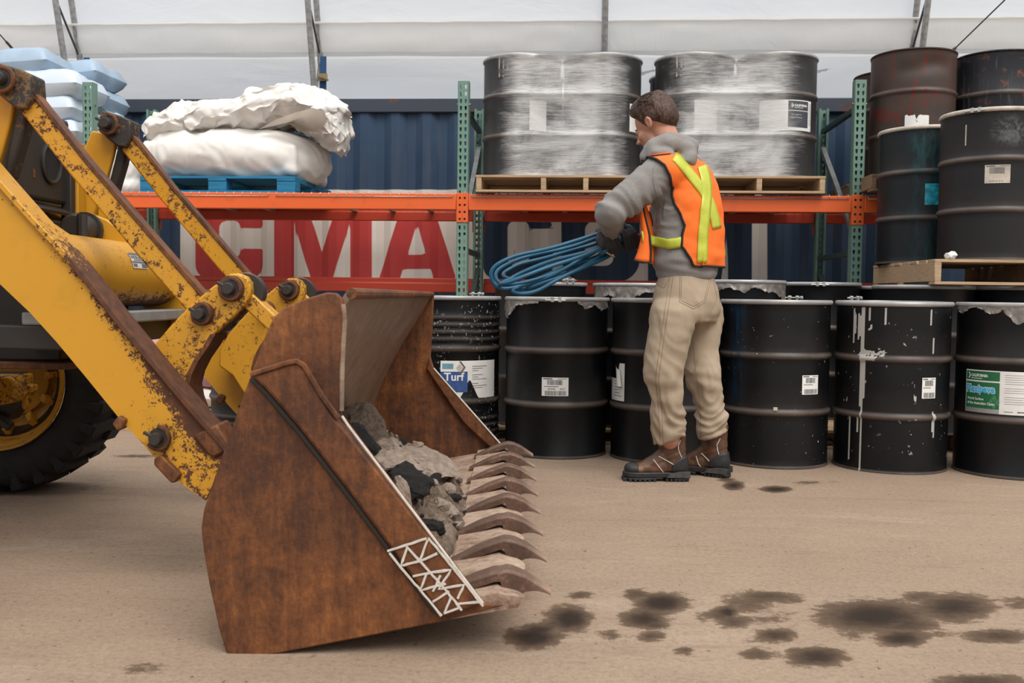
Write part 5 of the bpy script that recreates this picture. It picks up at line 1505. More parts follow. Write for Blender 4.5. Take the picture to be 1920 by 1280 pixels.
# ---- frame, grille, chassis
gx_ = -1.70
m = MB(); zt_, zb2 = 1.47, 1.06
m.box(gx_ - .03, gx_, 3.20, 3.84, 1.205, 1.53); g = LB(m, 'grille_panel', GRS, bevel=.02)
m = MB()
m.tube([(gx_ + .004, 3.675 + .070 * math.cos(a), 1.347 + .070 * math.sin(a)) for a in np.linspace(0, 2 * PI, 32, endpoint=False)], .008, 6, closed=True); LB(m, 'oval_rim', GRS, g)
m = MB(); m.prism([(gx_ - .001, 0)] * 3, 0, 0) if False else None
m.add([(gx_ + .002, 3.675 + .067 * math.cos(a), 1.347 + .067 * math.sin(a)) for a in np.linspace(0, 2 * PI, 24, endpoint=False)], [tuple(range(24))]); LB(m, 'oval_opening', MAT['dark_void'], g)
m = MB(); m.box(gx_, gx_ + .004, 3.40, 3.41, 1.30, 1.36); m.box(gx_, gx_ + .004, 3.54, 3.55, 1.28, 1.31); m.box(gx_, gx_ + .03, 3.48, 3.54, 1.47, 1.50); LB(m, 'slot', MAT['rusty_plate'], g)
for k in range(3):
    m = MB(); m.bar((gx_ - .02, 3.22, 1.19 - .042 * k), (gx_ - .02, 3.84, 1.19 - .042 * k), .10, .012, (.5, 0, 1)); LB(m, 'slat', GRS, g)
m = MB(); m.box(gx_ - .02, gx_ + .03, 3.84, 3.90, .95, 1.45); LB(m, 'edge_strip', YEL, g, bevel=.004)
m = MB(); m.box(gx_ - .02, gx_ + .02, 3.80, 3.84, .95, 1.40); LB(m, 'edge_strip', GRS, g, bevel=.004)
m = MB(); m.wear = .05; m.prism([(-1.92, 1.55), (-1.80, 1.53), (-1.76, 1.50), (-1.76, .95), (-3.0, .95), (-3.0, 1.6)], 3.22, 3.82); LB(m, 'bonnet', YELC, bevel=.03)
m = MB(); m.box(-3.0, -1.50, 3.30, 3.90, .645, .95); ch = LB(m, 'chassis', GRS, bevel=.01)
m = MB(); m.box(-3.0, -1.46, 3.26, 3.94, .622, .646); LB(m, 'sump_guard', RST, ch, bevel=.004)
m = MB(); m.wear = .1; m.prism(lxz([(164, 398), (200, 412), (246, 446), (250, 470), (160, 470)], 3.62), 3.62, 3.66); LB(m, 'bracket', YELC, bevel=.004)
m = MB(); m.wear = .1; m.prism(lxz([(186, 380), (204, 392), (232, 440), (180, 420)], 3.7), 3.70, 3.86); LB(m, 'bracket', YELC, bevel=.004)
m = MB(); c = ld(150, 430, 3.55); m.lathe([(0, -.05), (.045, -.05), (.055, -.04), (.055, .03), (.065, .03), (.065, .05), (.05, .05), (.05, .10), (0, .10)], 18, (c[0], 3.55, c[2]), 'y'); m.cyl((c[0] + .03, 3.5, c[2] - .05), (c[0] + .03, 3.5, c[2] + .05), .018, 10); LB(m, 'hydraulic_fitting', GRS, fixn=True)
m = MB(); m.wear = .25; m.prism(lxz([(60, 408), (72, 408), (100, 420), (126, 438), (141, 458), (146, 476), (141, 484), (132, 470), (122, 452), (92, 440), (70, 432)], 3.14), 3.10, 3.16); LB(m, 'curved_bracket', YEL, bevel=.005)
# ---- front axle and far wheel
wx, wz, wy0 = ld(-12, 716, 4.24)[0], .493, 4.24
wheel = LB(MB(), 'wheel', MAT['tyre_rubber'])
TR = .493
m = MB()
pr_ = [(.30, .015), (.315, .004), (.36, -.004), (.42, -.004), (.45, .010), (.462, .03), (.470, .08), (.472, .17), (.470, .26), (.462, .31), (.45, .33), (.42, .344), (.36, .344), (.315, .336), (.30, .325)]
m.lathe(pr_, 64, (wx, wy0, wz), 'y'); LB(m, 'tyre', MAT['tyre_rubber'], wheel, smooth=50)
n_l = 28
lugm = None
for i in range(n_l):
    a = 2 * PI * i / n_l
    for s in (0, 1):
        aa = a + s * PI / n_l
        yc = .085 if s == 0 else .255; sg = 1 if s == 0 else -1
        m = MB()
        r0, r1 = .455, TR
        vs = []
        for (yy, da) in ((yc - .088, -.020 * sg), (yc + .078, .030 * sg)):
            for rr in (r0, r1 - (.014 if (yy < 0 or yy > .33) else 0)):
                for w_ in (-.062, .062):
                    t_ = aa + da + w_ * (1.0 if rr == r0 else .80); vs.append((wx + rr * math.cos(t_), wy0 + yy, wz + rr * math.sin(t_)))
        m.add(vs, [(0, 1, 3, 2), (4, 6, 7, 5), (0, 4, 5, 1), (2, 3, 7, 6), (0, 2, 6, 4), (1, 5, 7, 3)])
        LB(m, 'lug', MAT['tyre_rubber'], wheel, smooth=0, fixn=True)
for i in range(n_l):      # sidewall ends of the lugs
    a = 2 * PI * i / n_l - .02; m = MB()
    t_ = lambda r, w_, y: (wx + r * math.cos(a + w_), wy0 + y, wz + r * math.sin(a + w_))
    m.add([t_(.405, -.03, -.001), t_(.405, .03, -.001), t_(.472, .055, .004), t_(.472, -.055, .004), t_(.41, -.024, -.010), t_(.41, .024, -.010), t_(.474, .045, -.008), t_(.474, -.045, -.008)], [(4, 5, 6, 7), (0, 1, 5, 4), (1, 2, 6, 5), (2, 3, 7, 6), (3, 0, 4, 7)])
    LB(m, 'side_lug', MAT['tyre_rubber'], wheel, smooth=0, fixn=True)
m = MB(); m.wear = .12
m.lathe([(.292, -.006), (.300, -.010), (.303, .004), (.296, .012), (.282, .012), (.268, .03), (.262, .08), (.235, .09), (.225, .16), (.17, .175), (.165, .15), (.10, .15), (0, .15)], 48, (wx, wy0, wz), 'y')
rim = LB(m, 'rim', YEL, wheel, smooth=40, fixn=True)
m = MB(); m.lathe([(.252, .085), (.236, .075), (.222, .11), (.215, .158)], 48, (wx, wy0, wz), 'y'); LB(m, 'rim_well', GRS, rim, fixn=True)
for k in range(12):
    a = 2 * PI * k / 12 + .1; m = MB(); m.wear = .2
    m.bar((wx + .19 * math.cos(a), wy0 + .10, wz + .19 * math.sin(a)), (wx + .228 * math.cos(a), wy0 + .06, wz + .228 * math.sin(a)), .028, .04, (0, 1, 0)); LB(m, 'rim_lug', YEL, rim, bevel=.003)
c = ld(14, 734, 4.06)
m = MB(); m.wear = .3; m.prism(lxz([(-60, 704), (16, 704), (27, 714), (29, 742), (20, 756), (-10, 762), (-60, 760)], 4.02), 4.02, 4.14); LB(m, 'axle_hub', YEL, bevel=.012)
m = MB(); m.prism(lxz([(-60, 700), (30, 700), (38, 720), (36, 760), (10, 790), (-60, 800)], 4.10), 4.10, 4.22); LB(m, 'knuckle', GRS, bevel=.01)
m = MB(); m.wear = .25; m.prism(lxz([(40, 700), (50, 702), (50, 722), (60, 722), (60, 736), (52, 738), (50, 762), (44, 770), (38, 760)], 4.12), 4.12, 4.18); LB(m, 'steering_arm', YEL, bevel=.006)
m = MB(); m.tube([ld(-40, 770, 4.08), ld(0, 785, 4.08), ld(20, 800, 4.08)], .022, 10); LB(m, 'track_rod', GRS)
m = MB(); m.wear = .3; m.box(wx - .09, wx + .09, 3.0, 4.06, wz - .09, wz + .07); LB(m, 'front_axle', YEL, bevel=.01)
m = MB(); m.wear = .12
m.lathe([(r, -y) for r, y in ((.292, -.006), (.300, -.010), (.303, .004), (.282, .012), (.262, .08), (.235, .09), (.225, .16), (.17, .175), (.10, .15), (0, .15))], 40, (wx, mir(wy0), wz), 'y')
LB(m, 'rim', YEL, wheel, smooth=40, fixn=True)
# near front wheel, out of the frame to the left but standing there
m = MB(); m.lathe([(r, -y) for r, y in pr_], 48, (wx, mir(wy0), wz), 'y'); LB(m, 'tyre', MAT['tyre_rubber'], wheel, smooth=50, fixn=True)

# ------------------------------------------------------------------ rubble in the bucket
m = MB()
XA, XB, YA, YB = -.675, -.06, YN + .032, YF - .25
def edge_x(y):
    f = (y - YA) / (YB - YA)
    return -.27 + .125 * math.sin(min(1, f * 1.9 + .12) * PI / 2) - .20 * max(0, (f - .50) / .5) ** 1.5
seedless = 1.3
def dirt_h(x, y):
    e = edge_x(y) + .03 * vn(y * 7, 3); t_ = e - x
    if t_ <= 0: return -.02
    f = (y - YA) / (YB - YA)
    top = .27 + .10 * math.sin(f * 7 + 1) * .5 - .05 * max(0, f - .75) / .25
    h = top * (1 - math.exp(-t_ * 4.2)) * 1.0
    h *= min(1, (1 - f) / .10)
    return h + (.030 * vn(x * 12, y * 12) + .022 * vn(x * 30, y * 30, 2) + .022 * ridged((x, y, 0), 26, 4) + .014 * vn(x * 80, y * 80, 4) + .030 * (noise.voronoi(Vector((x * 26 + vn(x * 9, y * 9), y * 26, seedless)))[0][0] - .35)) * min(1, t_ / .05)
m.grid(lambda u, v: (XA + (XB - XA) * u, YA + (YB - YA) * v, max(floorz(XA + (XB - XA) * u) + .012, .012) + dirt_h(XA + (XB - XA) * u, YA + (YB - YA) * v)), 90, 240)
dirt = LB(m, 'rubble_dirt', MAT['concrete_dust'], None, smooth=60)
dirt.location = loader.location; dirt.rotation_euler = (0, 0, YAW)
tag(dirt, 'heap of crushed concrete and dust in the rusty bucket', 'dirt', kind='stuff')
def rock_mesh(seed, flat=1.0, sub=2, rough=.5):
    bm = bmesh.new(); bmesh.ops.create_icosphere(bm, subdivisions=sub, radius=1)
    r = random.Random(seed)
    planes = [(Vector((r.gauss(0, 1), r.gauss(0, 1), r.gauss(0, 1))).normalized(), r.uniform(.5, .85)) for _ in range(9)]
    for v in bm.verts:
        for nrm, d in planes:
            k = v.co.dot(nrm)
            if k > d: v.co -= nrm * (k - d)
        v.co *= 1 + rough * (.20 * vn(v.co.x * 2.3 + seed, v.co.y * 2.3, v.co.z * 2.3) + (.09 * vn(v.co.x * 7 + seed, v.co.y * 7, v.co.z * 7) if sub > 2 else 0))
        v.co.z *= flat
    me = bpy.data.meshes.new('rubble_chunk'); bm.to_mesh(me); bm.free()
    return me
rocks = []
for k in range(9):
    me = rock_mesh(k * 3.1 + 1, .72); me.materials.append(MAT['broken_concrete'] if k % 5 else MAT['tarry_asphalt']); rocks.append(me)
rng = random.Random(12)
def floor_dirt(x, y): return max(floorz(x) + .012, .012) + dirt_h(x, y)
cnt = 0
for k in range(1500):
    if cnt >= 292: break
    y = YA + (YB - YA) * rng.random(); x = rng.uniform(-.62, edge_x(y) - .01)
    s = rng.choice((.010, .012, .015, .018, .022, .028, .036)) * rng.uniform(.8, 1.2)
    if s > .03 and x > edge_x(y) - .06: continue
    o = bpy.data.objects.new('rubble_chunk', rocks[cnt % 9]); COL.objects.link(o)
    w_ = l2w(x, y); o.location = (w_[0], w_[1], floor_dirt(x, y) + s * .35); o.scale = (s, s * rng.uniform(.7, 1.2), s * rng.uniform(.6, 1))
    o.rotation_euler = (rng.uniform(-.5, .5), rng.uniform(-.5, .5), rng.uniform(0, 6))
    tag(o, 'small broken chunk of concrete lying on the dirt in the bucket', 'rubble', 'small concrete chunks in the bucket'); cnt += 1
def slab(name, u, v, D, size, rot, label, mat, seed, flat=.4, cat='rubble', sub=4):
    me = rock_mesh(seed, flat, sub, 1.0); me.materials.append(mat)
    o = bpy.data.objects.new(name, me); COL.objects.link(o); q = ld(u, v, D); w_ = l2w(q[0], q[1]); o.location = (w_[0], w_[1], q[2]); o.scale = size; o.rotation_euler = rot
    tag(o, label, cat); return o
slab('concrete_slab', 800, 872, 3.8, (.135, .30, .10), (.06, .26, .2), 'broad dusty concrete slab lying flat behind the tilted block', MAT['broken_concrete'], 41, .3)
slab('concrete_slab', 742, 876, 3.15, (.115, .15, .11), (-.16, .02, .35), 'tilted flat-topped concrete block beside the bucket side', MAT['broken_concrete'], 53, .6)
slab('asphalt_block', 768, 900, 3.04, (.075, .10, .085), (.3, .2, .2), 'dark tarry broken lump under the tilted block', MAT['tarry_asphalt'], 67, .6)
slab('asphalt_block', 806, 984, 2.95, (.042, .05, .05), (.2, .1, 1.2), 'small black lump of asphalt near the front of the heap', MAT['tarry_asphalt'], 71, .6)
slab('asphalt_block', 680, 830, 3.1, (.06, .08, .09), (.2, .1, .5), 'black lump at the back of the heap by the bucket edge', MAT['tarry_asphalt'], 73, .7)
slab('concrete_slab', 688, 806, 3.7, (.11, .14, .15), (.3, .5, .1), 'dark grey upright concrete lump at the top of the heap', MAT['concrete_dust'], 79, .8)
slab('concrete_slab', 727, 842, 3.6, (.07, .16, .09), (.1, .6, .5), 'long pale concrete sliver on the slope of the heap', MAT['broken_concrete'], 83, .5)
slab('concrete_slab', 834, 889, 4.05, (.06, .09, .07), (.1, .1, .8), 'rounded grey concrete piece at the toe of the heap', MAT['broken_concrete'], 87, .6)
slab('concrete_slab', 832, 951, 3.2, (.035, .06, .05), (.3, .1, .8), 'flat pale chip on the heap toward the teeth', MAT['broken_concrete'], 91, .4)
slab('concrete_slab', 755, 935, 2.72, (.03, .05, .09), (.3, -.3, .2), 'pale upright shard against the bucket side edge', MAT['broken_concrete'], 95, .9)
# ------------------------------------------------------------------ the worker (same frame as the loader: x right, y away, z up)
from mathutils.bvhtree import BVHTree
PO = (ld(1275, 880, 4.82)[0], 4.82, 0.0)
person = empty('person', l2w(*PO), YAW)
tag(person, 'man in an orange safety vest, grey hoodie and tan trousers holding blue hose', 'person')
def Q(u, v, D): return Vector(ld(u, v, D))
dv = Vector((-.75, .66, 0)).normalized(); lv = Vector((-.66, -.75, 0)).normalized(); UP = Vector((0, 0, 1))
def PB(mb, name, mat, parent=person, **k): return mb.build(name, mat, parent, PO, **k)
def ring(c, ax, ay, n=28, p=2.0):
    out = []
    for i in range(n):
        t = 2 * PI * i / n; cc, ss = math.cos(t), math.sin(t)
        out.append(c + ax * (abs(cc) ** (2 / p) * (1 if cc >= 0 else -1)) + ay * (abs(ss) ** (2 / p) * (1 if ss >= 0 else -1)))
    return out
TOR = [(524, 1287, .158, .120), (514, 1287, .172, .134), (500, 1287, .180, .142), (460, 1288, .186, .142), (420, 1287, .192, .142), (380, 1285, .200, .142), (345, 1281, .205, .136), (318, 1273, .196, .120), (300, 1263, .165, .100), (286, 1254, .115, .085), (272, 1247, .075, .075)]
def tor(v):
    for a, b in zip(TOR[:-1], TOR[1:]):
        if b[0] <= v <= a[0]:
            f = (a[0] - v) / (a[0] - b[0]); u, A, B = (a[i] + (b[i] - a[i]) * f for i in (1, 2, 3)); break
    else:
        u, A, B = (TOR[0] if v > TOR[0][0] else TOR[-1])[1:]
    return Q(u, v, 4.84), A, B
class Surf:
    def __init__(s, me): s.b = BVHTree.FromPolygons([v.co.copy() for v in me.vertices], [list(p.vertices) for p in me.polygons])
    def px(s, u, v, out=0.0):
        o = Vector((0, 0, CH)) - Vector(PO); d = (Q(u, v, 5.0) - Vector((0, 0, CH))).normalized()
        h = s.b.ray_cast(o, d)
        if h[0] is None: return None
        n = h[1] if h[1].dot(d) < 0 else -h[1]
        return h[0] + n * out
    def radial(s, c, dirn, R=.45, out=.008):
        h = s.b.ray_cast(c + dirn * R, -dirn)
        return None if h[0] is None else h[0] + dirn * out
def band(surf, pts, w, out, name, mat, parent, step=6.0, vert=False, both=True):
    """strip laid on a surface along a path of photo points; w in photo pixels"""
    P = []
    for a, b in zip(pts[:-1], pts[1:]):
        n = max(1, int(math.dist(a, b) / step)); P += [(a[0] + (b[0] - a[0]) * k / n, a[1] + (b[1] - a[1]) * k / n) for k in range(n)]
    P.append(pts[-1]); rows = []
    for i, p in enumerate(P):
        a, b = P[max(0, i - 1)], P[min(len(P) - 1, i + 1)]; dx_, dy_ = b[0] - a[0], b[1] - a[1]; L = math.hypot(dx_, dy_) or 1
        nx_, ny_ = (-dy_ / L, dx_ / L)
        r = [surf.px(p[0] + nx_ * w * k / 2, p[1] + ny_ * w * k / 2, out) for k in (-1, -.5, 0, .5, 1)]
        if all(x is not None for x in r): rows.append(r)
    if len(rows) < 2: return None
    m = MB(); m.add([q for r in rows for q in r], [(j * 5 + k, j * 5 + k + 1, (j + 1) * 5 + k + 1, (j + 1) * 5 + k) for j in range(len(rows) - 1) for k in range(4)])
    o = m.build(name, mat, parent, smooth=60)
    so = o.modifiers.new('thick', 'SOLIDIFY'); so.thickness = .003; so.offset = 0
    return o
def line(surf, pts, r, out, name, mat, parent, step=3.0):
    P = []
    for a, b in zip(pts[:-1], pts[1:]):
        n = max(1, int(math.dist(a, b) / step)); P += [(a[0] + (b[0] - a[0]) * k / n, a[1] + (b[1] - a[1]) * k / n) for k in range(n)]
    P.append(pts[-1]); q = [surf.px(u, v, out) for u, v in P]; q = [x for x in q if x is not None]
    if len(q) < 2: return None
    m = MB(); m.tube(q, r, 6); return m.build(name, mat, parent, smooth=60)

# ---- limbs
SL = Q(1241, 324, 4.69); EL = Q(1146, 396, 4.66); WL = Q(1147, 430, 4.90)
SR = Q(1304, 326, 5.00); ER = Q(1272, 432, 5.12); WR = Q(1203, 459, 5.02)
legL = [(552, 1268, 4.79, .05), (563, 1264, 4.76, .096), (580, 1262, 4.74, .106), (615, 1258, 4.735, .104), (655, 1250, 4.73, .101), (695, 1243, 4.725, .095), (715, 1244, 4.725, .086), (735, 1249, 4.73, .080), (763, 1251, 4.74, .077), (788, 1252, 4.75, .080), (808, 1254, 4.76, .081), (824, 1257, 4.76, .078)]
legR = [(552, 1310, 4.89, .05), (563, 1315, 4.91, .090), (580, 1318, 4.93, .100), (615, 1319, 4.93, .090), (655, 1315, 4.92, .082), (695, 1315, 4.91, .090), (725, 1321, 4.91, .078), (760, 1331, 4.92, .068), (788, 1335, 4.92, .077), (806, 1337, 4.92, .077), (816, 1338, 4.92, .074)]
# head frame
al = math.radians(38); pt = math.radians(24)
f0 = Vector((-math.cos(al), math.sin(al), 0)); hl = Vector((-math.sin(al), -math.cos(al), 0))
hf = f0 * math.cos(pt) - UP * math.sin(pt); hu = UP * math.cos(pt) + f0 * math.sin(pt)
HC = Q(1228, 229, 4.84); HS = 1.05
HM = Matrix((hf, hl, hu)).transposed()
def H(x, y, z): return HC + HM @ (Vector((x, y, z)) * HS)
# ---- body: one continuous figure under the clothes
m = MB()
def he(c, r): m.ell(H(*c), tuple(x * HS for x in r), 20, 14, HM)
he((-.004, 0, .015), (.096, .074, .094)); he((-.03, 0, .0), (.07, .070, .075)); he((.042, 0, -.055), (.052, .056, .070)); he((.030, 0, -.085), (.050, .052, .038)); he((.070, 0, -.108), (.024, .026, .018))
he((.082, 0, -.012), (.020, .046, .018)); he((.060, .036, -.045), (.028, .022, .026)); he((.060, -.036, -.045), (.028, .022, .026))
m.tube([H(.088, 0, -.008), H(.100, 0, -.030), H(.116, 0, -.048), H(.098, 0, -.056)], [.008 * HS, .010 * HS, .0125 * HS, .010 * HS], 10)
he((.102, .010, -.052), (.010, .009, .008)); he((.102, -.010, -.052), (.010, .009, .008)); he((.084, 0, -.078), (.014, .024, .007)); he((.082, 0, -.088), (.013, .021, .008))
for s in (1, -1):
    m.tube([H(-.004, s * .074, -.046), H(-.014, s * .083, -.030), H(-.020, s * .087, -.010), H(-.010, s * .085, .006), H(.006, s * .079, .000), H(.010, s * .075, -.016)], [.006, .007, .008, .0075, .006, .005], 8)
    m.ell(H(-.006, s * .076, -.020), (.018, .007, .026), 12, 8, HM)
nb = Q(1248, 282, 4.86)
m.tube([H(-.02, 0, -.03), H(-.03, 0, -.09), nb, Q(1262, 306, 4.86)], [.060, .056, .058, .075], 18)
for v0, u0, a0, b0 in [TOR[i] for i in (9, 8, 7)]: pass
m.loft([ring(tor(v)[0], lv * (tor(v)[1] * .86), dv * (tor(v)[2] * .86)) for v in (530, 500, 460, 420, 380, 345, 318, 302, 290)])
m.tube([SL, SL.lerp(EL, .5), EL, EL.lerp(WL, .5), WL], [.058, .052, .044, .040, .029], 14)
m.tube([SR, SR.lerp(ER, .5), ER, ER.lerp(WR, .5), WR], [.058, .052, .044, .040, .029], 14)
pel = Q(1287, 555, 4.83)
m.loft([ring(Q(1287, v, 4.83), lv * a, dv * b) for v, a, b in ((515, .14, .105), (550, .155, .125), (578, .14, .11), (588, .11, .09))])
for L in (legL, legR): m.tube([Q(u, v, D) for v, u, D, r in L] + [Q(L[-1][1] + 1, 848, L[-1][2] + .035)], [r * .62 for v, u, D, r in L] + [.026], 14)
hax = (Q(1100, 474, 4.90) - Q(1184, 438, 4.98)).normalized()
hb0 = Q(1174, 443, 4.96)
hbL, hbR = hb0 + hax * .038, hb0 + hax * .030
def fingers(mb, base, ups, path, k0, sp, r0):
    for k in range(4):
        o_ = hax * (k0 + sp * k); L = (1.0, 1.08, 1.0, .86)[k]
        mb.tube([base + o_ + p * (1 if i < 2 else L) for i, p in enumerate(path)], [r0 * s for s in (1.05, 1.0, .95, .88, .75)[:len(path)]], 8)
perp = hax.cross(Vector((0, 1, 0))).normalized()
if perp.z < 0: perp = -perp
fr = Vector((0, -1, 0))
pathL = [perp * .066 - fr * .02, perp * .062 + fr * .030, perp * .022 + fr * .062, perp * -.022 + fr * .058, perp * -.052 + fr * .030]
m.ell(hbL + hax * .055 + perp * .062 - fr * .012, (.045, .040, .022), 14, 10); m.tube([WL, hbL + hax * .05 + perp * .06], [.030, .028], 10)
fingers(m, hbL + hax * .02, perp, pathL, .0, .021, .0085)
m.tube([hbL + hax * .09 + perp * .055, hbL + hax * .105 + perp * .03 + fr * .03, hbL + hax * .10 - perp * .005 + fr * .052], [.012, .011, .009], 8)
pathR = [-perp * .060 - fr * .03, -perp * .062 + fr * .015, -perp * .035 + fr * .050, -perp * .002 + fr * .062, perp * .024 + fr * .052]
m.ell(hbR - hax * .035 - perp * .040 - fr * .015, (.042, .040, .026), 14, 10); m.tube([WR, hbR - hax * .045 - perp * .04], [.030, .028], 10)
fingers(m, hb0 - hax * .045, perp, pathR, .0, -.0195, .0085) if False else fingers(m, hbR - hax * .012, perp, pathR, -.058, .0195, .0085)
m.tube([hbR - hax * .045 - perp * .01, hbR - hax * .050 + perp * .03 + fr * .015, hbR - hax * .030 + perp * .062 + fr * .01], [.013, .012, .0095], 8)
me = remesh(m, .0055, 4, PO)
at = me.attributes.new('wear', 'FLOAT', 'POINT')
vals = []
for v in me.vertices:
    q = HM.transposed() @ ((v.co + Vector(PO)) - HC) / HS
    beard = 1.0 if (-.02 < q.x < .12 and q.z < -.035 - .03 * max(0, (q.x - .06) / .05) * (abs(q.y) < .03) and q.z > -.15 and not (q.x > .085 and abs(q.y) < .03 and -.10 < q.z)) else 0.0
    if q.x < .035 and q.z > -.075: beard *= .25
    vals.append(beard * .55)
at.data.foreach_set('value', vals)
body = mk('body', me, MAT['skin'], person, smooth=180)
for s in (1, -1):
    e_ = MB(); e_.ell(H(.0715, s * .031, -.022), (.0125 * HS,) * 3, 14, 10, HM); o = PB(e_, 'eye', MAT['print_white'], smooth=180)
    e_ = MB(); e_.ell(H(.081, s * .031, -.025), (.0045, .0055, .0055), 10, 8, HM); PB(e_, 'iris', MAT['print_black'], o, smooth=180)
    e_ = MB(); e_.tube([H(.0945, s * .014, -.004), H(.090, s * .030, .001), H(.076, s * .047, -.004)], [.003, .004, .002], 6); PB(e_, 'eyebrow', MAT['brown_hair'])
    e_ = MB(); e_.tube([H(.079, s * .018, -.017), H(.0835, s * .031, -.0135), H(.073, s * .044, -.018)], [.003, .0042, .003], 6); PB(e_, 'eyelid', MAT['skin'], smooth=180)
# ---- hair
def hairline(x):
    """height of the hair's edge at the point x forward of the ear line"""
    if x > .066: return .052 + (x - .066) * .3
    if x > .040: return .008 + (x - .040) * 1.7
    if x > .012: return -.034 + (x - .012) * 1.5
    if x > -.030: return -.004 - (0.014 - x) * .6
    return -.032 - (-.030 - x) * .85
N, Mh = 150, 84
m = MB(); vs = []
for j in range(Mh + 1):
    p = PI * j / Mh * .86
    for i in range(N):
        a = 2 * PI * i / N
        dx_, dy_, dz_ = math.sin(p) * math.cos(a), math.sin(p) * math.sin(a), math.cos(p)
        r = 1 / math.sqrt((dx_ / .098) ** 2 + (dy_ / .076) ** 2 + (dz_ / .096) ** 2)
        x, y, z = dx_ * r - .006, dy_ * r, dz_ * r + .015
        hlz = hairline(x)
        e = z - hlz
        k = max(0, min(1, e / .016)); k = k * k * (3 - 2 * k)
        top = max(0, min(1, (z - .03) / .07))
        th = .003 + .007 * max(0, min(1, (e) / .05)) + .014 * top + .014 * top * max(0, x / .09)
        if x < -.05: th += .004
        comb = ridged((x * 1.0, y * 1.6, z * .5), 46, 2) * .0055 + vn(x * 26, y * 26, z * 12) * .005 + vn(x * 120, y * 120, z * 45) * .0022
        th = th * k + comb * k * (.35 + .65 * top) - .010 * (1 - k)
        vs.append(H(x + dx_ * th + .010 * top * max(0, x / .09), y + dy_ * th, z + dz_ * th))
m.add(vs, [(j * N + i, j * N + (i + 1) % N, (j + 1) * N + (i + 1) % N, (j + 1) * N + i) for j in range(Mh) for i in range(N)])
hair = PB(m, 'hair', MAT['brown_hair'], smooth=180, fixn=True)
# loose locks combed back over the top and short hair at the sides
rng = random.Random(3); m = MB()
for k in range(2600):
    a = rng.uniform(-PI, PI); p = abs(rng.gauss(0, .9)) + .05
    if p > 2.2: continue
    dx_, dy_, dz_ = math.sin(p) * math.cos(a), math.sin(p) * math.sin(a), math.cos(p)
    r = 1 / math.sqrt((dx_ / .098) ** 2 + (dy_ / .076) ** 2 + (dz_ / .096) ** 2)
    x, y, z = dx_ * r - .006, dy_ * r, dz_ * r + .015
    if z - hairline(x) < (.030 if x > .03 else .014): continue
    top = max(0, min(1, (z - .03) / .07)); t0_ = .014 + .018 * top
    t0_ = .009 + .015 * top
    n_ = Vector((dx_, dy_, dz_)); flow = Vector((-1 if top > .3 else -.5, .35 * y / .07, -.25 - (1 - top) * .9)); flow = (flow - n_ * flow.dot(n_)).normalized()
    L = (.012 + .026 * top) * rng.uniform(.7, 1.2); b_ = Vector((x, y, z)) + n_ * (t0_ * .75)
    m.tube([H(*(b_)), H(*(b_ + flow * L * .5 + n_ * (.003 + .004 * rng.random()) * (.4 + .6 * top))), H(*(b_ + flow * L + n_ * .001))], [.0010, .0015, .0004], 3, caps=False)
PB(m, 'hair_locks', MAT['brown_hair'], hair, smooth=180)

# ---- hoodie
m = MB()
m.loft([ring(tor(v)[0], lv * tor(v)[1], dv * tor(v)[2], 32, 2.15) for v in (524, 518, 506, 490, 460, 420, 380, 345, 318, 300, 288)])
arm_pts = [SL + Vector((.03, .03, .01)), SL, SL.lerp(EL, .35), SL.lerp(EL, .7), EL, EL.lerp(WL, .35), EL.lerp(WL, .7), WL]
m.tube(arm_pts, [.095, .092, .088, .082, .074, .068, .062, .052], 22)
m.ell(EL + Vector((-.004, 0, .0)), (.072, .074, .070), 18, 12)
m.tube([SR - Vector((.03, .03, 0)), SR, SR.lerp(ER, .5), ER, ER.lerp(WR, .5), WR - (WR - ER).normalized() * .02], [.095, .092, .084, .074, .066, .052], 20)
mh = MB()
hp = [Q(1214, 312, 4.76), Q(1210, 294, 4.755), Q(1222, 276, 4.74), Q(1246, 266, 4.74), Q(1272, 266, 4.76), Q(1290, 276, 4.82), Q(1290, 284, 4.90), Q(1268, 280, 4.97), Q(1240, 282, 4.99), Q(1220, 296, 4.95), Q(1214, 308, 4.88)]
mh.tube(hp, [.024, .032, .036, .040, .046, .050, .050, .046, .040, .032, .024], 16)
mh.ell(Q(1280, 280, 4.78), (.074, .080, .050), 20, 12, Matrix.Rotation(math.radians(24), 3, 'Y')); mh.ell(Q(1290, 297, 4.745), (.046, .060, .050), 16, 10, Matrix.Rotation(math.radians(40), 3, 'Y'))
mh.ell(Q(1256, 270, 4.74), (.07, .045, .036), 16, 10, Matrix.Rotation(math.radians(8), 3, 'Y')); mh.ell(Q(1228, 288, 4.72), (.040, .03, .040), 14, 10); mh.ell(Q(1244, 288, 4.70), (.060, .034, .026), 14, 10, Matrix.Rotation(math.radians(6), 3, 'Y')); mh.ell(Q(1272, 300, 4.72), (.05, .03, .022), 14, 10, Matrix.Rotation(math.radians(22), 3, 'Y'))
me = remesh(m, .0085, 7, PO)
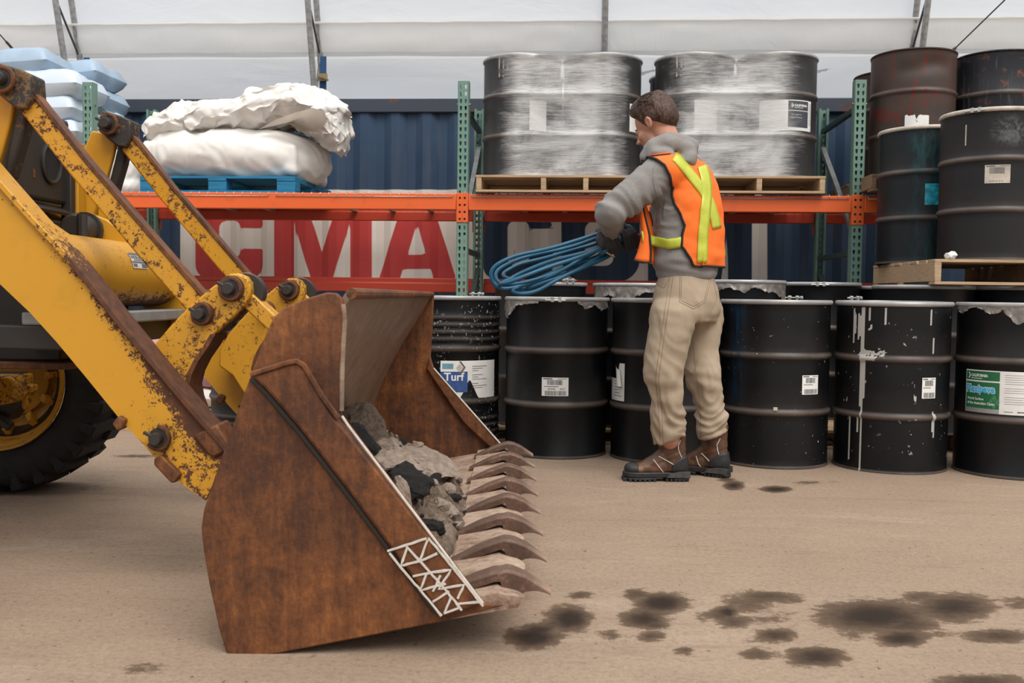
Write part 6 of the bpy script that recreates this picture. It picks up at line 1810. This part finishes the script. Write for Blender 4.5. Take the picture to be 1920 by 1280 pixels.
def fold(co, no):
    z = co.z; q = co + Vector(PO)
    d = .004 * vn(co.x * 9, co.y * 9, co.z * 9)
    # sleeve creases gather at the elbow and the armpit
    de = (q - EL).length; da = (q - (SL.lerp(EL, .25) + Vector((.06, .05, -.06)))).length; dw = (q - WL).length
    amp = .013 * math.exp(-(de / .13) ** 2) + .014 * math.exp(-(da / .12) ** 2) + .012 * math.exp(-(dw / .09) ** 2)
    ax = (EL - SL).normalized() if de < .25 else Vector((0, 0, 1)); s_ = (q - SL).dot(ax)
    d += amp * (vn(s_ * 34 + 2.5 * vn(co.x * 6, co.y * 6, co.z * 6), co.x * 5, co.z * 5) * 1.5)
    lo_ = math.exp(-((z - 1.04) / .10) ** 2)
    d += .011 * lo_ * vn(co.x * 7 + co.z * 10, co.y * 7, co.z * 24)
    d += .006 * math.exp(-((z - 1.25) / .12) ** 2) * vn(co.x * 14 + co.z * 16, co.y * 10, co.z * 10)
    return d * 1.5
displace(me, fold)
# ribbed hem and cuff grooves
hood = mk('hoodie', me, MAT['heather_grey_fleece'], person, smooth=180)
SH = Surf(me)
meh = remesh(mh, .0075, 6, PO); displace(meh, lambda co, no: .007 * (ridged(co, 9, 2) - .4) + .004 * vn(co.x * 20, co.y * 20, co.z * 20))
mk('hood', meh, MAT['heather_grey_fleece'], hood, smooth=180)
zh = tor(512)[0]
line(SH, [(1229, 300), (1224, 320), (1226, 345), (1236, 378), (1246, 398)], .0025, .000, 'shoulder_seam', MAT['heather_grey_fleece'], hood)
m = MB(); m.tube([Q(1213, 300, 4.72), Q(1203, 306, 4.735), Q(1196, 318, 4.76)], [.006, .008, .006], 6); m.ell(Q(1206, 300, 4.74), (.012, .01, .016)); PB(m, 'strap_clip', MAT['black_binding'], hood)

# ---- trousers
m = MB()
m.loft([ring(Q(1287, v, 4.835), lv * a, dv * b, 32, 2.2) for v, a, b in ((515, .150, .116), (525, .156, .124), (545, .170, .142), (565, .178, .150), (588, .178, .146), (604, .160, .130))])
for L in (legL, legR):
    rs = []
    for i, (v, u, D, r) in enumerate(L):
        c = Q(u, v, D); tiltz = .0
        k = max(0, (i - (len(L) - 4)) / 3)
        rg = ring(c, Vector((1, 0, 0)) * r, Vector((0, 1, 0)) * r * 1.02, 28, 2.1)
        rs.append([p + UP * (.34 * k * (p.x - c.x)) for p in rg])
    m.loft(rs)
me = remesh(m, .0085, 6, PO)
def tfold(co, no):
    q = co + Vector(PO); z = q.z
    left = (q.y < 4.835)
    kz = .50
    amp = .0085 * math.exp(-((z - .46) / .09) ** 2) + .012 * math.exp(-((z - .27) / .09) ** 2) + .003 + .006 * math.exp(-((z - .76) / .08) ** 2)
    w_ = 2.6 * vn(co.x * 6, co.y * 6, z * 4 + (7 if left else 0))
    d = amp * (.7 - 1.9 * abs(vn(z * 11 + co.x * (10 if left else -8) + w_, co.x * 5, co.y * 5 + (5 if left else 0))) + .8 * vn(co.x * 11 + z * 14, co.y * 11, z * 17))
    d += .0035 * vn(co.x * 16, co.y * 16, z * 30) * math.exp(-((z - .33) / .2) ** 2)
    d += .004 * vn(co.x * 6, co.y * 6, z * 4)
    return d
displace(me, tfold)
trs = mk('trousers', me, MAT['tan_canvas'], person, smooth=180)
ST = Surf(me)
sm = MAT['tan_stitching']
for off in (0, 6):
    line(ST, [(1256 + off, 520), (1250 + off, 560), (1241 + off, 620), (1233 + off, 680), (1229 + off, 710), (1233 + off, 750), (1236 + off, 790), (1238 + off, 832)], .0011, .0006, 'side_seam', sm, trs)
line(ST, [(1275, 516), (1274, 566), (1300, 579), (1322, 566), (1334, 520)], .0012, .0006, 'pocket_seam', sm, trs)
line(ST, [(1278, 519), (1277, 563), (1300, 574), (1320, 563), (1330, 522)], .0010, .0006, 'pocket_seam', sm, trs)
line(ST, [(1228, 530), (1245, 540), (1256, 520)], .0012, .0006, 'pocket_seam', sm, trs); line(ST, [(1336, 516), (1344, 560), (1330, 590), (1310, 606)], .0012, .0006, 'seat_seam', sm, trs)
line(ST, [(1228, 832), (1240, 833), (1262, 823), (1285, 806)], .0012, .0006, 'hem_seam', sm, trs); line(ST, [(1308, 820), (1330, 812), (1362, 799)], .0012, .0006, 'hem_seam', sm, trs)
line(ST, [(1300, 640), (1304, 690), (1309, 730), (1313, 770), (1314, 815)], .0011, .0006, 'inner_seam', sm, trs)

# ---- vest: a panel lying over the hoodie, cut out for the arm
vest = PB(MB(), 'safety_vest', MAT['vest_orange'])
def phiL(v):
    K = [(500, -60), (490, -57), (455, -44), (430, -48), (405, -43), (380, -35), (345, -31), (325, -22), (312, -10), (300, 6), (288, 30)]
    for a, b in zip(K[:-1], K[1:]):
        if b[0] <= v <= a[0]: return a[1] + (b[1] - a[1]) * (a[0] - v) / (a[0] - b[0])
    return K[0][1] if v > 500 else K[-1][1]
EDGE = [(1299, 497, 500), (1290, 480, 482), (1278, 461, 462), (1279, 441, 440), (1283, 422, 422), (1276, 403, 403), (1266, 385, 385), (1261, 365, 365), (1258, 345, 345), (1254, 327, 329), (1246, 311, 315), (1231, 301, 304), (1212, 295, 294)]
def edge_at(t):
    t *= len(EDGE) - 1; i = min(int(t), len(EDGE) - 2); f = t - i
    return [EDGE[i][k] + (EDGE[i + 1][k] - EDGE[i][k]) * f for k in range(3)]
def topx(p):
    w_ = l2w(p.x + PO[0], p.y + PO[1], p.z + PO[2]); return project(w_)
NU, NR = 46, 60
rows = []
for j in range(NR + 1):
    ue, ve, v = edge_at(j / NR); c, A, B = tor(v); cl = c - Vector(PO); r = []
    pS, pR = -62, -200 + (25 if v < 330 else 0)
    def ringpt(ph):
        ph = math.radians(ph)
        dr_ = (lv * (A * math.cos(ph)) + dv * (B * math.sin(ph))); L_ = dr_.length; dn = dr_.normalized()
        h = SH.radial(cl, dn, .42, .009); base = cl + dn * (L_ + .010)
        p = h if (h is not None and (h - cl).length < L_ + .06) else base
        k = max(0, (v - 380) / 120)
        return p + dn * (.016 * k * (.6 + .6 * math.sin(ph * 5)) + .006 * abs(vn(ph * 3, v * .03)) + .012 * k * vn(ph * 2.2, 2))
    S0 = ringpt(pS); us, vs_ = topx(S0)
    E0 = SH.px(ue, ve, .010)
    if E0 is None: E0 = SH.px(ue + 3, ve + 3, .010) or S0
    NL = 14
    for i in range(NL):
        f = i / NL; lin = E0.lerp(S0, f); q = SH.px(ue + (us - ue) * f, ve + (vs_ - ve) * f, .010)
        r.append(q if q is not None and (q - lin).length < .07 else lin)
    for i in range(NL, NU + 1): r.append(ringpt(pS + (pR - pS) * (i - NL) / (NU - NL)))
    rows.append(r)
for _ in range(2):      # cloth bridges small hollows
    for j in range(1, len(rows) - 1):
        for i in range(1, NU):
            rows[j][i] = rows[j][i] * .5 + (rows[j - 1][i] + rows[j + 1][i] + rows[j][i - 1] + rows[j][i + 1]) * .125
m = MB(); m.add([p for r in rows for p in r], [(j * (NU + 1) + i, j * (NU + 1) + i + 1, (j + 1) * (NU + 1) + i + 1, (j + 1) * (NU + 1) + i) for j in range(len(rows) - 1) for i in range(NU)])
vb = m.build('back_panel', MAT['vest_orange'], vest, smooth=80)
so = vb.modifiers.new('thick', 'SOLIDIFY'); so.thickness = .003; so.offset = 0
SV = Surf(vb.data)
m = MB(); m.tube([r[0] for r in rows], .0062, 8); m.tube([p for p in rows[0]], .005, 8); m.build('binding', MAT['black_binding'], vest, smooth=180)
band(SV, [(1243, 285), (1258, 291), (1270, 298), (1294, 328), (1317, 357), (1326, 372), (1333, 388), (1339, 410), (1343, 428)], 17, .004, 'reflective_stripe', MAT['lime_reflective'], vest)
band(SV, [(1306, 288), (1312, 300), (1321, 330), (1324, 350), (1324, 370), (1321, 400), (1317, 440), (1315, 492)], 18, .0055, 'reflective_stripe', MAT['lime_reflective'], vest)
# front flap swinging clear of the chest
def strip(pa, pb, name, mat, nx_=6, ny_=14, bulge=.015, thick=.003):
    def at_(P, t):
        t *= len(P) - 1; i = min(int(t), len(P) - 2); return P[i].lerp(P[i + 1], t - i)
    m = MB(); m.grid(lambda u, v: tuple(at_(pa, v).lerp(at_(pb, v), u) + Vector((0, -bulge * math.sin(u * PI), 0)) - Vector(PO)), nx_, ny_)
    o = m.build(name, mat, vest, smooth=80); so = o.modifiers.new('thick', 'SOLIDIFY'); so.thickness = thick; so.offset = 0; return o
strip([Q(1196, 384, 4.72), Q(1199, 405, 4.72), Q(1203, 440, 4.71), Q(1196, 470, 4.71), Q(1189, 488, 4.71)], [Q(1204, 380, 4.72), Q(1209, 405, 4.72), Q(1218, 440, 4.71), Q(1221, 470, 4.71), Q(1220, 492, 4.70)], 'front_panel', MAT['vest_orange'])
strip([Q(1203, 378, 4.74), Q(1212, 410, 4.745), Q(1218, 450, 4.75), Q(1212, 492, 4.75)], [Q(1208, 374, 4.76), Q(1220, 410, 4.77), Q(1228, 450, 4.78), Q(1226, 496, 4.78)], 'front_lining', MAT['vest_orange'], bulge=.002)
m = MB(); m.tube([q - Vector(PO) for q in (Q(1204, 380, 4.712), Q(1209, 405, 4.712), Q(1218, 440, 4.70), Q(1221, 470, 4.70), Q(1220, 492, 4.69), Q(1204, 492, 4.695), Q(1189, 488, 4.70))], .005, 8); m.build('binding', MAT['black_binding'], vest, smooth=180)
pts_t = [(1203, 433), (1228, 442), (1253, 448), (1268, 447), (1279, 443)]; pts_b = [(1205, 454), (1230, 461), (1257, 467), (1270, 465), (1280, 462)]
def near_(u, v, k):
    q = SH.px(u, v, .010); return (q + Vector(PO)) if q is not None else Q(u, v, 4.70)
A_ = [near_(u, v, 0) for u, v in pts_t]; B_ = [near_(u, v, 0) for u, v in pts_b]
A_[0], B_[0] = Q(1203, 433, 4.695), Q(1205, 454, 4.695)
strip(A_, B_, 'side_strap', MAT['lime_reflective'], 4, 14, .004, .003)
strip([Q(1347, 458, 4.86), Q(1356, 462, 4.87), Q(1359, 468, 4.90)], [Q(1347, 476, 4.86), Q(1357, 478, 4.87), Q(1360, 482, 4.90)], 'side_strap', MAT['lime_reflective'], 3, 6, .004, .003)

# ---- gloves
def glove(name, palm, paths, thumb, wrist, mat):
    m = MB()
    for c, r in palm: m.ell(c, r, 16, 12)
    for p, r in paths: m.tube(p, r, 10); [m.ell(q, (rr * 1.06,) * 3, 8, 6) for q, rr in zip(p, r)]
    m.tube(*thumb, 10); m.ell(thumb[0][-1], (thumb[1][-1],) * 3, 8, 6); m.tube(*wrist, 14)
    me = remesh(m, .0042, 3, PO); displace(me, lambda co, no: .0012 * vn(co.x * 60, co.y * 60, co.z * 60))
    return mk(name, me, mat, person, smooth=180)
def fpaths(base, path, k0, sp, r0):
    out = []
    for k in range(4):
        o_ = hax * (k0 + sp * k); L = (.98, 1.07, 1.0, .86)[k]
        out.append(([base + o_ + p * (1 if i < 2 else L) for i, p in enumerate(path)], [r0 * s for s in (1.1, 1.05, 1.0, .92, .80)]))
    return out
gl = glove('glove', [(hbL + hax * .052 + perp * .062 - fr * .010, (.052, .046, .028)), (hbL + hax * .06 + perp * .05 - fr * .035, (.05, .03, .035))], fpaths(hbL + hax * .02, pathL, .0, .0225, .0118),
      ([hbL + hax * .09 + perp * .060, hbL + hax * .112 + perp * .038 + fr * .03, hbL + hax * .108 + perp * .000 + fr * .054], [.0155, .0145, .012]), ([WL - (WL - EL).normalized() * .03, hbL + hax * .052 + perp * .066], [.042, .034]), MAT['glove_fabric'])
gr_ = glove('glove', [(hbR - hax * .035 - perp * .042 - fr * .012, (.048, .046, .032))], fpaths(hbR - hax * .012, pathR, -.060, .0215, .0118),
      ([hbR - hax * .045 - perp * .012, hbR - hax * .056 + perp * .03 + fr * .018, hbR - hax * .036 + perp * .066 + fr * .012], [.0165, .0155, .012]), ([hbR - hax * .062 - perp * .042 - fr * .0, hbR - hax * .035 - perp * .042], [.036, .034]), MAT['glove_fabric'])
c_ = hbR - hax * .075 - perp * .045
m = MB(); ax_ = (hbR - hax * .03 - perp * .042 - WR).normalized()
m.tube([c_ - ax_ * .012, c_ + ax_ * .012], [.0385, .0385], 18); PB(m, 'red_cuff', MAT['red_knit'], gr_)

# ---- boots
def boot(origin, ang, seams, lab):
    b = empty('boot', (0, 0, 0)); b.parent = person
    b.location = origin - Vector(PO); b.rotation_euler = (0, 0, ang)
    m = MB()
    L = .318
    for (x, y, z, rx, ry, rz) in ((.050, 0, .075, .046, .042, .052), (.090, 0, .078, .055, .042, .050), (.145, 0, .072, .060, .045, .042), (.20, 0, .062, .060, .048, .034), (.250, 0, .056, .052, .049, .030), (.278, 0, .055, .034, .043, .028)):
        m.ell((x, y, z), (rx, ry, rz), 20, 12)
    m.loft([ring(Vector((x, 0, z)), Vector((rx, 0, 0)), Vector((0, ry, 0)), 24) for x, z, rx, ry in ((.072, .05, .066, .046), (.078, .10, .070, .046), (.082, .14, .066, .047), (.084, .19, .066, .052), (.084, .262, .068, .058))])
    m.loft([ring(Vector((x, 0, z)), Vector((rx * .7, 0, rx * .7)), Vector((0, ry, 0)), 20) for x, z, rx, ry in ((.095, .155, .03, .034), (.135, .115, .036, .038), (.175, .085, .038, .042), (.21, .065, .035, .044))])
    m.ell((.155, 0, .102), (.045, .020, .022), 14, 8, Matrix.Rotation(math.radians(32), 3, 'Y'))
    me = remesh(m, .0048, 5)
    displace(me, lambda co, no: .0022 * vn(co.x * 30, co.y * 30, co.z * 30) + .0032 * math.exp(-((co.z - .125) / .03) ** 2) * vn(co.z * 70 + co.x * 30, co.y * 8))
    up_ = mk('upper', me, MAT['boot_leather'], b, smooth=180)
    out = [(-.006, 0), (.004, .032), (.03, .043), (.08, .044), (.12, .040), (.16, .042), (.21, .052), (.26, .054), (.295, .044), (.316, .022), (.322, 0), (.316, -.022), (.295, -.044), (.26, -.054), (.21, -.052), (.16, -.042), (.12, -.040), (.08, -.044), (.03, -.043), (.004, -.032)]
    m = MB(); m.prismz(out, .018, .046); m.prismz([(x, y * .96) for x, y in out if x < .115] , .004, .02); m.prismz([(x, y * .97) for x, y in out if x > .15], .008, .02)
    so_ = m.build('sole', MAT['boot_rubber'], b, bevel=.006, smooth=30)
    m = MB()
    for x, w_ in [(.005 + .020 * k, .013) for k in range(6)] + [(.165 + .0235 * k, .015) for k in range(7)]:
        hw_ = np.interp(x, [0, .03, .12, .16, .26, .3, .32], [.030, .044, .042, .044, .056, .046, .02])
        for s in (-1, 1): m.box(x, x + w_, min(s * .012, s * hw_), max(s * .012, s * hw_), 0, .016)
    m.build('sole_lugs', MAT['boot_rubber'], so_, bevel=.001)
    m = MB()
    for s in (-1, 1): m.prism([(.0, .020), (.115, .020), (.100, .040), (.06, .050), (.0, .052)], s * .0452 - .0015, s * .0452 + .0015)
    m.build('heel_panel', MAT['boot_sole_grey'], so_, bevel=.001)
    # rubber toe cap and heel counter follow the leather, slightly proud
    S = BVHTree.FromPolygons([v.co.copy() for v in me.vertices], [list(p.vertices) for p in me.polygons])
    def patch(name, fn, nu, nv, o_):
        m = MB(); rows_ = []
        for j in range(nv + 1):
            for i in range(nu + 1):
                c0, dr_ = fn(i / nu, j / nv); h = S.ray_cast(c0 + dr_ * .2, -dr_); p = h[0] + dr_ * o_ if h[0] is not None else c0 + dr_ * .05
                rows_.append(p)
        w_ = nu + 1
        m.add(rows_, [(j * w_ + i, j * w_ + i + 1, (j + 1) * w_ + i + 1, (j + 1) * w_ + i) for j in range(nv) for i in range(nu)])
        o = m.build(name, MAT['boot_rubber'], b, smooth=180); q = o.modifiers.new('thick', 'SOLIDIFY'); q.thickness = .004; q.offset = 0
    def capf(u, v):
        a = (u - .5) * PI * 1.06; el = -.25 + v * (1.35 + .35 * math.cos(a))
        return Vector((.256, 0, .050)), Vector((math.cos(a) * math.cos(el), math.sin(a) * math.cos(el), math.sin(el))).normalized()
    patch('toe_cap', capf, 20, 10, .0025)
    def heelf(u, v):
        a = PI + (u - .5) * PI * 1.25; z = .040 + v * (.035 + .052 * math.cos((u - .5) * PI) ** .7)
        return Vector((.072, 0, z)), Vector((math.cos(a), math.sin(a), 0))
    patch('heel_counter', heelf, 20, 8, .0035)
    m = MB()
    for k in range(6):
        x = .205 - .022 * k; z = np.interp(x, [.09, .12, .15, .18, .21], [.168, .142, .121, .104, .092])
        m.tube([(x, -.032, z - .016), (x - .006, -.012, z + .001), (x - .010, .012, z + .001), (x - .004, .032, z - .016)], .0026, 6)
        m.tube([(x, .032, z - .016), (x - .006, .012, z + .002), (x - .010, -.012, z + .002), (x - .004, -.032, z - .016)], .0026, 6)
        for s in (-1, 1): m.ell((x, s * .034, z - .018), (.005, .004, .005), 8, 6)
    m.build('laces', MAT['boot_leather'], b)
    # raised ankle pads
    m = MB()
    for s in (-1, 1): m.ell((.078, s * .043, .196), (.024, .006, .009), 12, 8, Matrix.Rotation(.25, 3, 'Y')); m.ell((.074, s * .042, .168), (.025, .006, .010), 12, 8, Matrix.Rotation(.25, 3, 'Y'))
    m.build('ankle_pad', MAT['boot_leather'], b, smooth=180)
    # pale piping traced on the leather
    bm_ = Matrix.Translation(b.location) @ Matrix.Rotation(ang, 4, 'Z'); inv = bm_.inverted()
    for seam in seams:
        P = []
        for a, c in zip(seam[:-1], seam[1:]): P += [(a[0] + (c[0] - a[0]) * k / 8, a[1] + (c[1] - a[1]) * k / 8) for k in range(8)]
        P.append(seam[-1]); q = []
        for (uz, vz) in P:
            u, v = 1150 + uz / 7.68, 780 + vz / 7.68
            o_ = inv @ (Vector((0, 0, CH)) - Vector(PO)); d_ = (inv @ (Q(u, v, 5) - Vector(PO)) - o_).normalized()
            h = S.ray_cast(o_, d_)
            if h[0] is not None: q.append(h[0] - d_ * .0015)
        if len(q) > 1: m = MB(); m.tube(q, .0017, 6); m.build('reflective_piping', MAT['print_white'], b)
    return b
boot(Q(1291, 896, 4.79) * 1.0 - Vector((0, 0, Q(1291, 896, 4.79).z)), PI + .03, [[(655, 577), (760, 635), (868, 697)], [(578, 625), (660, 730), (742, 836)], [(972, 346), (935, 420), (940, 490), (985, 598)]], '')
boot(Q(1368, 896, 4.88) - Vector((0, 0, Q(1368, 896, 4.88).z)), PI - .55, [[(1540, 322), (1492, 410), (1500, 480), (1528, 582)], [(1268, 532), (1340, 605), (1405, 672)], [(1190, 570), (1225, 685), (1292, 776)]], '')

# ------------------------------------------------------------------ coil of blue hose in his hands
coil = empty('hose_coil', l2w(hb0.x, hb0.y, hb0.z), YAW)
tag(coil, 'coil of blue hose held in both gloved hands of the worker', 'hose')
HB = (hb0.x, hb0.y, hb0.z)
ends = [((1182, 427), (922, 524), .070, 4.80), ((1185, 433), (930, 522), .060, 4.86), ((1181, 437), (944, 516), .050, 4.92), ((1184, 442), (938, 530), .052, 4.78), ((1180, 447), (952, 538), .048, 4.84), ((1176, 452), (968, 532), .042, 4.90), ((1172, 458), (962, 546), .040, 4.80), ((1168, 462), (986, 540), .036, 4.88)]
rng = random.Random(5)
for k, (a, b, wd, D1) in enumerate(ends):
    A_, B_ = Q(a[0], a[1], 4.965 + .012 * (k % 3 - 1)), Q(b[0], b[1], D1)
    ax_ = B_ - A_; L = ax_.length; ax_.normalize()
    w1 = (UP - ax_ * UP.dot(ax_)).normalized(); w2 = ax_.cross(w1)
    th = .5 + .55 * (k % 4) - .6; e2 = (w1 * math.cos(th) + w2 * math.sin(th)).normalized()
    m = MB(); pts = []
    N = 64
    for i in range(N):
        t_ = 2 * PI * i / N; c_, s_ = math.cos(t_), math.sin(t_)
        f = .5 - .5 * math.copysign(abs(c_) ** .72, c_)                      # 0 at the hands, 1 at the far bend
        lat = 1.45 * wd * (.20 + .80 * f ** 1.1) * math.copysign(abs(s_) ** .85, s_) * (1 if True else 0)
        sag = -.012 * math.sin(f * PI) + .010 * vn(i * .12, k * 3.1)
        p = A_ + ax_ * (L * f) + e2 * lat + UP * sag + w2 * (.022 * vn(f * 3, k * 2.2) + .03 * f * vn(k * 1.7)) + w1 * (.016 * vn(f * 2.5, k * 5.1))
        pts.append(p)
    m.tube(pts, .0100, 10, closed=True); m.build('hose_loop', MAT['blue_hose'], coil, HB, smooth=180)
e1 = Q(1133, 471, 4.87); e2_ = Q(1153, 482, 4.86)
m = MB(); m.tube([Q(1124, 477, 4.88), e1, Q(1150, 464, 4.90)], .0115, 10); m.build('hose_end', MAT['blue_hose'], coil, HB, smooth=180)
m = MB(); m.tube([e1, Q(1142, 476, 4.865), e2_], [.004, .005, .003], 6); m.ell(Q(1149, 479, 4.86), (.008, .006, .008), 10, 8); m.build('brass_fitting', MAT['brass'], coil, HB)

# ------------------------------------------------------------------ fine print, mesh and other pieces too small to pick apart singly
for o in COL.objects:
    if o.parent is not None and o.name.split('.')[0] in ('slot', 'heel_panel', 'sole_lugs', 'barcode', 'fine_print', 'hair_locks', 'laces', 'wire_deck', 'plate_print', 'marker_lines', 'lettering', 'ankle_pad', 'twisted_strand', 'court_motif', 'green_panel', 'dark_panel'):
        o['kind'] = 'stuff'
